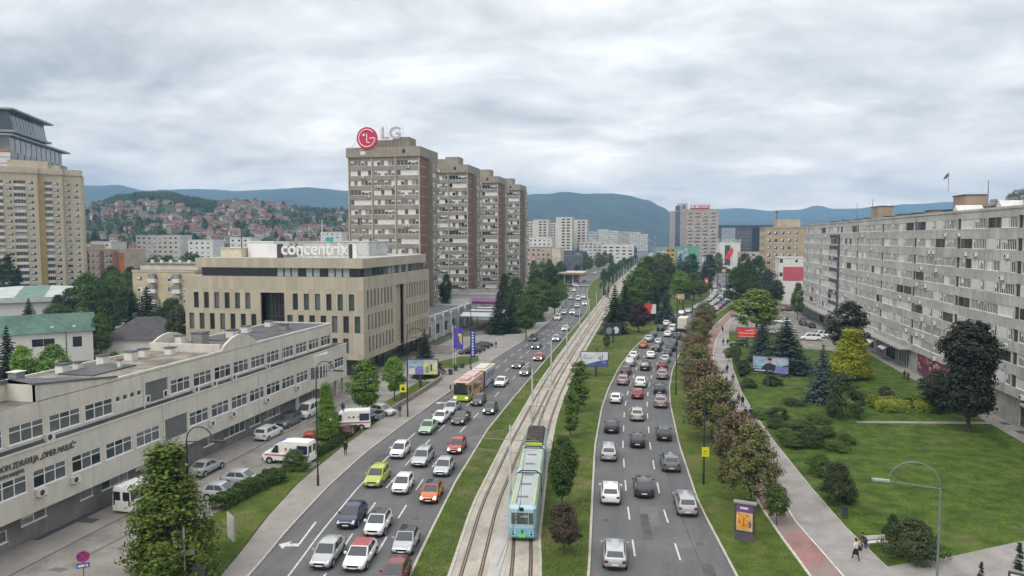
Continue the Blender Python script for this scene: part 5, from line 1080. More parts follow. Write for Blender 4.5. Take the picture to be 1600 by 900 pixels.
# ---------------------------------------------------------------- trees
LF = {
 'lime': leafmat('leaf_lime', (.055, .12, .014), (.15, .25, .035), (.21, .30, .07)),
 'mid': leafmat('leaf_mid', (.030, .060, .012), (.085, .135, .026), (.115, .165, .045)),
 'dark': leafmat('leaf_dark', (.015, .031, .010), (.045, .075, .020), (.065, .10, .035)),
 'olive': leafmat('leaf_olive', (.04, .05, .012), (.10, .12, .03), (.13, .15, .05)),
 'linden': leafmat('leaf_linden', (.055, .095, .012), (.16, .22, .032), (.26, .31, .085)),
 'chestnut': leafmat('leaf_chestnut', (.06, .075, .024), (.15, .155, .05), (.21, .18, .09)),
 'redchestnut': leafmat('leaf_red_chestnut', (.075, .055, .03), (.16, .125, .055), (.23, .16, .10)),
 'yellow': leafmat('leaf_yellow', (.22, .26, .015), (.44, .46, .035), (.46, .46, .08)),
 'purple': leafmat('leaf_purple', (.018, .009, .011), (.045, .024, .026), (.06, .03, .03), .15),
 'maroon': leafmat('leaf_maroon', (.014, .016, .010), (.034, .040, .020), (.05, .06, .03), .15),
 'rust': leafmat('leaf_rust', (.035, .026, .018), (.085, .06, .045), (.12, .08, .06), .2),
 'shrub': leafmat('leaf_shrub', (.022, .032, .012), (.060, .075, .028), (.09, .10, .045)),
 'spruce': leafmat('needle_blue', (.020, .036, .030), (.060, .088, .078), (.10, .14, .13), .1),
 'conifer': leafmat('needle_dark', (.008, .018, .008), (.024, .042, .018), (.04, .06, .03), .1),
 'hedge': leafmat('leaf_hedge', (.025, .045, .010), (.065, .105, .022), (.09, .13, .03)),
 'gold': leafmat('leaf_gold', (.08, .11, .012), (.19, .22, .025), (.26, .28, .05)),
 'juniper': leafmat('leaf_juniper', (.03, .055, .010), (.075, .115, .022), (.10, .14, .04)),
}
BLOSSOM = mat('blossom_rose', (.25, .165, .12), .8, .25, 3)
def leaf(mb, p, n, s, r, m=0):
    """one leaf spray: a bent quad"""
    n = Vector(n).normalized(); a = n.orthogonal().normalized(); a.rotate(Matrix.Rotation(r.random() * 6.283, 3, n)); b = n.cross(a)
    l, w = s * r.uniform(.8, 1.3), s * r.uniform(.45, .7)
    mb.add([p - a * l * .5, p + b * w * .5 + n * s * .08, p + a * l * .5 - n * s * .15, p - b * w * .5 + n * s * .08], [(0, 1, 2, 3)], m)
def limb(mb, a, b, r0, r1, r, wob=.06):
    a, b = Vector(a), Vector(b); d = (b - a).length; pts = [a]
    for i in (1, 2): pts.append(a.lerp(b, i / 3) + Vector((r.uniform(-1, 1), r.uniform(-1, 1), r.uniform(-.3, .6))) * d * wob)
    pts.append(b); mb.tube(pts, [r0, lerp(r0, r1, .4), lerp(r0, r1, .75), r1], 6)
def broadleaf(seed, H, Rw, base, nb, ncl, nl, ls, shape='oval', trunkr=.16, blossom=0, cl=.95):
    """trunk with limbs, and a crown of leaf clumps with gaps between them"""
    r = random.Random(seed); tb = MB(); cb = MB(); lean = Vector((r.uniform(-.2, .2), r.uniform(-.2, .2), 0))
    cz = base + (H - base) * .5; hz = (H - base) * .5
    limb(tb, (0, 0, -.2), (lean.x, lean.y, base + hz * .9), trunkr, trunkr * .45, r, .02)
    def prof(t):   # t 0 bottom .. 1 top -> relative radius
        if shape == 'oval': return max(.15, math.sin(math.pi * (t * .86 + .12)) ** .7)
        if shape == 'cone': return max(.07, (1 - t) ** .88 * (.8 + .2 * min(1, t * 5)))
        if shape == 'slim': return max(.2, math.sin(math.pi * (t * .8 + .16)) ** .6)
        if shape == 'dome': return max(.12, math.cos(t * math.pi * .5) ** .55 * (.82 + .18 * min(1, t * 5)))
        if shape == 'vase': return max(.3, (.55 + .5 * t) if t < .75 else (1.0 - (t - .75) * 2.4))
        return 1
    cls = []; lob = [(r.random() * 6.283, r.random(), r.uniform(.12, .3)) for _ in range(7)]
    for i in range(ncl):
        t = r.random(); a = r.random() * 6.283
        k = 1.0
        for (la, lt, lw) in lob: k += lw * math.exp(-((math.cos(a - la) - 1) ** 2) * 6 - ((t - lt) * 4) ** 2) - .06
        rr_ = prof(t) * Rw * k * math.sqrt(r.uniform(.22, 1.0)); cls.append(Vector((math.cos(a) * rr_ + lean.x * t, math.sin(a) * rr_ + lean.y * t, base + t * (H - base))))
    for i in range(nb):
        c = cls[r.randrange(len(cls))]; z0 = lerp(base * .75, c.z, r.uniform(.2, .6)); limb(tb, (lean.x * .5, lean.y * .5, min(z0, H * .8)), c, trunkr * .42, trunkr * .12, r)
    for c in cls:
        s = cl * r.uniform(.65, 1.25); axis = Vector((c.x, c.y, (c.z - cz) * .8 + .4))
        for j in range(nl):
            d = Vector((r.gauss(0, 1), r.gauss(0, 1), r.gauss(0, .75))); d.normalize(); q = c + Vector((d.x, d.y, d.z * .75)) * s * r.uniform(.35, 1)
            if q.z < base * .72: continue
            leaf(cb, q, d * .7 + axis.normalized() * .6 + Vector((0, 0, .5)), ls, r)
        if blossom and r.random() < blossom:
            for j in range(3):
                q = c + Vector((r.uniform(-.7, .7), r.uniform(-.7, .7), r.uniform(.3, .8))) * s
                cb.tube([q, q + Vector((0, 0, .34))], [.10, .03], 4, 1, cap=False)
    return tb, cb
def conifer(seed, H, Rw, tiers, per, ls, droop=.25):
    r = random.Random(seed); tb = MB(); cb = MB(); tb.tube([(0, 0, -.2), (0, 0, H * .5), (0, 0, H)], [.17, .1, .02], 6)
    for i in range(tiers):
        t = i / (tiers - 1); z = lerp(H * .05, H * .97, t); L = Rw * (1 - t) ** .85 + .12; n = max(4, int(per * (1 - .6 * t))); ph = r.random() * 6.28
        for k in range(n):
            a = ph + 6.283 * k / n + r.uniform(-.2, .2); l = L * r.uniform(.72, 1.12); dx, dy = math.cos(a), math.sin(a)
            if l > 1: tb.tube([(0, 0, z), (dx * l * .9, dy * l * .9, z - droop * l)], [.035, .012], 4, cap=False)
            m = max(3, int(l / ls * 3.4))
            for j in range(m):
                f = (j + r.random()) / m; w = (1 - f * .7) * l * .28 + .08
                for sgn in (-1, 1):
                    q = Vector((dx * l * f - dy * sgn * w * r.random(), dy * l * f + dx * sgn * w * r.random(), z - droop * l * f ** 1.3 + (.2 * l * max(0, f - .75)) - r.random() * .16))
                    leaf(cb, q, (dx * .5 + r.uniform(-.4, .4), dy * .5 + r.uniform(-.4, .4), 1), ls, r)
    for j in range(10): leaf(cb, Vector((0, 0, H - .06 * j)), (r.gauss(0, 1), r.gauss(0, 1), .3), ls * .6, r)
    return tb, cb
TP = {}
def proto(kind, variants, fn):
    TP[kind] = []
    for v in range(variants):
        tb, cb = fn(v); TP[kind].append((tb.mesh('trunk', [BARK]), cb.mesh('crown', [LF['mid'], BLOSSOM])))
# all prototypes stand 10 m high (low shrubs 3 m); scaled per tree
proto('round', 3, lambda v: broadleaf(10 + v, 10, 3.6, 2.2, 12, 150, 34, .42, 'oval'))
proto('linden', 2, lambda v: broadleaf(20 + v, 10, 3.3, .8, 16, 260, 54, .25, 'cone', cl=.85))
proto('street', 2, lambda v: broadleaf(30 + v, 10, 3.0, 2.6, 12, 150, 38, .38, 'oval', .15, cl=.8))
proto('chestnut', 3, lambda v: broadleaf(40 + v, 10, 4.9, 2.0, 14, 135, 40, .40, 'dome', .2, .42, .95))
proto('slim', 2, lambda v: broadleaf(50 + v, 10, 1.75, 1.6, 8, 110, 34, .34, 'slim', .13, cl=.62))
proto('poplar', 1, lambda v: broadleaf(60 + v, 10, 1.05, .5, 8, 120, 34, .30, 'slim', .13, cl=.55))
proto('vase', 1, lambda v: broadleaf(70 + v, 10, 3.1, 2.0, 18, 270, 38, .36, 'vase', .17, cl=.72))
proto('spruce', 2, lambda v: conifer(80 + v, 10, 3.0, 22, 15, .36, .3))
proto('fir', 2, lambda v: conifer(84 + v, 10, 2.3, 22, 12, .42, .38))
proto('bush', 3, lambda v: broadleaf(90 + v, 3, 2.3, .12, 10, 120, 36, .17, 'dome', .06, cl=.42))
proto('small', 1, lambda v: broadleaf(95 + v, 5, 2.1, 1.5, 10, 95, 36, .24, 'dome', .08, cl=.5))
proto('thuja', 1, lambda v: broadleaf(98 + v, 3, .5, .05, 2, 60, 36, .12, 'cone', .05, cl=.22))
proto('distant', 2, lambda v: broadleaf(100 + v, 10, 4.0, 1.2, 3, 70, 16, .95, 'oval', .2, cl=1.4))
HT = {'bush': 3, 'small': 5, 'thuja': 3}
TREES = []
def plant(kind, p, h, wpx_w, leafk, label, cat='tree', group=None, name=None, v=None):
    """p ground point, h height, wpx_w crown width in metres (0: as the kind)"""
    i = len(TREES); var = TP[kind][(i if v is None else v) % len(TP[kind])]
    nm = name or {'bush': 'shrub', 'spruce': 'spruce_tree', 'fir': 'fir_tree', 'thuja': 'thuja_bush', 'poplar': 'poplar_tree'}.get(kind, 'tree')
    k = h / HT.get(kind, 10); base = {'round': 7.2, 'linden': 5.0, 'street': 6.2, 'chestnut': 9.6, 'slim': 3.5, 'poplar': 2.3, 'vase': 6.2, 'spruce': 4.6, 'fir': 3.5, 'bush': 4.8, 'small': 4.4, 'thuja': 1.1, 'distant': 8.4}[kind]
    s = (wpx_w / base) if wpx_w else k
    t = empty(nm, p, rnd.random() * 6.283, label, cat, group); t.scale = (s, s, k)
    a = link('trunk', var[0], t); c = link('crown', var[1], t)
    c.material_slots[0].link = 'OBJECT'; c.material_slots[0].material = LF[leafk]
    TREES.append(t); return t
def tr(kind, px, yb, ytop, wpx, leafk, label, **kw):
    """from the photo: px of the trunk, row of its foot, row of its top, crown width in photo pixels"""
    if kind == 'bush': yb -= wpx * .13
    p = at(px, yb); Z = FPX * CAMH / (yb - HORIZON); h = zof(ytop, Z) * (.85 if kind == 'bush' else 1) + .1
    return plant(kind, (p.x, p.y, .08), max(h, .6), wpx * Z / FPX, leafk, label, **kw)
ORD = 'first second third fourth fifth sixth seventh eighth ninth tenth eleventh twelfth thirteenth fourteenth fifteenth sixteenth seventeenth eighteenth nineteenth twentieth'.split()
# near left
tr('linden', 268, 908, 698, 168, 'linden', 'big bushy linden hiding part of the clinic forecourt', name='linden_tree', v=0)
tr('linden', 511, 688, 602, 46, 'lime', 'bright green pointed tree beside the ambulance and the red cars', v=1)
tr('street', 573, 656, 564, 66, 'lime', 'wide bright green tree before the corner of the beige office', v=0)
tr('street', 617, 628, 560, 48, 'lime', 'bright green tree left of the colourful billboard', v=1)
tr('spruce', 664, 590, 514, 40, 'conifer', 'dark spruce standing at the foot of the beige office', v=0)
tr('bush', 686, 588, 566, 26, 'shrub', 'small round shrub right of the dark spruce by the office')
tr('bush', 462, 742, 700, 66, 'hedge', 'clipped dark shrub next to the ambulance rear', v=1)
tr('bush', 432, 762, 735, 46, 'hedge', 'rounded bush at the top end of the long hedge')
tr('bush', 240, 905, 855, 70, 'hedge', 'dark bush under the big linden')
# trees along the pavement up to the brown towers
for i, (px, yb, yt, w, lk, kind, lab) in enumerate(((790, 508, 430, 40, 'dark', 'round', 'dark broad tree right at the foot of the third brown tower'), (830, 514, 446, 50, 'mid', 'round', 'full green tree second along the left pavement'), (778, 522, 458, 34, 'conifer', 'fir', 'dark fir beside the purple banded pavilion'), (800, 520, 462, 30, 'conifer', 'fir', 'slim dark fir between the pavilion and the pavement trees'), (822, 530, 466, 46, 'mid', 'street', 'leafy pavement tree nearest to the parked cars row of the pavilion'), (806, 512, 436, 40, 'dark', 'round', 'dark broad tree behind the firs by the third brown tower'), (848, 498, 440, 44, 'mid', 'round', 'broad green tree by the left carriageway bend'), (866, 492, 448, 36, 'mid', 'street', 'green tree leaning over the left carriageway bend'), (878, 480, 440, 26, 'lime', 'street', 'lighter green tree at the very bend of the left carriageway'), (840, 488, 424, 44, 'dark', 'round', 'tall dark tree right of the farthest brown tower'), (862, 474, 418, 44, 'dark', 'round', 'dark wide tree in front of the blank cream end house'), (838, 502, 450, 24, 'spruce', 'fir', 'blue grey fir among the dark trees by the towers'), (697, 498, 430, 30, 'dark', 'round', 'dark tree between the first and second brown tower'), (760, 480, 452, 24, 'dark', 'round', 'dark tree at the foot of the third brown tower'))):
    tr(kind, px, yb, yt, w, lk, lab)
# median
tr('street', 878, 803, 684, 62, 'mid', 'dense columnar green tree close beside the tram', v=0)
tr('small', 881, 868, 790, 78, 'rust', 'small dark red leaved tree near the front of the tram')
tr('slim', 892, 684, 612, 32, 'mid', 'slim green tree behind the tram, the nearer of two close together', v=1)
tr('slim', 903, 645, 566, 42, 'mid', 'slim green tree behind the tram, the farther and taller of two', v=0)
for (px, yb, yt, w, lk, kind, lab) in ((960, 522, 446, 40, 'conifer', 'fir', 'dark fir beside the tram line right behind the median billboards'), (976, 500, 440, 34, 'dark', 'fir', 'tall dark fir of the median grove, left of the purple tree'), (998, 520, 474, 46, 'purple', 'round', 'purple leaved tree in the median grove'), (1000, 490, 420, 62, 'mid', 'round', 'big light crowned tree in the middle of the median grove'), (1030, 487, 424, 50, 'mid', 'round', 'wide green tree right of the centre of the median grove'), (1040, 506, 452, 30, 'spruce', 'fir', 'blue grey fir by the yellow billboard'), (1024, 500, 458, 26, 'conifer', 'fir', 'low dark fir left of the blue grey one'), (1062, 476, 424, 42, 'lime', 'street', 'fresh green tree of the median grove by the junction'), (1084, 470, 428, 44, 'mid', 'round', 'green round tree of the median grove nearest to the junction cars'), (1096, 464, 440, 30, 'mid', 'round', 'bushy tree at the road corner before the junction'), (990, 478, 424, 30, 'conifer', 'fir', 'dark fir by the tram line behind the first one'), (1002, 468, 414, 34, 'mid', 'round', 'green tree by the tram line behind the firs'), (1012, 462, 402, 50, 'mid', 'round', 'high green crown at the back of the median grove'), (1040, 456, 400, 46, 'olive', 'round', 'olive crown at the back of the median grove'), (1062, 450, 396, 40, 'spruce', 'fir', 'blue grey fir before the ochre building'), (1080, 452, 398, 36, 'dark', 'round', 'dark tree before the green billboard house'), (1100, 450, 408, 30, 'dark', 'fir', 'dark fir beside the junction'), (1016, 446, 404, 28, 'mid', 'round', 'green tree by the tram line farther down the grove'), (1030, 440, 396, 36, 'mid', 'round', 'green tree behind the high crown in the grove'), (1026, 434, 402, 24, 'dark', 'round', 'dark tree at the narrow far end of the grove'), (948, 545, 522, 14, 'mid', 'slim', 'young thin tree beside the dark photo billboard'), (1108, 440, 398, 24, 'dark', 'poplar', 'dark slender tree left of the poster building'), (1122, 432, 396, 22, 'olive', 'round', 'olive tree in front of the poster building')):
    tr(kind, px, yb, yt, w, lk, lab)
# chestnuts along the bike path
for i, (px, yb, yt, w) in enumerate(((1166, 793, 664, 106), (1147, 742, 645, 92), (1108, 688, 590, 92), (1098, 640, 566, 76), (1088, 604, 540, 64), (1085, 574, 524, 52), (1090, 548, 500, 46), (1098, 526, 486, 40), (1106, 508, 474, 34))):
    tr('chestnut', px + 5 - i * (1 if i else 0), yb, yt, w * (1.28 if i < 2 else 1.36), ('chestnut', 'redchestnut')[i % 2], f'{ORD[i]} rosy flowering chestnut along the bike path counted from the advertising pillar', name='chestnut_tree', group='chestnuts along the bike path')
tr('small', 1214, 822, 758, 58, 'mid', 'young green tree leaning over the bike path by the advertising pillar')
# park
tr('spruce', 1190, 566, 490, 40, 'spruce', 'blue spruce right behind the red billboard', v=1)
tr('spruce', 1228, 582, 496, 74, 'spruce', 'broad blue spruce behind the landscape billboard', v=0)
tr('spruce', 1284, 630, 538, 50, 'spruce', 'blue spruce in the park beside the yellow tree', v=1)
tr('linden', 1329, 592, 516, 78, 'yellow', 'bright yellow leaved tree in the park', v=0)
tr('round', 1326, 562, 474, 82, 'maroon', 'dark leaved tree hugging the long grey block behind the yellow tree')
tr('vase', 1513, 676, 508, 124, 'maroon', 'large dark tree in front of the long grey block')
tr('round', 1462, 646, 580, 66, 'maroon', 'lower dark tree left of the large dark one')
tr('bush', 1316, 664, 576, 96, 'shrub', 'very large grey green shrub beside the cross path', v=0)
tr('bush', 1266, 708, 664, 70, 'shrub', 'dark round shrub in the low juniper patch', v=1)
tr('bush', 1310, 800, 716, 92, 'shrub', 'large dark shrub between the lawn and the footpath', v=2)
tr('bush', 1282, 752, 708, 66, 'juniper', 'greener shrub touching the large dark one by the footpath', v=1)
tr('bush', 1432, 892, 806, 126, 'shrub', 'spreading dark shrub behind the curved lamp post', v=0)
tr('bush', 1396, 848, 802, 42, 'dark', 'dark clipped shrub left of the spreading one')
tr('bush', 1384, 630, 602, 40, 'rust', 'reddish shrub at the left end of the golden hedge')
tr('bush', 1466, 652, 618, 40, 'dark', 'dark low bush right of the golden hedge')
tr('small', 1138, 566, 545, 20, 'olive', 'small pale shrub on the strip beside the footpath')
for i, (px, yb, yt, w) in enumerate(((1162, 590, 560, 34), (1170, 612, 590, 44), (1205, 608, 586, 50), (1150, 560, 536, 26), (1215, 662, 636, 60), (1180, 660, 640, 60), (1238, 640, 622, 50))):
    tr('bush', px, yb, yt, w, 'juniper' if i % 2 else 'shrub', ('low shrub left of the landscape billboard post', 'spreading low shrub before the landscape billboard', 'low shrub right under the landscape billboard', 'small shrub by the foot of the red billboard', 'flat wide shrub on the lawn below the landscape billboard', 'flat shrub at the footpath opposite the walkers in dark coats', 'flat shrub left of the very large grey green one')[i])
for i, (px, yb, w) in enumerate(((1240, 708, 60), (1304, 712, 60), (1250, 680, 64), (1212, 676, 50), (1322, 700, 50), (1276, 668, 60), (1228, 692, 50), (1292, 690, 56))):
    tr('bush', px, yb, yb - 15 - w * .16, w, 'juniper', 'low spreading juniper cushion in the patch around the dark round shrub', name='juniper_bush', group='juniper cushions in the park')
tr('thuja', 1592, 892, 852, 20, 'conifer', 'small dark thuja cone at the lower right corner')
tr('thuja', 1532, 908, 882, 14, 'conifer', 'smaller dark thuja left of the corner one')
tr('round', 1182, 520, 454, 100, 'linden', 'wide yellowish green tree over the side street', v=2)
for (px, yb, yt, w, lk, kind, lab) in ((1150, 486, 420, 50, 'mid', 'round', 'green tree right of the junction queue'), (1168, 480, 412, 44, 'dark', 'round', 'dark green tree behind the yellowish wide one'), (1200, 492, 424, 46, 'spruce', 'round', 'bluish dark tree left of the raspberry red facade'), (1184, 470, 402, 40, 'dark', 'round', 'dark tree before the beige low house'), (1246, 500, 444, 26, 'mid', 'round', 'green tree between the red facade house and the long block'), (1162, 462, 398, 34, 'dark', 'round', 'dark tree right of the white poster building'), (1214, 478, 440, 30, 'dark', 'round', 'low dark tree in front of the white house with red panel')):
    tr(kind, px, yb, yt, w, lk, lab)
# behind the clinic and around the green roofed house
for (px, yb, yt, w, lk, kind, lab) in ((86, 612, 541, 66, 'lime', 'round', 'bright round willow-like tree in front of the white house'), (36, 615, 542, 50, 'lime', 'street', 'light feathery tree left of the bright round one'), (14, 605, 510, 44, 'conifer', 'fir', 'dark fir left of the white house wall'), (62, 600, 575, 60, 'olive', 'bush', 'olive shrubs along the clinic roof edge'), (178, 570, 548, 34, 'lime', 'bush', 'light green bush before the dark hip roof'), (158, 560, 492, 40, 'mid', 'round', 'green tree right of the white house gable'), (170, 545, 470, 50, 'dark', 'round', 'dark tree behind the kiosk'), (232, 538, 448, 62, 'conifer', 'fir', 'tall black green fir left of the beige office'), (208, 540, 456, 44, 'conifer', 'fir', 'black green fir beside the tall one'), (262, 545, 478, 40, 'shrub', 'round', 'thin olive tree at the office corner'), (140, 508, 428, 60, 'mid', 'round', 'broad green tree below the orange end wall'), (110, 500, 452, 40, 'dark', 'round', 'dark tree at the foot of the cream tower'), (92, 496, 462, 30, 'conifer', 'round', 'dark pine at the foot of the cream tower, further left'), (182, 500, 432, 50, 'mid', 'round', 'light crowned tree between the cream tower and the ochre house'), (46, 506, 466, 24, 'conifer', 'fir', 'small fir before the curved hall roof'), (100, 512, 476, 60, 'mid', 'bush', 'green shrubs in front of the curved hall roof'), (88, 508, 476, 40, 'mid', 'round', 'green tree in the middle before the curved hall roof'), (130, 516, 482, 36, 'mid', 'round', 'green tree at the right end of the curved hall roof'), (122, 520, 478, 40, 'juniper', 'bush', 'yellowish shrubs right of the curved hall roof'), (16, 480, 398, 22, 'dark', 'poplar', 'tall slim poplar at the left edge before the cream tower'), (30, 478, 420, 20, 'dark', 'poplar', 'second slimmer poplar before the cream tower'), (2, 480, 410, 18, 'dark', 'poplar', 'poplar cut by the left picture edge'), (150, 498, 446, 44, 'mid', 'round', 'green tree between the hall roof and the courtyard trees'), (196, 512, 452, 44, 'dark', 'round', 'dark tree left of the tall black green fir'), (222, 505, 440, 40, 'mid', 'round', 'green tree before the ochre house wall'), (4, 560, 500, 50, 'shrub', 'round', 'brownish green tree at the far left behind the clinic')):
    tr(kind, px, yb, yt, w, lk, lab)
r5 = random.Random(8)
def band(n, pxa, pxb, Za, Zb, ha, hb, kinds, leaves, label, group, kind='distant', zfun=None):
    for i in range(n):
        px, Z = r5.uniform(pxa, pxb), r5.uniform(Za, Zb); p = far(px, Z); h = r5.uniform(ha, hb)
        if zfun: p.z = zfun(p) - .3
        lk = r5.choice(leaves); plant(r5.choice(kinds), p, h, 0, lk, label, group=group)
band(16, 205, 330, 330, 430, 11, 16, ['distant', 'round'], ['mid', 'dark'], 'green tree in the wood strip before the long beige slab', 'wood strip before the beige slab')
band(12, 290, 370, 330, 420, 12, 17, ['distant'], ['dark', 'mid'], 'dark tree in the wood strip left of the white plant box', 'wood strip by the white plant box')
band(14, 440, 540, 420, 560, 11, 16, ['distant'], ['mid', 'dark'], 'tree in the wood strip above the rooftop lettering', 'wood strip above the lettering')
band(16, 122, 215, 200, 285, 10, 14, ['round', 'fir', 'round'], ['dark', 'mid'], 'tree in the courtyard below the orange end wall', 'courtyard trees')
band(10, 205, 290, 150, 185, 8, 11, ['round', 'fir'], ['dark', 'shrub', 'mid'], 'dark tree between the kiosk and the ochre house', 'trees between the kiosk and the ochre house')
def rowside(n, f, y0, y1, ha, hb, label, group, leaves, kinds=('distant',)):
    for i in range(n):
        y = y0 + (y1 - y0) * (i / max(1, n - 1)) ** 1.25; x = f(y) + r5.uniform(-2, 2); plant(r5.choice(kinds), (x, y, 0), r5.uniform(ha, hb), 0, r5.choice(leaves), label, group=group)
rowside(22, lambda y: interp(TR, y) + 12, 470, 1150, 5, 7.5, 'avenue tree on the right side of the tram line', 'avenue trees right of the tram line', ['mid', 'dark', 'mid'])
rowside(20, lambda y: interp(TR, y) + 23, 420, 900, 7, 9.5, 'avenue tree in the second row right of the tram line', 'second avenue row right of the tram line', ['mid', 'dark'])
rowside(22, lambda y: interp(LK, y) - 8, 480, 1200, 8, 13, 'avenue tree on the left side of the far carriageway', 'avenue trees left of the far carriageway', ['mid', 'dark', 'olive'])
rowside(22, lambda y: interp(LK, y) - 24 - r5.random() * 30, 480, 1000, 9, 14, 'tree in the green belt left of the far carriageway', 'green belt left of the far carriageway', ['mid', 'dark'])
rowside(30, lambda y: lerp(interp(LR, y), interp(TL, y), .25 + .5 * r5.random()), 400, 760, 5, 9, 'tree of the belt between the far carriageway and the tram line', 'tree belt left of the tram line', ['mid', 'dark', 'mid', 'olive'])
rowside(16, lambda y: interp(LK, y) - 6 - 30 * r5.random(), 400, 560, 8, 12, 'tree beyond the petrol station', 'trees beyond the petrol station', ['mid', 'dark'])
rowside(8, lambda y: interp(LR, y) + 8, 300, 420, 2.5, 4.5, 'clipped round tree on the traffic island before the petrol station', 'island trees by the petrol station', ['dark', 'mid'], ('round',))
# woods on the hillsides: single trees one can tell apart, and the far wood as one mass
for i in range(130):
    px = r5.uniform(122, 545); Z = r5.uniform(570, 1200); p = far(px, Z); p.z = hill_z(p)
    if p.z > 2: p.z -= .4; plant('distant' if i % 4 else 'fir', p, r5.uniform(7, 13), 0, r5.choice(['dark', 'mid', 'conifer']), 'dark tree between the hillside houses', group='trees between the hillside houses')
wm = MB()
for i in range(2200):
    k = r5.random()
    if k < .45: px, Z = r5.uniform(165, 340), r5.uniform(985, 1330)
    elif k < .9: px, Z = r5.uniform(118, 560), r5.uniform(560, 1330)
    else: px, Z = r5.uniform(1570, 1680), r5.uniform(800, 1100)
    p = far(px, Z); z = hill_z(p)
    if z < 3: continue
    if k >= .45 and mnoise.noise(Vector((p.x / 90, p.y / 90, 1))) > -.03 and r5.random() < .75: continue
    h = r5.uniform(7, 12); w = h * r5.uniform(.34, .46)
    for j in range(34):
        d = Vector((r5.gauss(0, 1), r5.gauss(0, 1), r5.gauss(0, 1))); d.normalize(); leaf(wm, Vector((p.x, p.y, z + h * .5)) + Vector((d.x * w, d.y * w, d.z * h * .5)) * r5.uniform(.5, 1), d + Vector((0, 0, .4)), 2.6, r5)
tag(wm.build('hillside_woods', LF['dark']), kind='stuff')
wm = MB()
for i in range(700):
    px = r5.choice([r5.uniform(205, 640), r5.uniform(820, 1010), r5.uniform(1100, 1400)]); Z = r5.uniform(500, 1500) if px > 700 else r5.uniform(420, 620)
    p = far(px, Z)
    if px > 700 and (abs(p.x - interp(LK, p.y) - 8) < 26 or abs(p.x - interp(TL, p.y)) < 14 or interp(RL, p.y) - 6 < p.x < interp(RR, p.y) + 6): continue
    h = r5.uniform(5, 9); w = h * .42
    for j in range(22):
        d = Vector((r5.gauss(0, 1), r5.gauss(0, 1), r5.gauss(0, 1))); d.normalize(); leaf(wm, Vector((p.x, p.y, h * .5)) + Vector((d.x * w, d.y * w, d.z * h * .5)) * r5.uniform(.5, 1), d + Vector((0, 0, .4)), 2.4, r5)
tag(wm.build('city_woods', LF['mid']), kind='stuff')
# hedges
def hedge(label, pts, w, h, leafk, dens=160, z0=.08, wave=.12):
    r = random.Random(len(pts) + int(h * 100)); b = MB(); c = Vector((sum(p[0] for p in pts) / len(pts), sum(p[1] for p in pts) / len(pts), z0))
    for a, d in zip(pts, pts[1:]):
        a, d = Vector((*a[:2], 0)), Vector((*d[:2], 0)); L = (d - a).length; ax = (d - a) / L; s = Vector((-ax.y, ax.x, 0))
        for i in range(int(L * dens)):
            u = r.random() * L; k = 1 + wave * math.sin(u * 2.1) + wave * .7 * math.sin(u * 5.3 + 1)
            f = r.random(); side = r.choice((-1, 1))
            if f < .45: v, zz, n = r.uniform(-1, 1), h * k * r.uniform(.86, 1.06), Vector((0, 0, 1)) + s * r.uniform(-.5, .5)
            else: v, zz, n = side * r.uniform(.78, 1.08), h * k * r.random(), s * side + Vector((0, 0, .4))
            leaf(b, a + ax * u + s * v * w / 2 + Vector((0, 0, z0 + zz)), n + Vector((r.uniform(-.5, .5), r.uniform(-.5, .5), r.uniform(-.3, .5))), .26, r)
        for i in range(1): b.quad(*(q + Vector((0, 0, z0 + h * .6)) for q in (a - s * w * .3, d - s * w * .3, d + s * w * .3, a + s * w * .3)))
    o = b.build('hedge', LF[leafk], loc=tuple(c)); return tag(o, label, 'hedge')
hedge('long clipped green hedge between the parked silver cars and the lawn strip', [at(338, 800)[:2], at(385, 775)[:2], at(438, 748)[:2]], 1.5, 1.15, 'hedge', 520)
hedge('low hedge strip beside the ambulance and the red cars', [at(476, 724)[:2], at(520, 700)[:2], at(556, 672)[:2], at(600, 648)[:2]], 1.1, .7, 'hedge', 260)
def mound(label, p, L, w, h, rz, leafk, n):
    r = random.Random(4); b = MB()
    for i in range(n):
        d = Vector((r.gauss(0, 1), r.gauss(0, 1), abs(r.gauss(0, 1)))).normalized(); f = [math.copysign(abs(q) ** .45, q) for q in d]; k = r.uniform(.9, 1.05) * (1 + .06 * math.sin(f[0] * 9) * math.cos(f[1] * 5))
        leaf(b, Vector((f[0] * L / 2 * k, f[1] * w / 2 * k, f[2] * h * k)), d + Vector((r.uniform(-.4, .4), r.uniform(-.4, .4), r.uniform(0, .5))), .3, r)
    o = b.build('hedge', LF[leafk]); o.location = (p.x, p.y, .08); o.rotation_euler = (0, 0, rz); return tag(o, label, 'hedge')
mound('golden green clipped hedge block on the lawn', at(1414, 641), 9.0, 4.6, 1.7, R(8), 'gold', 7000)
hedge('low hedge row along the footpath opposite the red billboard', [at(1146, 548)[:2], at(1152, 568)[:2], at(1160, 590)[:2]], .9, .8, 'shrub', 240)

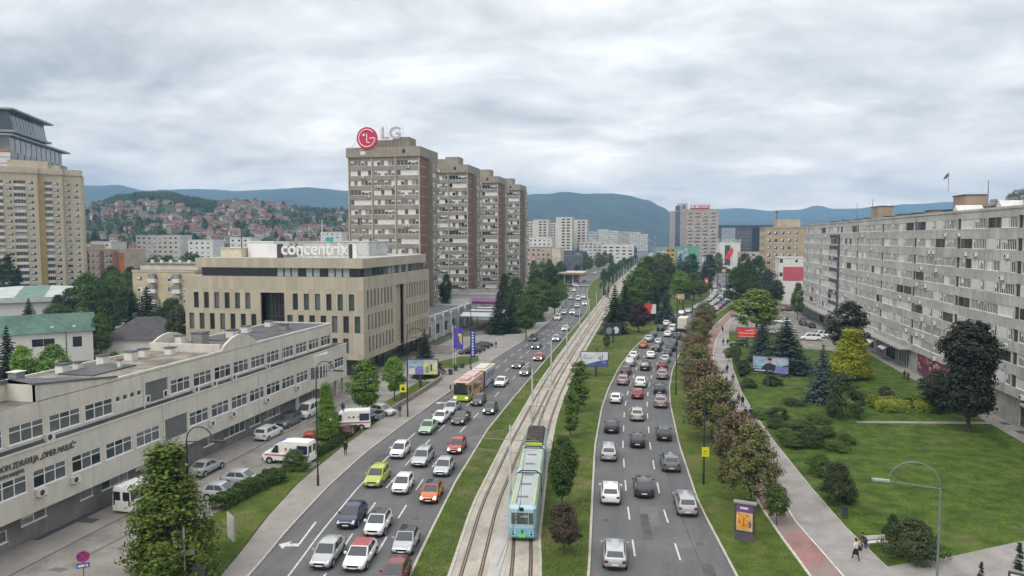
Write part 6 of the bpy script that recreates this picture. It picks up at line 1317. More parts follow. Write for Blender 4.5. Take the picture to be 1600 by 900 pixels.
# ---------------------------------------------------------------- vehicles
def paintm(name, col, metal=.0, rough=.3): return mat('paint_' + name, col, rough, 0, spec=.5, metal=metal, coat=.6)
PT = {'silver': paintm('silver', (.42, .44, .45), .35), 'grey': paintm('grey', (.16, .165, .17), .3), 'white': paintm('white', (.74, .74, .73)), 'black': paintm('black', (.012, .012, .014)), 'dark grey': paintm('dark_grey', (.045, .048, .052), .2),
      'red': paintm('red', (.32, .025, .022)), 'dark red': paintm('dark_red', (.16, .025, .03)), 'blue': paintm('blue', (.02, .06, .16)), 'dark blue': paintm('dark_blue', (.02, .026, .07)), 'lime': paintm('lime', (.36, .42, .03)), 'orange': paintm('orange', (.50, .12, .02)), 'pale green': paintm('pale_green', (.28, .42, .26)),
      'brown': paintm('brown', (.11, .05, .035)), 'pink grey': paintm('pink_grey', (.34, .24, .24), .2), 'beige': paintm('beige', (.45, .42, .36), .2), 'olive': paintm('olive', (.07, .075, .05))}
LAMP = mat('headlamp_glass', (.60, .62, .64), .12, 0, spec=.7); TAIL = mat('tail_lamp_red', (.13, .008, .008), .2, 0, spec=.6)
LIT = mat('lit_headlamp', (1, .95, .82), .2, 0, emit=2.2); PLATE = mat('number_plate', (.70, .70, .68), .4, 0)
CARK = {  # L, W, H, hood, belt, windscreen foot/top, roof end, rear foot (from front), tail height
 'hatchback': (4.05, 1.76, 1.48, .86, .93, 1.0, 1.75, 3.35, 3.95, .96), 'sedan': (4.55, 1.80, 1.45, .84, .92, 1.25, 2.0, 3.2, 3.95, .98), 'estate': (4.65, 1.80, 1.50, .85, .93, 1.2, 1.95, 4.15, 4.58, .97),
 'hatchback_2': (3.75, 1.7, 1.53, .93, .97, .85, 1.65, 3.2, 3.68, 1.0), 'suv_2': (4.6, 1.9, 1.72, 1.03, 1.1, 1.25, 1.9, 4.25, 4.52, 1.12), 'sedan_2': (4.75, 1.84, 1.44, .83, .93, 1.35, 2.25, 3.35, 4.35, 1.0), 'suv': (4.4, 1.86, 1.66, .98, 1.05, 1.15, 1.85, 3.85, 4.3, 1.08), 'minivan': (4.6, 1.86, 1.72, .98, 1.05, .85, 1.75, 4.2, 4.55, 1.08), 'van': (4.95, 1.92, 1.95, 1.02, 1.12, .75, 1.4, 4.82, 4.92, 1.15)}
def car_meshes(kind):
    L, Wd, H, hb, belt, ya, yb, yc, yd, tz = CARK[kind]; w = Wd / 2; out = []
    o = -L / 2; ya, yb, yc, yd = o + ya, o + yb, o + yc, o + yd
    b = MB(); st = [(o, .70, hb - .30, .38), (o + .07, .82, hb - .18, .27), (o + .3, .93, hb - .07, .21), (o + .8, .985, hb, .2), (ya, 1, belt - .03, .2), (0, 1, belt, .2), (o + L - 1.1, 1, belt + .02, .2), (o + L - .35, .97, tz, .23), (o + L - .08, .90, tz - .06, .3), (o + L, .80, tz - .2, .4)]
    rows = []
    for (y, k, zt, zb) in st:
        q = w * k; half = [(0, zb), (q * .82, zb), (q * .955, zb + .10), (q, lerp(zb, zt, .45)), (q * .985, lerp(zb, zt, .8)), (q * .90, zt - .015), (q * .55, zt + .025), (0, zt + .035)]
        rows.append([(x, y, z) for x, z in half] + [(-x, y, z) for x, z in reversed(half[1:-1])])
    n = len(rows[0]); b.add([p for r_ in rows for p in r_], [(i * n + j, i * n + (j + 1) % n, (i + 1) * n + (j + 1) % n, (i + 1) * n + j) for i in range(len(rows) - 1) for j in range(n)] + [tuple(range(n)), tuple(range((len(rows) - 1) * n, len(rows) * n))], 0)
    wb, wt = w * .90, w * .74
    A, B_, C_, D = (wb, ya, belt - .03), (wt, yb, H - .05), (wt * .97, yc, H - .07), (wb * .95, yd, tz - .02)
    mir = lambda p: (-p[0], p[1], p[2]); m1, m2 = (0, yb + .3, H), (0, yc - .25, H - .015)
    b.add([A, B_, C_, D, mir(A), mir(B_), mir(C_), mir(D), m1, m2], [(0, 3, 2, 1), (4, 5, 6, 7), (0, 1, 5, 4), (3, 7, 6, 2), (1, 2, 9, 8), (5, 8, 9, 6), (1, 8, 5), (2, 6, 9)], 0)
    for sx in (1, -1):
        for yw in (o + .82, o + L - .80): b.disc((sx * (w * 1.002), yw, .33), (sx, 0, 0), .385, 16, 1)
        b.box(sx * w - .012 if sx > 0 else -w - .006, sx * w + .006 if sx > 0 else -w + .012, o + 1.2, o + L - 1.2, .22, .30, 1)
    b.box(-w * .62, w * .62, o - .012, o + .1, .30, .42, 1); b.box(-w * .48, w * .48, o - .004, o + .16, hb - .37, hb - .22, 1); b.box(-w * .8, w * .8, o - .002, o + .1, .24, .3, 1); b.box(-w * .7, w * .7, o + L - .1, o + L + .012, .28, .42, 1)
    for sx in (1, -1):   # door seams and handles
        b.box(min(sx * w * .99, sx * (w + .003)), max(sx * w * .99, sx * (w + .003)), o + L * .53, o + L * .53 + .015, .32, belt - .08, 1)
    out.append(('body', b, 'P', 40))
    def bil(s, t): 
        p = Vector(A).lerp(Vector(D), s).lerp(Vector(B_).lerp(Vector(C_), s), t); p.x += .014; return p
    q = MB()
    def tri(P0, P1, P2, P3, a, c, d, e, dy):
        f = lambda s, t: Vector(P0).lerp(Vector(P1), s).lerp(Vector(P3).lerp(Vector(P2), s), t) + Vector((0, dy, .012))
        return [f(a, d), f(c, d), f(c, e), f(a, e)]
    q.add(tri(mir(A), A, B_, mir(B_), .05, .95, .06, .93, -.01), [(0, 1, 2, 3)]); q.box(-.35, .1, ya + .03, ya + .05, belt, belt + .02, 1); out.append(('windscreen', q, 'G', 0))
    q = MB(); q.add(tri(mir(D), D, C_, mir(C_), .08, .92, .22 if kind != 'sedan' else .1, .9, .012), [(0, 1, 2, 3)]); out.append(('rear_window', q, 'G', 0))
    wins = ((.12, .47), (.51, .86)) if kind != 'van' else ((.10, .36), (.40, .66), (.69, .95))
    for sx in (1, -1):
        for (s0, s1) in wins:
            q = MB(); pts = [bil(s0 + (0 if s0 > .2 else -.02), .10), bil(s1, .10), bil(s1 - (.03 if s1 > .8 else 0), .88), bil(s0 + (.05 if s0 < .2 else 0), .88)]
            q.add([(sx * p.x, p.y, p.z) for p in pts], [(0, 1, 2, 3)]); out.append(('side_window', q, 'G', 0))
    for sx in (1, -1):
        for yw in (o + .82, o + L - .80):
            q = MB(); x0, x1 = sx * (w - .2), sx * (w + .018); q.tube([(x0, yw, .32), (x1, yw, .32)], .32, 16, 0); out.append(('wheel', q, 'W', 0)); q = MB(); q.disc((x1 + sx * .003, yw, .32), (sx, 0, 0), .21, 14, 1); q.disc((x1 + sx * .006, yw, .32), (sx, 0, 0), .06, 8, 0); out.append(('rim', q, 'W', 0))
        q = MB(); x = sx * w * .70; q.box(x - .14, x + .14, o + .015, o + .16, hb - .32, hb - .21); q.add([(x - .14, o + .015, hb - .21), (x + .14, o + .015, hb - .21), (x + .13, o + .3, hb - .075), (x - .05, o + .24, hb - .09)], [(0, 1, 2, 3)]); out.append(('headlight', q, 'H', 0))
        q = MB(); x = sx * w * .74; q.box(x - .15, x + .15, o + L - .1, o + L - .005 + (.012 if 1 else 0), tz - .30, tz - .12); out.append(('tail_light', q, 'T', 0))
        q = MB(); x = sx * (w + .09); q.box(x - .1, x + .1, ya + .35, ya + .48, belt + .0, belt + .15); out.append(('wing_mirror', q, 'P', 0))
    q = MB(); q.box(-.26, .26, o - .026, o - .014, .39, .49); out.append(('front_plate', q, 'N', 0))
    q = MB(); q.box(-.26, .26, o + L + .013, o + L + .022, .50, .61); out.append(('rear_plate', q, 'N', 0))
    return out
CM = {'P': None, 'G': [CARGLASS, BLACK], 'W': [RUBBER, RIM], 'H': [LAMP], 'T': [TAIL], 'N': [PLATE]}
CPROTO, CFAR = {}, {}
for k_ in CARK:
    ps = car_meshes(k_); CPROTO[k_] = [(n, b.mesh(n, [PT['silver'], BLACK] if c == 'P' else CM[c], sm_), c) for n, b, c, sm_ in ps]
    allb = MB(); slots = {'P': 0, 'G': 2, 'W': 3, 'H': 5, 'T': 6, 'N': 7}
    for n, b, c, sm_ in ps:
        i0 = len(allb.v); allb.v += b.v; allb.f += [[i0 + i for i in f] for f in b.f]; allb.m += [slots[c] + min(m, 1) if c in 'PW' else slots[c] for m in b.m]
    CFAR[k_] = allb.mesh('car', [PT['silver'], BLACK, CARGLASS, RUBBER, RIM, LAMP, TAIL, PLATE], 40)
NCAR = 0; CARLOG = []
def car(kind, pos, rz, paint, label, group=None, roof=None, lit=False, full=True, sc=1.0):
    """rz 0: the nose points to -Y"""
    global NCAR; NCAR += 1
    nm = {'van': 'van', 'minivan': 'minivan'}.get(kind, 'car')
    if not full:
        o = link(nm, CFAR[kind], None, pos, rz); o.material_slots[0].link = 'OBJECT'; o.material_slots[0].material = PT[paint]
        if lit: o.material_slots[5].link = 'OBJECT'; o.material_slots[5].material = LIT
        return tag(o, label, 'van' if nm == 'van' else 'car', group)
    if (NCAR * 7) % 3 == 0 and kind + '_2' in CARK: kind += '_2'
    t = empty(nm, pos, rz, label, 'van' if nm == 'van' else 'car', group); v = random.Random(NCAR); t.scale = (sc * v.uniform(.96, 1.04), sc * v.uniform(.94, 1.04), sc * v.uniform(.96, 1.05))
    for n, me, c in CPROTO[kind]:
        o = link(n, me, wh if n == 'rim' else t)
        if n == 'wheel': wh = o
        if c == 'P': o.material_slots[0].link = 'OBJECT'; o.material_slots[0].material = PT[paint]
        if c == 'H' and lit: o.material_slots[0].link = 'OBJECT'; o.material_slots[0].material = LIT
    if roof:
        L, Wd, H, hb, belt, ya, yb, yc, yd, tz = CARK[kind]; q = MB(); wt = Wd / 2 * .72
        q.add([(-wt, -L / 2 + yb + .02, H - .035), (wt, -L / 2 + yb + .02, H - .035), (wt * .97, -L / 2 + yc - .02, H - .05), (-wt * .97, -L / 2 + yc - .02, H - .05), (0, -L / 2 + yb + .3, H + .012), (0, -L / 2 + yc - .25, H - .002)], [(0, 4, 5, 3), (4, 1, 2, 5), (0, 1, 4), (2, 3, 5)])
        link('roof_panel', q.mesh('roof_panel', [roof]), t)
    return t
def heading(p, y): return math.atan2(-(interp(p, y + 3) - interp(p, y - 3)), 6)
REDROOF, GLROOF = PT['red'], GLASS
# left carriageway: cars come towards us.  (px, row of the front bumper's foot, kind, paint, label, extras)
LEFT = [(498.5, 893, 'hatchback', 'silver', 'silver hatchback in the outer lane, nearest to the turn arrow', {}), (551, 896, 'hatchback', 'white', 'white hatchback with a red roof at the lower edge of the left carriageway', {'roof': REDROOF}), (606, 930, 'hatchback', 'dark red', 'dark red car cut by the lower edge of the photo', {}),
 (626, 872, 'hatchback', 'silver', 'silver hatchback with a dark glass roof in the lane beside the grass median', {'roof': GLROOF}), (539.5, 829, 'hatchback', 'dark blue', 'dark blue hatchback on the left carriageway', {}), (581, 843, 'hatchback', 'white', 'white hatchback with a dark glass roof, right of the dark blue one', {'roof': GLROOF}), (668, 790, 'hatchback', 'orange', 'orange hatchback with a black roof by the median', {'roof': GLROOF, 'lit': True}),
 (580.5, 764, 'suv', 'lime', 'lime yellow crossover in the outer lane', {}), (622, 776, 'hatchback', 'white', 'small white hatchback between the lime crossover and the orange car', {}), (687.5, 747, 'hatchback', 'silver', 'silver hatchback behind the orange car by the median', {}), (652.5, 732, 'estate', 'silver', 'silver estate in the middle lane behind the small white hatchback', {}), (617.5, 719.5, 'hatchback', 'white', 'white hatchback in the outer lane behind the lime crossover', {}), (709, 711.5, 'hatchback', 'red', 'red hatchback by the median with its lights on', {'lit': True}),
 (662.5, 681, 'sedan', 'pale green', 'pale green saloon on the left carriageway', {}), (714, 666, 'sedan', 'black', 'black saloon in the middle lane facing us', {}), (682, 664.5, 'sedan', 'white', 'white saloon behind the pale green one', {}), (699.5, 649, 'sedan', 'silver', 'silver saloon right in front of the bus', {}), (762, 650, 'hatchback', 'dark grey', 'dark grey hatchback by the median behind the red one', {'lit': True}), (743.5, 635.5, 'hatchback', 'dark grey', 'dark grey hatchback beside the nose of the bus', {'roof': paintm('wine', (.18, .07, .09))}), (779, 606, 'sedan', 'white', 'white saloon alone beside the tail of the bus', {}),
 (818, 589, 'hatchback', 'grey', 'grey hatchback in the median lane beyond the bus', {'lit': True}), (806, 577, 'sedan', 'dark grey', 'dark grey saloon in the middle lane beyond the bus', {'lit': True}), (840, 565, 'hatchback', 'red', 'red hatchback by the median far beyond the bus', {'lit': True}), (836, 546, 'sedan', 'black', 'black saloon with bright lights before the road bend', {'lit': True}), (831, 534, 'estate', 'olive', 'olive car at the kerb before the leafy pavement trees', {}), (867.5, 534, 'hatchback', 'silver', 'silver hatchback in the median lane before the road bend', {'lit': True}), (882, 518, 'sedan', 'white', 'white saloon in the median lane just after the bend', {'lit': True}),
 (870, 501, 'van', 'white', 'white van in the outer lane at the road bend', {}), (880, 492, 'hatchback', 'white', 'white hatchback behind the white van at the bend', {}), (893.6, 491.6, 'hatchback', 'white', 'white hatchback in the middle lane at the bend', {'lit': True}), (902, 495, 'sedan', 'dark grey', 'dark saloon in the median lane at the bend', {}), (901.6, 481, 'hatchback', 'silver', 'silver hatchback in the middle of the far bend', {}), (913.6, 477.4, 'sedan', 'white', 'white saloon in the median lane of the far bend', {'lit': True}), (903, 470, 'van', 'white', 'tall white van at the far bend', {'sc': 1.15}), (911.5, 467, 'hatchback', 'white', 'white hatchback right of the tall white van', {}), (891.6, 468.5, 'hatchback', 'silver', 'silver hatchback left of the tall white van', {}), (896.4, 456, 'sedan', 'white', 'white saloon, farthest of the cars in the left bend', {})]
for (px, py, kind, paint, lab, ex) in LEFT:
    p = at(px, py); y = p.y; L = CARK[kind][0]; rz = heading(LR, y + 2) if y < 230 else heading(LK, y)
    fx = dict(ex); fx.setdefault('full', y < 175)
    if not fx['full']: fx.pop('roof', None); fx.pop('sc', None)
    d = Vector((math.sin(-rz), math.cos(rz), 0)); car(kind, p + d * L / 2, rz, paint, lab, 'cars on the left carriageway', **fx)
# right carriageway: seen from behind.  row of the rear bumper's foot
RIGHT = [(961, 894.7, 'estate', 'silver', 'silver estate nearest to us on the right carriageway', {}), (1075, 810, 'minivan', 'silver', 'silver minivan beside the asphalt patch in the right lane', {}), (954, 791, 'suv', 'white', 'white crossover in the left lane ahead of the nearest silver estate', {}), (1007, 781, 'suv', 'dark grey', 'dark grey crossover in the middle lane, nearest of its lane', {}), (1049.5, 740, 'suv', 'grey', 'grey crossover in the right lane ahead of the silver minivan', {}), (951, 723, 'minivan', 'silver', 'silver minivan in the left lane ahead of the white crossover', {}), (996, 702, 'hatchback', 'black', 'black hatchback in the middle lane beside the silver minivan', {}), (1038, 691, 'estate', 'black', 'black estate with a dark glass roof in the right lane', {'roof': GLROOF}), (955, 679, 'hatchback', 'black', 'black hatchback in the left lane', {}), (995.5, 660, 'suv', 'beige', 'beige crossover in the middle lane', {}), (1032, 639, 'suv', 'pink grey', 'pinkish grey crossover in the right lane', {}), (961.5, 632, 'hatchback', 'white', 'white hatchback in the left lane, third car past the black one', {}), (995.5, 625, 'hatchback', 'red', 'bright red hatchback in the middle lane of the right carriageway', {}), (1030.5, 618, 'suv', 'black', 'black off-roader in the right lane ahead of the pinkish crossover', {}), (1000, 607, 'suv', 'white', 'white crossover ahead of the bright red hatchback', {}), (972.5, 603, 'suv', 'pink grey', 'rosy grey crossover in the left lane', {}), (1034.5, 594, 'suv', 'pink grey', 'rosy grey crossover in the right lane ahead of the black off-roader', {}), (976.5, 587, 'suv', 'brown', 'reddish brown crossover in the left lane', {}), (1034, 579, 'suv', 'dark red', 'dark wine red crossover in the right lane', {}), (1007.5, 580, 'suv', 'black', 'black crossover in the middle lane ahead of the white one', {}), (983, 573.5, 'suv', 'silver', 'silver crossover in the left lane ahead of the brown one', {}), (989, 562, 'hatchback', 'white', 'white hatchback in the left lane, two cars past the brown one', {}), (1016, 561, 'sedan', 'white', 'white saloon in the middle lane ahead of the black crossover', {}), (1038.5, 568, 'hatchback', 'silver', 'silver hatchback in the right lane ahead of the wine red one', {}),
 (1003.8, 545, 'hatchback', 'orange', 'orange red hatchback in the left lane of the long queue', {}), (1024.4, 550, 'sedan', 'black', 'black saloon in the middle lane of the queue', {}), (1028, 539.5, 'hatchback', 'silver', 'silver hatchback in the middle lane ahead of the black saloon', {}), (1012.5, 535, 'suv', 'silver', 'silver crossover ahead of the orange red hatchback', {}), (1018.5, 527.5, 'hatchback', 'dark grey', 'dark hatchback in the left lane of the queue', {}), (1042, 558, 'hatchback', 'dark grey', 'dark grey hatchback in the right lane of the queue', {}), (1047, 550, 'suv', 'black', 'black crossover in the right lane of the queue', {}), (1051.5, 541, 'hatchback', 'dark blue', 'dark blue hatchback in the right lane of the queue', {}), (1042, 527, 'sedan', 'white', 'white saloon in the middle lane behind the white van', {}), (1049, 519, 'van', 'white', 'white van in the middle lane of the queue', {}), (1031, 517.5, 'suv', 'black', 'black car alone in the left lane of the queue', {}), (1040, 510, 'suv', 'white', 'white crossover in the left lane ahead of the black car', {}), (1047.5, 504.5, 'hatchback', 'silver', 'silver hatchback in the left lane ahead of the white crossover', {}), (1057, 531, 'suv', 'dark grey', 'dark crossover behind the box truck', {}), (1056, 498.5, 'hatchback', 'dark grey', 'dark hatchback left of the box truck front', {}), (1064, 493.5, 'minivan', 'silver', 'silver minivan far up the left lane', {}), (1074, 489.5, 'sedan', 'white', 'white saloon far up the left lane', {})]
for (px, py, kind, paint, lab, ex) in RIGHT:
    p = at(px, py); y = p.y; L = CARK[kind][0]; rz = heading(RL, y + 2)
    fx = dict(ex); fx.setdefault('full', y < 165)
    if not fx['full']: fx.pop('roof', None)
    d = Vector((math.sin(-rz), math.cos(rz), 0)); car(kind, p + d * L / 2, rz + math.pi, paint, lab, 'cars on the right carriageway', **fx)
# the dense far end of the queue, lane by lane
r7 = random.Random(31); QP = ['silver', 'white', 'dark grey', 'white', 'grey', 'black', 'silver', 'red', 'white', 'blue', 'beige']
WORD = {.17: 'left', .5: 'middle', .83: 'right'}
for f, y0 in ((.17, 262), (.5, 256), (.83, 252)):
    y = y0; n = 0
    while y < 430 and n < 20:
        pc = QP[r7.randrange(len(QP))]; kd = r7.choice(['hatchback', 'sedan', 'suv', 'estate', 'hatchback']); x = lerp(interp(RL, y), interp(RR, y), f)
        car(kd, (x, y, 0), heading(RL, y) + math.pi, pc, f'{pc} {"crossover" if kd == "suv" else kd}, {ORD[n]} in the {WORD[f]} lane of the dense far queue', 'cars in the far queue', full=False)
        y += r7.uniform(6.2, 9.5); n += 1
n = 0
for (y, f, pc, kd) in ((505, .3, 'white', 'van'), (560, .3, 'dark grey', 'sedan'), (590, .6, 'red', 'hatchback'), (640, .3, 'white', 'sedan'), (700, .6, 'silver', 'hatchback'), (760, .3, 'white', 'van'), (840, .6, 'black', 'suv')):
    car(kd, (lerp(interp(LK, y), interp(LR, y), f), y, 0), heading(LK, y), pc, f'{pc} {kd}, {ORD[n]} vehicle of the thin far traffic beyond the petrol station', 'far traffic', full=False); n += 1
# parked vehicles by the clinic and elsewhere
def parked(kind, px, py, deg, paint, lab, full=True, **k): p = at(px, py); return car(kind, (p.x, p.y, .006), R(deg), paint, lab, 'parked cars', full=full, **k)
parked('sedan', 323, 738, 180, 'silver', 'silver saloon parked along the clinic, nose away from us')
parked('hatchback', 347, 779, 95, 'silver', 'silver hatchback parked across beside the hedge, nearest of the pair')
parked('hatchback', 380, 757, 95, 'silver', 'silver hatchback parked across beside the hedge, behind its twin')
parked('minivan', 420, 684, 180, 'white', 'white people carrier parked behind the silver saloon along the clinic')
parked('suv', 451, 665, 0, 'grey', 'grey crossover with a black roof parked by the clinic door', roof=PT['black'])
parked('van', 483, 650, 0, 'white', 'white delivery van parked by the clinic bay window')
parked('suv', 502, 686, -75, 'red', 'red crossover parked behind the pointed green tree')
parked('hatchback', 530, 682, -80, 'dark red', 'darker red hatchback parked behind the red crossover')
parked('sedan', 569, 655, 80, 'blue', 'blue saloon parked beneath the wide green tree')
parked('hatchback', 597, 648, 75, 'white', 'white car half hidden behind the wide green tree')
for i, (px, py, pc) in enumerate(((734, 553, 'black'), (742, 550, 'dark grey'), (748, 546, 'black'), (754, 543, 'dark grey'))): parked('sedan', px, py, -55, pc, ('black saloon parked nearest to the blue banner', 'dark grey saloon second from the blue banner', 'black saloon third from the blue banner', 'dark grey saloon farthest from the blue banner')[i])
for i, (px, py, k_, pc, dg, lb) in enumerate(((1267, 532, 'van', 'white', -100, 'white van parked at the park edge right of the broad spruce'), (1285, 528, 'van', 'white', -95, 'second white van parked nearer to the long grey block'), (1206, 522, 'sedan', 'silver', -100, 'silver car glimpsed between the two blue spruces'), (1155, 540, 'hatchback', 'dark grey', -95, 'dark car under the red billboard'), (1232, 486, 'suv', 'dark red', -95, 'dark red car parked at the far end of the side street'), (1246, 486, 'sedan', 'black', -95, 'black car parked at the far end of the side street'), (1254, 508, 'suv', 'dark grey', 180, 'dark crossover parked at the canopy of the long grey block'), (1268, 512, 'hatchback', 'black', 180, 'black hatchback parked along the long grey block'), (1222, 505, 'sedan', 'white', -95, 'white saloon parked in the side street under the wide tree'))): parked(k_, px, py, dg, pc, lb)
for i in range(12):
    a_, c_, yy_ = pbox(858, 912, 385); pc = QP[(i * 3) % len(QP)]
    car(['sedan', 'hatchback', 'suv'][i % 3], (lerp(a_, c_, (i % 6) / 5) + (i // 6) * 2, yy_ - 4 - 9 * (i // 6), .006), R(90 + 7 * (i % 3)), pc, f'{pc} {["sedan", "hatchback", "crossover"][i % 3]}, {ORD[i % 6]} from the left in the {["back", "front"][i // 6]} row before the petrol station', 'cars before the petrol station', full=False)
def ambulance(px, py, deg, label, stripes=True):
    p = at(px, py); t = empty('ambulance', (0, 0, 0), 0, label, 'ambulance', 'ambulances'); L, w, H = 5.6, 1.0, 2.55; o = -L / 2; b = MB()
    prof = [(o, .45), (o, .95), (o + .25, 1.15), (o + .95, 1.32), (o + 1.55, 2.15), (o + 2.1, 2.45), (o + 3, H), (L / 2 - .1, H), (L / 2, 2.3), (L / 2, .4)]
    for sx in (-1, 1): pass
    n = len(prof); ws = [.86, .94, .96, .97, .88, .86, .86, .86, .88, 1]
    b.add([(w * k, y, z) for (y, z), k in zip(prof, ws)] + [(-w * k, y, z) for (y, z), k in zip(prof, ws)], [(i, (i + 1) % n, n + (i + 1) % n, n + i) for i in range(n)] + [tuple(range(n))[::-1], tuple(range(n, 2 * n))], 0)
    b.box(-w * 1.0, w * 1.0, o + .3, L / 2 - .02, .35, 1.25, 0)
    for sx in (-1, 1):
        for yw in (o + .95, L / 2 - 1.1): b.disc((sx * (w * 1.003), yw, .36), (sx, 0, 0), .44, 16, 1)
    b.box(-w * .9, w * .9, o - .02, o + .1, .35, .62, 1); b.box(-w * 1.01, w * 1.01, o + 1.5, L / 2 - 1.7, .3, .45, 1)
    b.build('body', [WHITE, BLACK], t, 30)
    q = MB(); q.add([(-.8, o + .97, 1.36), (.8, o + .97, 1.36), (.76, o + 1.53, 2.12), (-.76, o + 1.53, 2.12)], [(0, 1, 2, 3)]); q.build('windscreen', GLASS, t).location = (0, -.015, .015)
    for sx in (-1, 1):
        q = MB(); q.add([(sx * (.975), o + 1.15, 1.32), (sx * .975, o + 2.0, 1.32), (sx * .885, o + 2.0, 2.1), (sx * .9, o + 1.65, 2.1)], [(0, 1, 2, 3)]); q.build('side_window', GLASS, t).location = (sx * .012, 0, 0)
        q = MB(); q.box(sx * w * 1.002 - .01, sx * w * 1.002 + .01, o + .4, L / 2 - .05, .95, 1.08); q.build('red_stripe', mat('ambulance_red', (.48, .06, .06), .5), t)
        for k, c in enumerate(('red', 'dark blue', 'lime')): q = MB(); q.disc((sx * .935, o + 2.9 + .6 * k, 1.75), (sx, 0, 0), .13, 12); q.build('round_emblem', PT[c], t)
        for yw in (o + .95, L / 2 - 1.1): q = MB(); x0, x1 = sx * .75, sx * (w + .02); q.tube([(x0, yw, .36), (x1, yw, .36)], .36, 16); q.disc((x1 + sx * .004, yw, .36), (sx, 0, 0), .22, 12, 1); q.build('wheel', [RUBBER, RIM], t)
        q = MB(); q.box(sx * .72 - .16, sx * .72 + .16, o - .005, o + .2, .78, 1.0); q.build('headlight', LAMP, t)
        q = MB(); q.box(sx * .8 - .08, sx * .8 + .08, L / 2 - .02, L / 2 + .012, .9, 1.5); q.build('tail_light', TAIL, t)
        q = MB(); q.box(sx * .5 - .36, sx * .5 + .36, L / 2 - .04, L / 2 + .01, 1.35, 2.15); q.build('rear_window', GLASS, t)
    q = MB(); q.box(-.55, .55, o + 2.05, o + 2.25, 2.42, 2.54); q.build('light_bar', mat('beacon_blue', (.04, .10, .45), .2, spec=.6), t)
    for a in (-.94, .93): q = MB(); q.box(a, a + .01, L / 2 - 1.35, L / 2 - .1, 1.1, 2.2); q.build('blue_side_panel', PT['dark blue'], t)
    t.location = (p.x, p.y, .006); t.rotation_euler = (0, 0, R(deg)); return t
ambulance(452, 722, -90, 'white ambulance with a red stripe standing across before the hedge, seen from the side')
ambulance(545, 670, -70, 'white ambulance behind the pointed green tree, next to the red cars')
ambulance(226, 788, 178, 'white ambulance half hidden by the big linden, parked along the clinic')
# the box truck in the queue
p = at(1068, 519); t = empty('box_truck', (0, 0, 0), 0, 'white box truck standing in the right lane of the queue behind the chestnuts', 'truck'); q = MB(); q.box(-1.25, 1.25, 0, 6.4, .95, 3.7, 0); q.box(-1.0, 1.0, .1, 8.2, .5, .94, 1); q.build('cargo_box', [mat('box_cream', (.60, .56, .48), .6), DGREY], t)
q = MB(); q.box(-1.15, 1.15, 6.6, 8.3, .6, 2.7); q.build('cab', WHITE, t); q = MB(); q.box(-1.0, 1.0, 8.3, 8.32, 1.6, 2.5); q.build('windscreen', GLASS, t)
for sx in (-1, 1):
    for yw in (1.4, 7.3): q = MB(); q.tube([(sx * .85, yw, .48), (sx * 1.2, yw, .48)], .48, 14); q.build('wheel', RUBBER, t)
t.location = (p.x - .5, p.y, 0); t.rotation_euler = (0, 0, heading(RL, p.y + 3))
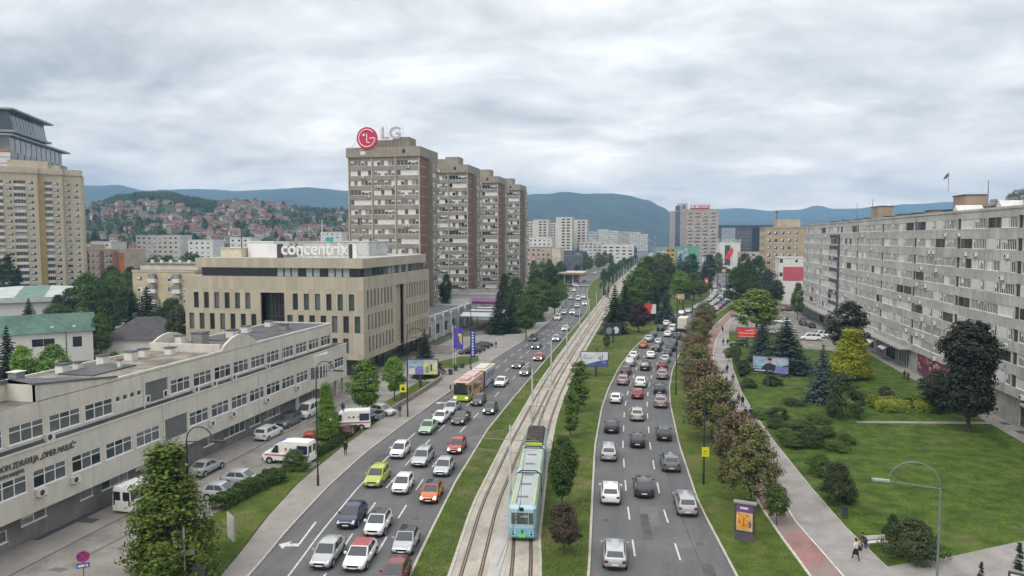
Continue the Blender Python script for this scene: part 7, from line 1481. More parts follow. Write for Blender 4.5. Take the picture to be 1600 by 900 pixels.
# articulated bus
def bus():
    p = at(720, 629); rz = heading(LK, p.y + 8); t = empty('articulated_bus', (0, 0, 0), 0, 'articulated city bus with a lime front and a wrapped orange and pale blue side', 'bus')
    LIME = paintm('bus_lime', (.42, .55, .03)); ORG = mat('wrap_orange', (.52, .32, .14), .4, .3, .7, spec=.5); ROSE = mat('bus_roof_rose', (.55, .38, .36), .5, .1, .5); CRM = mat('bus_roof_cream', (.58, .54, .44), .5, .1, .5); PB = mat('wrap_pale_blue', (.42, .47, .58), .4, .2, .6, col2=(.62, .62, .64)); MR = mat('bellows_maroon', (.10, .02, .025), .7)
    w, H = 1.27, 3.05; b = MB()
    b.prism([(-w * .9, 0), (w * .9, 0), (w, .25), (w, 9.2), (-w, 9.2), (-w, .25)], .35, H, 0, 1); b.build('front_section', [ORG, ROSE], t)
    b = MB(); b.prism([(-w * .9, -.02), (w * .9, -.02), (w + .01, .24), (w + .01, 2.6), (-w - .01, 2.6), (-w - .01, .24)], .33, 1.15, 0); b.build('lime_front_panel', LIME, t)
    b = MB(); b.prism([(-w, 10.6), (w, 10.6), (w, 17.6), (-w, 17.6)], .35, H, 0, 1); b.build('rear_section', [PB, CRM], t)
    b = MB()
    for i in range(7): b.box(-w * .95, w * .95, 9.2 + .2 * i, 9.34 + .2 * i, .5, H - .1); b.box(-w * .88, w * .88, 9.34 + .2 * i, 9.4 + .2 * i, .55, H - .15)
    b.build('bellows', MR, t)
    q = MB(); q.box(-w * .87, w * .87, -.035, -.001, 1.17, 2.75); q.build('windscreen', GLASS, t)
    q = MB(); q.box(-.7, .7, -.04, -.005, 2.78, 3.0); q.build('destination_sign', BLACK, t)
    for sx in (-1, 1):
        for (y0, y1) in ((.5, 1.6), (2.6, 5.6), (5.8, 8.8), (11, 14), (14.2, 17.2)): q = MB(); q.box(sx * w - .012, sx * w + .012, y0, y1, 1.35, 2.5); q.build('side_window', GLASS if y0 < 2 else mat('wrapped_window', (.16, .12, .09), .2, .4, .8, spec=.6) if y0 < 10 else mat('wrapped_window_blue', (.16, .18, .24), .2, .4, .8, spec=.6), t)
        for yw in (2.4, 7.4, 15.2): q = MB(); x1 = sx * (w + .02); q.tube([(sx * .95, yw, .48), (x1, yw, .48)], .48, 16); q.disc((x1 + sx * .004, yw, .48), (sx, 0, 0), .26, 12, 1); q.build('wheel', [RUBBER, RIM], t)
        q = MB(); q.box(sx * .9 - .17, sx * .9 + .17, -.05, -.02, .65, .85); q.build('headlight', LIT, t)
        q = MB(); q.bar((sx * 1.2, -.1, 2.75), (sx * 1.45, -.3, 2.7), .05, .05); q.box(sx * 1.5 - .1, sx * 1.5 + .1, -.4, -.28, 2.0, 2.7); q.build('wing_mirror', BLACK, t)
    for (y0, y1, ww, hh, m) in ((1.4, 3.6, .75, .35, ROSE), (4.4, 8.6, .95, .3, ROSE), (11.6, 16.4, .9, .22, CRM)): q = MB(); q.box(-ww, ww, y0, y1, H + .004, H + hh); q.build('roof_unit', m, t)
    t.location = (p.x, p.y, 0); t.rotation_euler = (0, 0, rz)
bus()
# tram
def tram():
    p = at(821, 849); x = interp(trackR, p.y); p = Vector((x, p.y, .1)); t = empty('tram', (0, 0, 0), 0, 'pale blue and green articulated tram with a big pantograph on its roof', 'tram')
    BLU = paintm('tram_blue', (.34, .50, .58), 0, .4); TQ = paintm('tram_turquoise', (.16, .43, .50), 0, .4); GRN = paintm('tram_green', (.02, .13, .075), 0, .35); ROOF = mat('tram_roof_grey', (.36, .40, .40), .6, .1, .5); YG = mat('yellow_green_stripe', (.45, .62, .06), .5); w, H = 1.18, 3.0
    secs = ((0, 8.6), (9.3, 16.6), (17.3, 25.6))
    for i, (y0, y1) in enumerate(secs):
        f = [(-w * .78, y0), (w * .78, y0), (w * .95, y0 + .25), (w, y0 + .8)] if i == 0 else [(-w, y0), (w, y0)]
        e = [(w, y1 - .8), (w * .78, y1), (-w * .78, y1), (-w, y1 - .8)] if i == 2 else [(w, y1), (-w, y1)]
        pl = f + e + ([(-w, y0 + .8), (-w * .95, y0 + .25)] if i == 0 else []); b = MB()
        b.prism(pl, .35, 1.15, 1); b.prism(pl, 1.15, 2.75, 0); n = len(pl); cy = (y0 + y1) / 2
        top = [(px_ * .86, cy + (py_ - cy) * (1 - .3 / (y1 - y0) * 2)) for px_, py_ in pl]
        b.add([(a, c, 2.75) for a, c in pl] + [(a, c, H) for a, c in top], [(k, (k + 1) % n, n + (k + 1) % n, n + k) for k in range(n)], 0); b.add([(a, c, H) for a, c in top], [tuple(range(n))], 2)
        b.build('car_body', [BLU, TQ if i == 0 else GRN, ROOF], t)
        for sx in (-1, 1):
            k = y0 + 1.3
            while k < y1 - 1.6: q = MB(); q.box(sx * w - .012, sx * w + .012, k, k + 1.35, 1.45, 2.45); q.build('side_window', GLASSG, t); k += 1.55
            q = MB(); q.box(sx * w - .008, sx * w + .008, y0 + .85, y1 - .85, .40, 1.12); q.build('green_side_panel', GRN, t)
            q = MB(); q.box(sx * .93 - .04, sx * .93 + .04, y0 + .5, y1 - .4, H - .03, H + .03); q.build('roof_edge_stripe', YG, t)
        for yw in (y0 + 1.8, y1 - 1.8): q = MB(); q.box(-.95, .95, yw - .9, yw + .9, -.02, .36); q.build('bogie', DGREY, t)
    for y0 in (8.6, 16.6): q = MB(); q.box(-w * .92, w * .92, y0, y0 + .7, .5, 2.8); q.tube([(-w * 1.0, y0 + .35, 1), (-w * .98, y0 + .35, 2.7), (-w * .6, y0 + .35, 3.06), (w * .6, y0 + .35, 3.06), (w * .98, y0 + .35, 2.7), (w * 1.0, y0 + .35, 1)], .07, 6); q.build('bellows', DGREY, t)
    q = MB(); q.box(-w * .76, w * .76, -.03, .1, 1.5, 2.45); q.build('windscreen', GLASSG, t)
    for xx in (-.52, .5): q = MB(); q.box(xx - .015, xx + .015, -.045, -.03, 1.5, 2.45); q.build('windscreen_post', OFFWHITE, t)
    q = MB(); q.tube([(.24 + .12 * math.cos(a), -.04, 2.2 + .1 * math.sin(a)) for a in [6.283 * k / 12 for k in range(13)]], .014, 4); q.bar((-.15, -.04, 2.12), (.12, -.04, 2.14), .02, .03); q.bar((.3, -.04, 2.08), (.45, -.04, 2.2), .02, .03); q.build('white_scribble', WHITE, t)
    q = MB(); q.box(-.24, .1, -.03, .05, 2.58, 2.88); q.build('route_box', BLACK, t)
    for xx in (-.75, .75): q = MB(); q.box(xx - .2, xx + .2, -.02, .03, .55, 1.0, 0); q.disc((xx, -.025, .66), (0, -1, 0), .09, 12, 1); q.disc((xx, -.025, .88), (0, -1, 0), .07, 12, 1); q.build('headlight', [BLU, BLACK], t)
    q = MB(); q.disc((0, -.03, .92), (0, -1, 0), .09, 12); q.disc((0, -.03, .74), (0, -1, 0), .06, 12); q.build('centre_lamp', BLACK, t)
    q = MB(); q.box(-.26, .26, -.12, .05, .42, .62); q.build('coupler_cover', mat('bright_green', (.22, .62, .04), .5), t)
    q = MB(); q.box(-w * .74, w * .74, -.02, .06, .3, .42); q.build('bumper', GRN, t)
    q = MB()
    for i in range(9): q.box(-.85, .85, 17.8 + .75 * i, 18.35 + .75 * i, H + .004, H + .34)
    q.box(-.98, .98, 17.5, 24.6, H, H + .12); q.build('roof_resistor_box', mat('resistor_brown', (.05, .043, .038), .7, .3, 2), t)
    q = MB(); q.box(-.9, .9, 17.3, 17.48, H, H + .3); q.build('roof_box_edge', YG, t)
    q = MB(); q.bar((-.6, 24.4, H + .3), (.6, 24.4, H + .3), .06, .06)
    for sx in (-1, 1): q.bar((sx * .6, 23.2, H + .35), (sx * .7, 24.9, 4.6), .05, .05); q.bar((sx * .7, 24.9, 4.6), (sx * .75, 23.6, 5.75), .045, .045); q.bar((sx * .6, 25.2, H + .35), (sx * .7, 24.9, 4.6), .05, .05)
    q.bar((-.95, 23.6, 5.78), (.95, 23.6, 5.78), .07, .05); q.bar((-.7, 24.9, 4.6), (.7, 24.9, 4.6), .05, .05); q.build('pantograph', MGREY, t)
    for (y0, xx) in ((2.0, -.1), (5.2, 0), (7.8, .1), (11, 0), (14, 0)): q = MB(); q.box(xx - .45, xx + .45, y0, y0 + .2, H + .004, H + .1); q.build('roof_vent', MGREY, t)
    q = MB(); q.tube([(-.55, .6, H + .03), (-.5, 8, H + .04), (-.2, 8.5, H + .05)], .025, 5); q.build('roof_cable', DGREY, t)
    t.location = p; t.rotation_euler = (0, 0, heading(trackR, p.y + 10))
tram()

# ---------------------------------------------------------------- street furniture
def lamp(px, yb, ytop, label, side=1, reach=2.2, m=None, pos=None, zt=None, rz=0.0, name='street_lamp', group=None):
    p = pos or at(px, yb); Z = FPX * CAMH / (yb - HORIZON) if yb else 0; h = zt or zof(ytop, Z)
    t = empty(name, (p.x, p.y, .08), 0, label, 'street lamp', group); m = m or DPOLE; r = reach / 2
    b = MB(); b.tube([(0, 0, 0), (0, 0, 1.1), (0, 0, 1.2), (0, 0, h - r)], [.13, .12, .085, .06], 8); arc = [(side * (r - r * math.cos(a)), 0, h - r + r * math.sin(a)) for a in [math.pi * i / 12 for i in range(12)]]
    b.tube(arc, .045, 6); b.tube([(0, 0, h - r * 1.05), (side * reach * 1.0, 0, h - r * .92), (side * (reach + .5), 0, h - r * .88)], .04, 6); link('pole', b.mesh('pole', [m], 40), t)
    q = MB(); x = side * reach; q.prism([(x - .1, -.12), (x + side * .85, -.16), (x + side * .95, 0), (x + side * .85, .16), (x - .1, .12)] if side > 0 else [(x + .1, .12), (x - .85, .16), (x - .95, 0), (x - .85, -.16), (x + .1, -.12)], h - r * .95, h - r * .95 + .13); link('lamp_head', q.mesh('lamp_head', [m if m is not GPOLE else STEEL]), t); t.rotation_euler = (0, 0, rz); return t
lamp(298, 903, 663, 'dark hooked street lamp rising out of the big linden', 1, 2.2)
lamp(497, 760, 563, 'dark hooked street lamp beside the pointed bright tree', 1, 2.0)
lamp(637, 652, 512, 'dark hooked street lamp with a yellow sign beside the colourful billboard', 1, 2.6)
lamp(736, 583, 470, 'dark hooked street lamp carrying the blue vertical banner', 1, 2.2)
lamp(867, 497, 426, 'dark lamp post far up the left pavement at the bend', 1, 2.2)
lamp(1099, 758, 556, 'tall dark lamp post with a yellow sign among the chestnuts', -1, 1.9)
lamp(1056, 617, 456, 'tall dark lamp post beside the right lane of the queue', -1, 2)
lamp(1081, 535, 425, 'dark lamp post standing behind the box truck', -1, 2)
lamp(1106, 480, 412, 'dark lamp post near the junction queue', -1, 2.4)
lamp(1466, 0, 0, 'grey green lamp post with a curved arm and a flat head, in the right foreground', -1, 3.0, GPOLE, pos=Vector((17.4, 48.9, 0)), zt=10.8, rz=R(-6))
for i, (px, yb, yt) in enumerate(((1316, 790, 740), (1134, 652, 612), (1180, 626, 600))): pass
CATL = ['nearest tram wire pole, beside the front half of the tram', 'second tram wire pole, just behind the tram'] + [f'{ORD[i]} tram wire pole counted from the near end' for i in range(2, 20)]
def catenary(i, y):
    x = (interp(trackL, y) + interp(trackR, y)) / 2 + (.35 if y < 70 else 0); t = empty('tram_wire_pole', (x, y, .09), 0, CATL[i], 'pole', 'tram wire poles'); b = MB(); b.tube([(0, 0, 0), (0, 0, 8.2)], [.15, .09], 10); link('pole', b.mesh('pole', [LPOLE], 40), t)
    b = MB(); wl, wr = interp(trackL, y) - x, interp(trackR, y) - x; b.tube([(wl - 1.6, 0, 6.9), (wr + 1.2, 0, 6.9)], .035, 5); b.tube([(wl - 1.4, 0, 6.0), (-.1, 0, 5.7), (.1, 0, 5.7), (wr + 1, 0, 6.15)], .025, 5); b.tube([(0, 0, 8.0), (wr + 1.1, 0, 6.9)], .015, 4); b.tube([(0, 0, 8.0), (wl - 1.5, 0, 6.9)], .015, 4)
    link('cross_arm', b.mesh('cross_arm', [MGREY]), t); b = MB(); b.box(-.45, .45, -.45, .45, -.02, .1); link('base_block', b.mesh('base_block', [TRACK2]), t)
CY = [62.3, 90, 116.5, 143, 172, 200, 228, 256, 284, 312, 340, 370, 400, 432, 466, 502, 540, 580, 622, 668]
for i, y in enumerate(CY): catenary(i, y)
for nm, tr_ in (('left', trackL), ('right', trackR)):
    b = MB()
    for a, c in zip([38] + CY, CY):
        for k in range(4): ya, yc = lerp(a, c, k / 4), lerp(a, c, (k + 1) / 4); sag = lambda f: 5.95 + .9 * (2 * f - 1) ** 2; b.tube([(interp(tr_, ya), ya, sag(k / 4)), (interp(tr_, yc), yc, sag((k + 1) / 4))], .014, 4, cap=False); b.tube([(interp(tr_, ya), ya, 5.86), (interp(tr_, yc), yc, 5.86)], .014, 4, cap=False)
    tag(b.build('overhead_wire', DGREY, loc=(interp(tr_, 62), 62, 5.9)), f'thin overhead wires above the {"near lawn side track of the left carriageway" if nm == "left" else "track the tram runs on"}', 'wire')
# billboards
def art(q, x0, x1, z0, z1, y, polys):
    for (m, pts) in polys: y -= .006; q.add([(lerp(x0, x1, u), y, lerp(z0, z1, v)) for u, v in pts], [tuple(range(len(pts)))], m)
FULL = [(0, 0), (1, 0), (1, 1), (0, 1)]
def billboard(px, yb, pxa, pxb, yta, ytb, label, cols, polys, post=DGREY, rz=None, posts=1, cat='billboard', off=0.0, lamps=True):
    p = at(px, yb); Z = FPX * CAMH / (yb - HORIZON); w = (pxb - pxa) * Z / FPX; z1, z0 = zof(yta, Z), zof(ytb, Z); cx = ((pxa + pxb) / 2 - px) * Z / FPX
    t = empty('billboard', (p.x, p.y, .08), 0, label, cat); b = MB()
    for k in range(posts): xx = 0 if posts == 1 else lerp(-w * .3, w * .3, k); b.box(xx - .22, xx + .22, -.16, .16, 0, z0 + .15)
    link('post', b.mesh('post', [post]), t); b = MB(); b.box(cx - w / 2, cx + w / 2, -.24, .2, z0, z1); link('board_frame', b.mesh('board_frame', [DGREY]), t)
    q = MB(); e = .11; art(q, cx - w / 2 + e, cx + w / 2 - e, z0 + e, z1 - e, -.24, polys); link('poster', q.mesh('poster', cols), t)
    if lamps: q = MB(); q.bar((0, -.1, z1), (0, -.8, z1 + .55), .06, .06); q.box(-.3, .3, -.95, -.7, z1 + .45, z1 + .6); link('spotlight', q.mesh('spotlight', [BLACK]), t)
    t.rotation_euler = (0, 0, rz if rz is not None else math.atan2(-p.x, p.y)); return t
pm = lambda n, c, **k: mat('poster_' + n, c, .55, **k)
PW = pm('white', (.62, .63, .66), var=.05); PBL = pm('navy', (.07, .10, .32), var=.3); PSK = pm('sky', (.25, .36, .60), var=.3, scale=.6, col2=(.45, .52, .62)); PV = pm('violet', (.20, .19, .48), var=.2); PG = pm('green', (.16, .36, .24), var=.3); PY = pm('pale_yellow', (.60, .56, .22), var=.2); PDK = pm('dark', (.03, .035, .05), var=.2); PTQ = pm('sea', (.10, .30, .36), var=.3); PR = pm('red', (.27, .035, .055), var=.1); PO = pm('orange', (.55, .26, .04), var=.4, scale=3); PPK = pm('pink', (.50, .30, .33), var=.2); PTAN = pm('tan', (.52, .36, .18), var=.4, scale=1)
blob = lambda cx, cy, rx, ry, n=10: [(cx + rx * math.cos(6.283 * i / n), cy + ry * math.sin(6.283 * i / n)) for i in range(n)]
billboard(931, 589, 907, 950, 549, 573, 'white billboard with a dark blue wave and a ship silhouette on the median', [PW, PBL, PV, PDK, PPK], [(0, FULL), (1, [(.2, 0), (1, 0), (1, .45), (.8, .4), (.5, .28), (.22, .14)]), (2, blob(.86, .27, .08, .11)), (3, [(.50, .22), (.66, .24), (.62, .34), (.56, .30)]), (3, [(.70, .4), (.73, .4), (.73, .78), (.70, .6)]), (3, [(.78, .45), (.8, .45), (.81, .88), (.79, .88)]), (3, [(.64, .55), (.68, .5), (.67, .7)]), (4, [(.04, .6), (.5, .64), (.5, .67), (.04, .63)]), (3, [(.08, .76), (.2, .77), (.2, .8), (.08, .79)]), (1, [(.08, .5), (.4, .53), (.4, .55), (.08, .52)])], rz=R(8))
billboard(958, 536, 943, 970, 505, 525, 'dark photo billboard at the edge of the median grove', [PDK, MGREY, PW], [(0, FULL), (1, blob(.3, .4, .2, .3)), (2, blob(.72, .45, .18, .3)), (0, blob(.55, .3, .1, .3))], rz=R(10))
billboard(1015, 508, 1004, 1025, 475, 491, 'red and white billboard standing behind the purple tree', [PR, PW, PDK], [(0, FULL), (1, [(.6, 0), (1, 0), (1, 1), (.72, 1)]), (2, blob(.2, .35, .15, .2))], rz=R(12))
billboard(1067, 486, 1054, 1078, 459, 468.5, 'yellowish billboard with an empty frame on a tall post by the junction', [PTAN, PDK, PW], [(0, FULL), (1, [(.62, 0), (1, 0), (1, 1), (.62, 1)]), (2, blob(.25, .5, .12, .2))], rz=R(5), lamps=False)
billboard(1199, 605, 1176, 1230, 557, 583, 'billboard with a portrait before blue sky and sea in the park', [PSK, PV, PTQ, PDK, PPK, PW], [(0, FULL), (2, [(0, .3), (1, .3), (1, .42), (.6, .5), (0, .36)]), (1, [(.62, 0), (1, 0), (1, .34), (.62, .34)]), (3, [(.2, .1), (.62, .1), (.66, .5), (.5, .62), (.36, .58)]), (4, blob(.48, .78, .065, .15)), (3, blob(.48, .88, .07, .08)), (3, [(.78, .4), (1, .45), (1, .58), (.9, .5)]), (4, [(.6, .85), (.66, .82), (.76, .6), (.72, .55)]), (3, [(0, 0), (.6, 0), (.6, .22), (0, .22)]), (5, [(.05, .08), (.36, .08), (.36, .15), (.05, .15)]), (5, [(.42, .1), (.57, .1), (.57, .13), (.42, .13)])], rz=R(-14))
billboard(1167, 545, 1151, 1184, 512, 528, 'red billboard with white lines of text at the near end of the side street', [PR, PW], [(0, FULL), (1, [(.42, .72), (.76, .72), (.76, .80), (.42, .80)]), (1, [(.05, .42), (.86, .42), (.86, .48), (.05, .48)]), (1, [(.05, .06), (.8, .08), (.8, .12), (.05, .10)])], rz=R(-10))
billboard(657, 606, 637, 685, 561, 586, 'colourful landscape billboard in front of the beige office', [PSK, PG, PV, PY, PW, PDK], [(0, FULL), (4, [(.02, .0), (.22, .0), (.22, .7), (.02, .6)]), (1, [(.03, .4), (.25, .45), (.2, .62), (.05, .6)]), (2, [(.25, 0), (.52, 0), (.52, .5), (.36, .6), (.25, .4)]), (3, [(.52, 0), (1, 0), (1, .95), (.74, .7), (.52, .9)]), (1, [(.6, .1), (.72, .1), (.7, .6), (.6, .5)]), (5, [(.76, .2), (.8, .2), (.82, .7), (.76, .65)]), (4, [(.86, .3), (.97, .3), (.97, .8), (.88, .75)])], rz=R(14))
billboard(1128, 448, 1119, 1140, 420, 427, 'small dark billboard on tall twin posts at the junction', [PDK, PTAN], [(0, FULL), (1, [(.4, .1), (.7, .1), (.7, .9), (.4, .9)])], rz=R(0), posts=2, lamps=False)
billboard(1104, 460, 1100, 1107, 434, 448, 'narrow red upright billboard at the road corner', [PR, PW], [(0, FULL), (1, blob(.5, .6, .25, .2))], rz=R(0), lamps=False)
billboard(1100, 440, 1096, 1108, 402, 412, 'white and purple billboard in front of the green billboard house', [PW, PV, PDK], [(0, FULL), (1, [(.5, 0), (.9, 0), (.9, .9), (.6, .8)])], rz=R(0), lamps=False)
p = at(1163, 846); t = empty('advertising_pillar', (p.x, p.y, .08), R(-14), 'dark advertising pillar with a lit orange poster on the verge of the bike path', 'advert pillar')
for nm, m, bx in (('base', mat('pillar_base', (.09, .08, .10), .6), (-.75, .75, -.2, .2, 0, .75)), ('cabinet', DGREY, (-.8, .8, -.22, .22, .76, 3.15)), ('cap', MGREY, (-.92, .92, -.3, .3, 3.15, 3.27))): q = MB(); q.box(*bx); link(nm, q.mesh(nm, [m]), t)
q = MB(); art(q, -.64, .64, .9, 3.03, -.222, [(0, FULL), (1, [(0, .72), (1, .72), (1, 1), (0, 1)]), (2, [(.1, .08), (.75, .08), (.75, .68), (.1, .68)]), (3, [(.22, .86), (.72, .86), (.72, .93), (.22, .93)]), (4, [(.42, .15), (.5, .15), (.5, .5), (.42, .5)]), (1, [(.78, .15), (.9, .15), (.9, .4), (.78, .4)])]); link('poster', q.mesh('poster', [PTAN, pm('plum', (.16, .07, .20), var=.2), PO, PW, PR]), t)
def sign(name, label, px, yb, h, parts, rz=0.0, pole=GPOLE, r=.045, cat='sign'):
    p = at(px, yb); t = empty(name, (p.x, p.y, .06), rz, label, cat); b = MB(); b.tube([(0, 0, 0), (0, 0, h)], r, 8); link('post', b.mesh('post', [pole]), t)
    for nm, m, fn in parts: q = MB(); fn(q); link(nm, q.mesh(nm, m if isinstance(m, list) else [m]), t)
    return t
SB = mat('sign_blue', (.05, .07, .40), .45, 0); SR = mat('sign_red_ring', (.50, .03, .05), .45, 0)
def nostop(q):
    q.disc((0, -.06, 2.55), (0, -1, 0), .42, 24, 0); q.tube([(.36 * math.cos(6.283 * i / 24), -.07, 2.55 + .36 * math.sin(6.283 * i / 24)) for i in range(25)], .05, 5, 1); q.bar((-.26, -.07, 2.29), (.26, -.07, 2.81), .03, .1, 1); q.bar((-.26, -.075, 2.81), (.26, -.075, 2.29), .03, .1, 1)
def plate(q): q.box(-.40, .40, -.07, -.05, 1.72, 2.08, 0); q.box(-.32, .1, -.078, -.07, 1.8, 1.98, 1); q.box(.16, .3, -.078, -.07, 1.8, 1.98, 1)
sign('no_stopping_sign', 'round blue and red no stopping sign with a small blue plate on the clinic road', 132, 925, 3.0, [('sign_disc', [SB, SR], nostop), ('sign_plate', [SB, OFFWHITE], plate)], R(35))
sign('notice_board', 'white upright notice board on the lawn strip right of the big linden', 362, 852, .9, [('board', [OFFWHITE, MGREY], lambda q: (q.box(-.75, .75, -.06, .06, .45, 2.5, 0), q.box(-.78, .78, -.03, .03, .4, 2.55, 1)))], R(-38), MGREY)
def ylw(z): return lambda q: (q.box(-.95, -.06, -.05, .0, z, z + 1.05, 0), q.box(-.72, -.3, -.06, -.05, z + .3, z + .6, 1), q.box(-.62, -.56, -.062, -.05, z + .2, z + .8, 1), q.box(-.46, -.40, -.062, -.05, z + .2, z + .8, 1))
sign('school_sign', 'yellow sign with dark figures on a lamp post left of the colourful billboard', 636, 653, 2.4, [('sign_plate', [YELLOW, BLACK], ylw(3.6)), ('lower_plate', BROWNW, lambda q: q.box(-.9, -.06, -.05, 0, 2.7, 3.5))], R(15))
sign('warning_sign', 'yellow square sign on the tall dark lamp post among the chestnuts', 1100, 759, 3.0, [('sign_plate', [YELLOW, BLACK], lambda q: (q.box(-.3, .42, -.2, -.15, 3.0, 3.95, 0), q.box(-.1, .2, -.21, -.2, 3.5, 3.56, 1), q.box(-.1, .05, -.21, -.2, 3.25, 3.31, 1)))], R(5), DPOLE)
sign('direction_sign', 'grey bar sign across a short post before the big linden', 290, 925, 4.6, [('sign_bar', MGREY, lambda q: q.box(-1.1, .7, -.08, -.03, 2.6, 3.0))], R(25), STEEL, .07)
q_ = at(313, 925); t = empty('utility_box', (q_.x, q_.y, .08), R(20), 'small grey utility box at the foot of the hooked lamp by the big linden', 'utility box'); q = MB(); q.box(-.4, .4, -.25, .25, 0, 1.7); q.box(-.34, -.02, -.262, -.25, .2, 1.6); q.box(.02, .34, -.262, -.25, .2, 1.6); q.box(-.45, .45, -.3, .3, 1.7, 1.78); link('cabinet', q.mesh('cabinet', [DGREY]), t); t.name = 'utility_box'
p = at(712, 589); FLB = mat('flag_violet_blue', (.10, .07, .36), .7, .15, 2); FLY = mat('flag_yellow', (.66, .52, .03), .7)
def flag(q):
    n = 8
    for i in range(n):
        a, c = 1.9 * i / n, 1.9 * (i + 1) / n; f = lambda x: .12 * math.sin(x * 4)
        for j in range(8):
            z0, z1 = 3.2 + 4.2 * j / 8, 3.2 + 4.2 * (j + 1) / 8; zz = (z0 + z1) / 2; inside = .75 < (a + c) / 2 < 1.6 and zz > 4.2 + (1.6 - (a + c) / 2) * 2.6 and zz < 6.5
            q.quad((.08 + a, f(a), z0 - a * .12), (.08 + c, f(c), z0 - c * .12), (.08 + c, f(c), z1 - c * .12), (.08 + a, f(a), z1 - a * .12), 1 if inside else 0)
sign('flag_pole', 'violet blue flag with a yellow triangle on a white pole before the trade building', 708, 570, 7.9, [('flag', [FLB, FLY], flag)], R(8), WHITE, .07, 'flag')
sign('flag_pole', 'bare white flag pole right next to the violet blue flag', 712, 569, 7.6, [('pole_cap', OFFWHITE, lambda q: q.disc((0, 0, 7.62), (0, 0, 1), .1, 8))], 0, WHITE, .07, 'flag pole')
sign('banner', 'tall dark blue vertical banner with white lettering on the pavement lamp post', 734, 576, 2.0, [('banner_cloth', mat('banner_blue', (.035, .045, .26), .6, .1, 2), lambda q: q.box(.1, 1.1, -.05, -.01, 2.2, 7.4)), ('banner_lettering', mat('banner_text', (.55, .56, .62), .6), lambda q: [q.box(.42, .78, -.06, -.05, 2.5 + .53 * i, 2.5 + .53 * i + (.3 if i % 3 else .38)) for i in range(9)])], R(8), DPOLE, .05, 'banner')
for i, (px, py) in enumerate(((704, 586), (712, 580), (722, 576))):
    p = at(px, py); t = empty('litter_bin' if i < 2 else 'concrete_bollard', (p.x, p.y, .1), 0, ('round dark bin on the plaza, nearest to the colourful billboard', 'round dark bin on the plaza, second from the colourful billboard', 'low stone ball bollard beside the lawn oval with the flags')[i], 'bin' if i < 2 else 'bollard'); q = MB(); q.tube([(0, 0, 0), (0, 0, .9), (0, 0, 1.05)], [.32, .42, .3], 12); q.tube([(-.5, 0, 0), (-.5, 0, 1.2), (.5, 0, 1.2), (.5, 0, 0)], .03, 5); link('bin_body' if i < 2 else 'stone', q.mesh('bin_body', [DGREY]), t)
for px, py, lab in ((1318, 812, 'dark litter bin at the foot of the large dark shrub by the footpath'), (1160, 612, 'small litter bin at the footpath edge near the portrait billboard')):
    p = at(px, py); t = empty('litter_bin', (p.x, p.y, .1), 0, lab, 'bin'); q = MB(); q.tube([(0, 0, .25), (0, 0, .95)], [.24, .29], 12); q.tube([(.33, 0, 0), (.33, 0, 1.1)], .03, 5); link('bin_body', q.mesh('bin_body', [DGREY]), t); q = MB(); q.tube([(0, 0, .96), (0, 0, 1.02)], .30, 12); link('rim', q.mesh('rim', [BLACK]), t)
q = MB(); q.poly([(-43, 131), (-37.5, 133), (-35.8, 141), (-37.5, 147), (-41, 146), (-44, 138)], .106); o = tag(q.build('plaza_lawn', GRASSV), kind='structure')
q = MB()
for i in range(6): q.box(-50.4, -44, 148 + 1.0 * i, 149 + 1.0 * i, .1, .26 + .16 * i)
tag(q.build('plaza_steps', PAVE, loc=(-47, 151, .1)), 'wide stone steps up to the trade building forecourt', 'steps')
q = MB(); pts = [(interp(SW, y) - .1, y) for y in (92, 97, 102, 107, 112, 117)] + [(-37.6, 121), (-38.6, 124), (-40.5, 126)]
for a, c in zip(pts, pts[1:]): q.bar((a[0] - .1, a[1], .42), (c[0] - .1, c[1], .42), .32, .7)
tag(q.build('garden_wall', weathered('old_garden_wall', (.24, .22, .19), .4), loc=(-37.5, 105, .1)), 'low stone garden wall between the pavement and the billboard lawn', 'wall')
q = MB()
for i in range(5): q.box(-38.9 + .02 * i, -36.9 + .05 * i, 70.2 + .55 * i, 70.55 + .55 * i, .1, .145)
tag(q.build('stepping_slabs_path', PAVE), kind='structure')
p = at(1355, 862); t = empty('park_bench', (p.x + .9, p.y + .9, .1), R(20), 'pale park bench beside the crouching person on the footpath edge', 'bench')
q = MB(); q.box(-.9, .9, -.2, .2, .40, .46); link('seat', q.mesh('seat', [OFFWHITE]), t); q = MB(); q.box(-.9, .9, .2, .26, .55, .85); link('backrest', q.mesh('backrest', [OFFWHITE]), t)
for sx in (-.75, .75): q = MB(); q.box(sx - .05, sx + .05, -.2, .24, 0, .40); link('leg', q.mesh('leg', [MGREY]), t)
p = at(1612, 950); t = empty('billboard', (p.x, p.y, .1), R(-25), 'top of a dark framed small board at the lower right corner', 'sign board'); q = MB(); q.box(-1.4, 1.4, -.1, .1, .5, 2.1); link('board_frame', q.mesh('board_frame', [DGREY]), t); q = MB(); q.box(-1.25, 1.25, -.12, -.1, .62, 1.98); link('poster', q.mesh('poster', [PW]), t)
q = MB()
for sx in (-1, 1): q.box(sx - .06, sx + .06, -.06, .06, 0, .5)
link('post', q.mesh('post', [DGREY]), t)
p = at(1437, 600); q = MB()
t = empty('shop_mural', (46.0, 133, 0), 0, 'long purple and red mural panel on the ground floor of the long grey block', 'mural'); q.box(46.3, 46.78, 121.8, 143.5, .7, 4.0); q.build('panel', mat('mural_maroon', (.14, .035, .06), .6), t)
r = random.Random(2); q = MB(); ms = [pm('mural_%d' % i, c, var=.4, scale=1.4) for i, c in enumerate(((.30, .06, .10), (.26, .16, .30), (.48, .30, .10), (.09, .02, .05), (.42, .34, .36)))]
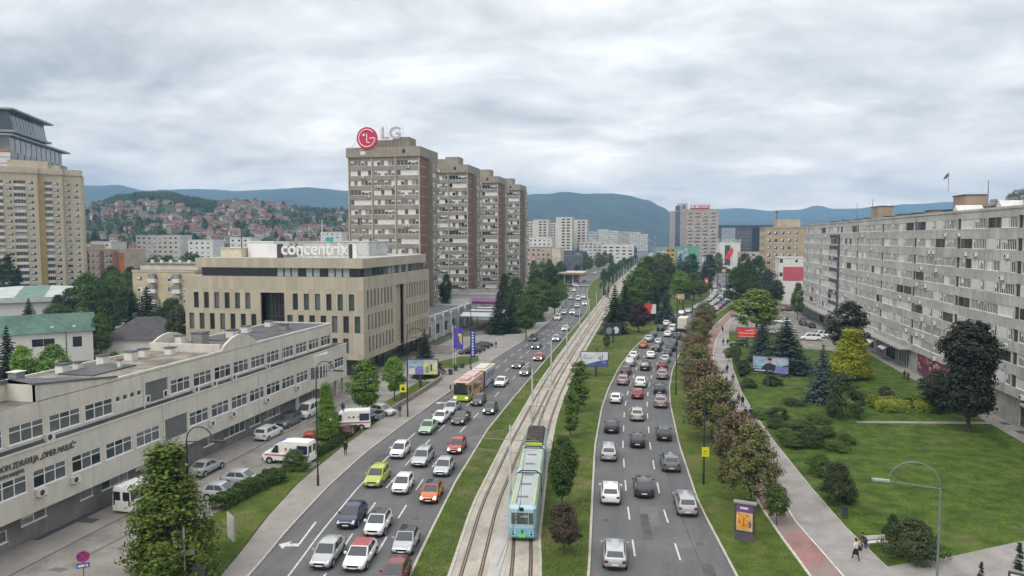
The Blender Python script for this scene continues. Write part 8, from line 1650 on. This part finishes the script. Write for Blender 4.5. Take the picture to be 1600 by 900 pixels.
for i in range(60): a, c = r.uniform(122, 142.5), r.uniform(.9, 3.2); w_, h_ = r.uniform(.4, 1.6), r.uniform(.3, .9); x = 46.296 - .001 * i / 3; q.quad((x, a, c), (x, a + w_, c + r.uniform(-.1, .1)), (x, a + w_ * .9, min(3.9, c + h_)), (x, a - .1, min(3.9, c + h_)), r.randrange(5))
tag(q.build('mural_artwork', ms, t), kind='stuff')
p = Vector((49.2, 140.5, 33.1)); t = empty('flag_pole', p, 0, 'small flag on a pole above the tall stair house of the long grey block', 'flag'); q = MB(); q.tube([(0, 0, 0), (0, 0, 3.4)], .05, 6); link('pole', q.mesh('pole', [MGREY]), t); q = MB(); q.add([(0, 0, 3.3), (-.4, .1, 3.0), (-.9, 0, 2.2), (-.5, -.1, 2.2), (-.1, 0, 2.6)], [(0, 1, 2, 3, 4)]); link('flag', q.mesh('flag', [mat('flag_dark', (.06, .08, .16), .7)]), t)
p = at(497, 730); t = empty('bicycle_rack', (p.x - 2.6, p.y, .1), R(30), 'small dark metal stand on the strip beside the ambulance', 'stand'); q = MB(); q.tube([(0, 0, 0), (0, 0, 1.0), (1.2, 0, 1.0), (1.2, 0, 0)], .04, 6); link('frame', q.mesh('frame', [BROWNW]), t)

# ---------------------------------------------------------------- people
SKIN = mat('skin', (.42, .26, .19), .6, 0); HAIR = mat('hair_dark', (.025, .018, .014), .6, 0); SHOE = mat('shoe_black', (.02, .02, .02), .6, 0)
CL = {k: mat('cloth_' + k, c, .85, .12, 6) for k, c in {'black': (.016, .016, .018), 'navy': (.022, .030, .06), 'charcoal': (.04, .04, .045), 'cream': (.55, .46, .42), 'plum': (.10, .035, .055), 'denim': (.05, .075, .13), 'grey': (.15, .15, .155), 'maroon': (.12, .025, .035)}.items()}
POSE = {
 'walk': dict(hip=(0, 0, .93), kL=(.1, -.20, .52), aL=(.1, -.30, .09), kR=(-.1, .06, .50), aR=(-.1, .36, .14), eL=(.24, .13, 1.12), wL=(.25, .05, .88), eR=(-.24, -.10, 1.12), wR=(-.23, -.26, .92)),
 'walk2': dict(hip=(0, 0, .94), kL=(.09, -.08, .50), aL=(.09, .10, .09), kR=(-.09, -.10, .52), aR=(-.09, -.06, .09), eL=(.25, .02, 1.12), wL=(.24, -.10, .88), eR=(-.25, .03, 1.12), wR=(-.24, -.08, .87)),
 'crouch': dict(hip=(0, .22, .40), kL=(.16, -.18, .52), aL=(.14, .02, .09), kR=(-.16, -.2, .50), aR=(-.14, .0, .09), eL=(.26, -.22, .62), wL=(.16, -.40, .55), eR=(-.26, -.22, .62), wR=(-.14, -.42, .52), neck=(0, -.08, .92), head=(0, -.20, 1.10)),
}
def body_mesh(pose):
    """one continuous skinned figure facing -Y; face materials: 0 trousers, 1 jacket, 2 skin, 3 shoes"""
    P = POSE[pose]; hip = Vector(P['hip']); neck = Vector(P.get('neck', (0, -.02, 1.45))); head = Vector(P.get('head', (0, -.05, 1.62)))
    V_, E, Rr, Mi = [], [], [], []
    def add(p, r, par=None): V_.append(tuple(p)); Rr.append(r if isinstance(r, tuple) else (r, r)); E.append((par, len(V_) - 1)) if par is not None else None; return len(V_) - 1
    h = add(hip, (.155, .12)); ch = add(hip.lerp(neck, .5), (.15, .115), h); sh = add(hip.lerp(neck, .86), (.16, .10), ch); nk = add(neck, .058, sh); hd = add(neck.lerp(head, .55), .088, nk); add(head + Vector((0, 0, .08)), .092, hd)
    for s, k, a, e, w in ((1, 'kL', 'aL', 'eL', 'wL'), (-1, 'kR', 'aR', 'eR', 'wR')):
        hj = add(hip + Vector((s * .09, 0, -.06)), .095, h); kn = add(P[k], .062, hj); an = add(P[a], .045, kn); add(Vector(P[a]) + Vector((0, -.14, -.05)), .042, an)
        so = add(hip.lerp(neck, .88) + Vector((s * .17, 0, 0)), .062, sh); el = add(P[e], .046, so); wr = add(P[w], .034, el)
        d = (Vector(P[w]) - Vector(P[e])).normalized(); pl = add(Vector(P[w]) + d * .07, .034, wr); base = Vector(P[w]) + d * .07
        for q in range(4): add(base + d * (.085 - .012 * abs(q - 1.4)) + Vector((0, (q - 1.5) * .022, 0)), .0095, pl)
        add(base + Vector((-s * .03, -.045, -.02)), .011, pl)
    me = bpy.data.meshes.new('body'); me.from_pydata(V_, E, []); o = bpy.data.objects.new('tmp', me); COL.objects.link(o); md = o.modifiers.new('skin', 'SKIN'); md.use_smooth_shade = True
    sv = me.skin_vertices[0].data if me.skin_vertices else None
    if sv:
        for i, r_ in enumerate(Rr): sv[i].radius = r_
        sv[0].use_root = True
    o.modifiers.new('sub', 'SUBSURF').levels = 1
    bpy.context.view_layer.update(); m2 = bpy.data.meshes.new_from_object(o.evaluated_get(bpy.context.evaluated_depsgraph_get())); bpy.data.objects.remove(o)
    m2.materials.clear()
    for q in (CL['black'], CL['navy'], SKIN, SHOE): m2.materials.append(q)
    wl, wr = Vector(P['wL']), Vector(P['wR'])
    for f in m2.polygons:
        c = f.center
        near = lambda q, d: (c - q).length < d
        if c.z > neck.z - .0 and (c - neck).length < .40 and c.z > neck.z + .01: k = 2
        elif near(wl + (wl - Vector(P['eL'])).normalized() * .09, .105) or near(wr + (wr - Vector(P['eR'])).normalized() * .09, .105): k = 2
        elif near(Vector(P['aL']) + Vector((0, -.08, -.03)), .14) or near(Vector(P['aR']) + Vector((0, -.08, -.03)), .14): k = 3
        elif pose != 'crouch' and c.z < hip.z - .06 and abs(c.x) < .2: k = 0
        elif pose == 'crouch' and c.z < .56 and c.y > -.34 and abs(c.x) < .24: k = 0
        else: k = 1
        f.material_index = k
    return m2
BODY = {k: body_mesh(k) for k in POSE}
def hairm(pose, long=False):
    P = POSE[pose]; h = Vector(P.get('head', (0, -.05, 1.62))); b = bmesh.new(); bmesh.ops.create_uvsphere(b, u_segments=12, v_segments=8, radius=.112)
    for v in b.verts:
        v.co.y *= 1.1
        if v.co.y < -.02 and v.co.z < .045: v.co *= .72
        if v.co.z < -.03: v.co.z = -.03 - (.16 if long and v.co.y > -.02 else .02) * min(1, (-.03 - v.co.z) * 12)
        v.co += h + Vector((0, .012, .055))
    m = bpy.data.meshes.new('hair'); b.to_mesh(m); b.free(); m.polygons.foreach_set('use_smooth', [True] * len(m.polygons)); m.materials.append(HAIR); return m
HAIRM = {(p, l): hairm(p, l) for p in POSE for l in (False, True)}
FACE = {}
def facem(pose):
    if pose not in FACE:
        h = Vector(POSE[pose].get('head', (0, -.05, 1.62))); b = MB()
        for s in (-1, 1): b.disc(h + Vector((s * .034, -.094, .045)), (0, -1, 0), .012, 8, 0)
        b.add([h + Vector(q) for q in ((-.014, -.09, .012), (.014, -.09, .012), (0, -.115, .012), (0, -.09, .05))], [(0, 1, 2), (0, 2, 3), (2, 1, 3)], 1); b.bar(h + Vector((-.026, -.093, -.02)), h + Vector((.026, -.093, -.02)), .008, .008, 2)
        FACE[pose] = b.mesh('face', [HAIR, SKIN, mat('lips', (.25, .08, .07), .6, 0)])
    return FACE[pose]
def person(px, py, deg, pose, top, bottom, label, long=False, h=1.0, z=.106, extra=None):
    p = at(px, py); t = empty('person', (p.x, p.y, z - .03), R(deg), label, 'person'); t.scale = (h,) * 3
    o = link('body', BODY[pose], t)
    for i, m in ((0, CL[bottom]), (1, CL[top])): o.material_slots[i].link = 'OBJECT'; o.material_slots[i].material = m
    link('hair', HAIRM[pose, long], t); link('face', facem(pose), t)
    if extra: extra(t)
    return t
def bag(t): b = MB(); b.box(-.36, -.22, -.12, .2, .82, 1.08); link('shoulder_bag', b.mesh('shoulder_bag', [CL['black']]), t); b = MB(); b.tube([(-.29, .04, 1.08), (-.2, .0, 1.36), (-.17, .02, 1.42)], .014, 5); link('bag_strap', b.mesh('bag_strap', [CL['black']]), t)
def skirt(t): b = MB(); b.tube([(0, 0, 1.0), (0, -.01, .8), (0, -.01, .52)], [.165, .20, .225], 14, cap=False); link('skirt', b.mesh('skirt', [CL['black']], 60), t)
def coat(m):
    def f(t): b = MB(); b.tube([(0, 0, 1.38), (0, 0, 1.2), (0, 0, .98), (0, 0, .70)], [.17, .185, .185, .215], 14, cap=False); link('coat', b.mesh('coat', [m], 60), t)
    return f
person(1337, 877, 195, 'walk', 'cream', 'black', 'woman in a cream top and black skirt with a shoulder bag on the footpath', True, 1.0, extra=lambda t: (bag(t), skirt(t)))
person(1350, 857, -60, 'crouch', 'plum', 'navy', 'person crouching at the footpath edge in a plum jacket beside the bench', False, 1.05)
person(1129, 520, 0, 'walk', 'black', 'charcoal', 'walker in black, alone at the far end of the footpath', extra=coat(CL['black']))
person(1130, 541, 180, 'walk2', 'charcoal', 'grey', 'left one of two walkers below the far lone walker', True)
person(1137, 540.5, 180, 'walk', 'black', 'black', 'right one of two walkers below the far lone walker', extra=coat(CL['black']))
person(1136, 584, 180, 'walk', 'navy', 'black', 'walker in dark clothes with a bulky jacket by the low hedge row', extra=coat(CL['navy']))
person(1145, 600, 0, 'walk2', 'charcoal', 'black', 'walker close to the grass edge of the footpath, right of two', True)
person(1135, 604.5, 180, 'walk', 'black', 'charcoal', 'walker in the middle of the footpath level with the portrait billboard post')
person(1154, 633, 180, 'walk2', 'plum', 'black', 'walker beside the chestnut crown, left one of a pair', True)
person(1160, 636, 180, 'walk', 'black', 'black', 'walker in black, right one of the pair beside the chestnut crown', extra=coat(CL['black']))
person(1164.5, 656, 180, 'walk2', 'black', 'charcoal', 'nearest left walker on the footpath with a long black coat', extra=coat(CL['black']))
person(1173, 656, 180, 'walk', 'navy', 'denim', 'nearest right walker on the footpath in a navy jacket')
person(1413, 594, -30, 'walk2', 'black', 'maroon', 'left one of two people passing the purple mural', True, z=.1)
person(1418.5, 597, -30, 'walk', 'charcoal', 'black', 'right one of two people passing the purple mural', z=.1)
person(540, 712, 10, 'walk2', 'black', 'black', 'man in black walking on the left pavement near the ambulance', extra=coat(CL['black']))
person(536, 647, 20, 'walk2', 'charcoal', 'navy', 'person in dark clothes standing by the blue parked car', z=.03)
person(775, 545, 0, 'walk2', 'charcoal', 'grey', 'person on the far left pavement beyond the parked dark saloons')
person(625, 652, 0, 'walk2', 'charcoal', 'grey', 'person in grey standing beside the lamp post with the yellow school sign')

# ---------------------------------------------------------------- the air
hz = MB(); hz.box(-5600, 5200, -420, 7000, -1.3, 470)
hm = bpy.data.materials.new('haze_air'); hm.use_nodes = True; nt = hm.node_tree
for n in list(nt.nodes): nt.nodes.remove(n)
out = nt.nodes.new('ShaderNodeOutputMaterial'); pv = nt.nodes.new('ShaderNodeVolumePrincipled'); pv.inputs['Color'].default_value = (.36, .65, 1.0, 1); pv.inputs['Density'].default_value = HAZE_D; pv.inputs['Anisotropy'].default_value = .0; pv.inputs['Density Attribute'].default_value = ''
nt.links.new(pv.outputs[0], out.inputs['Volume'])
try: hm.cycles.homogeneous_volume = True
except Exception: pass
tag(hz.build('haze', hm), kind='stuff')
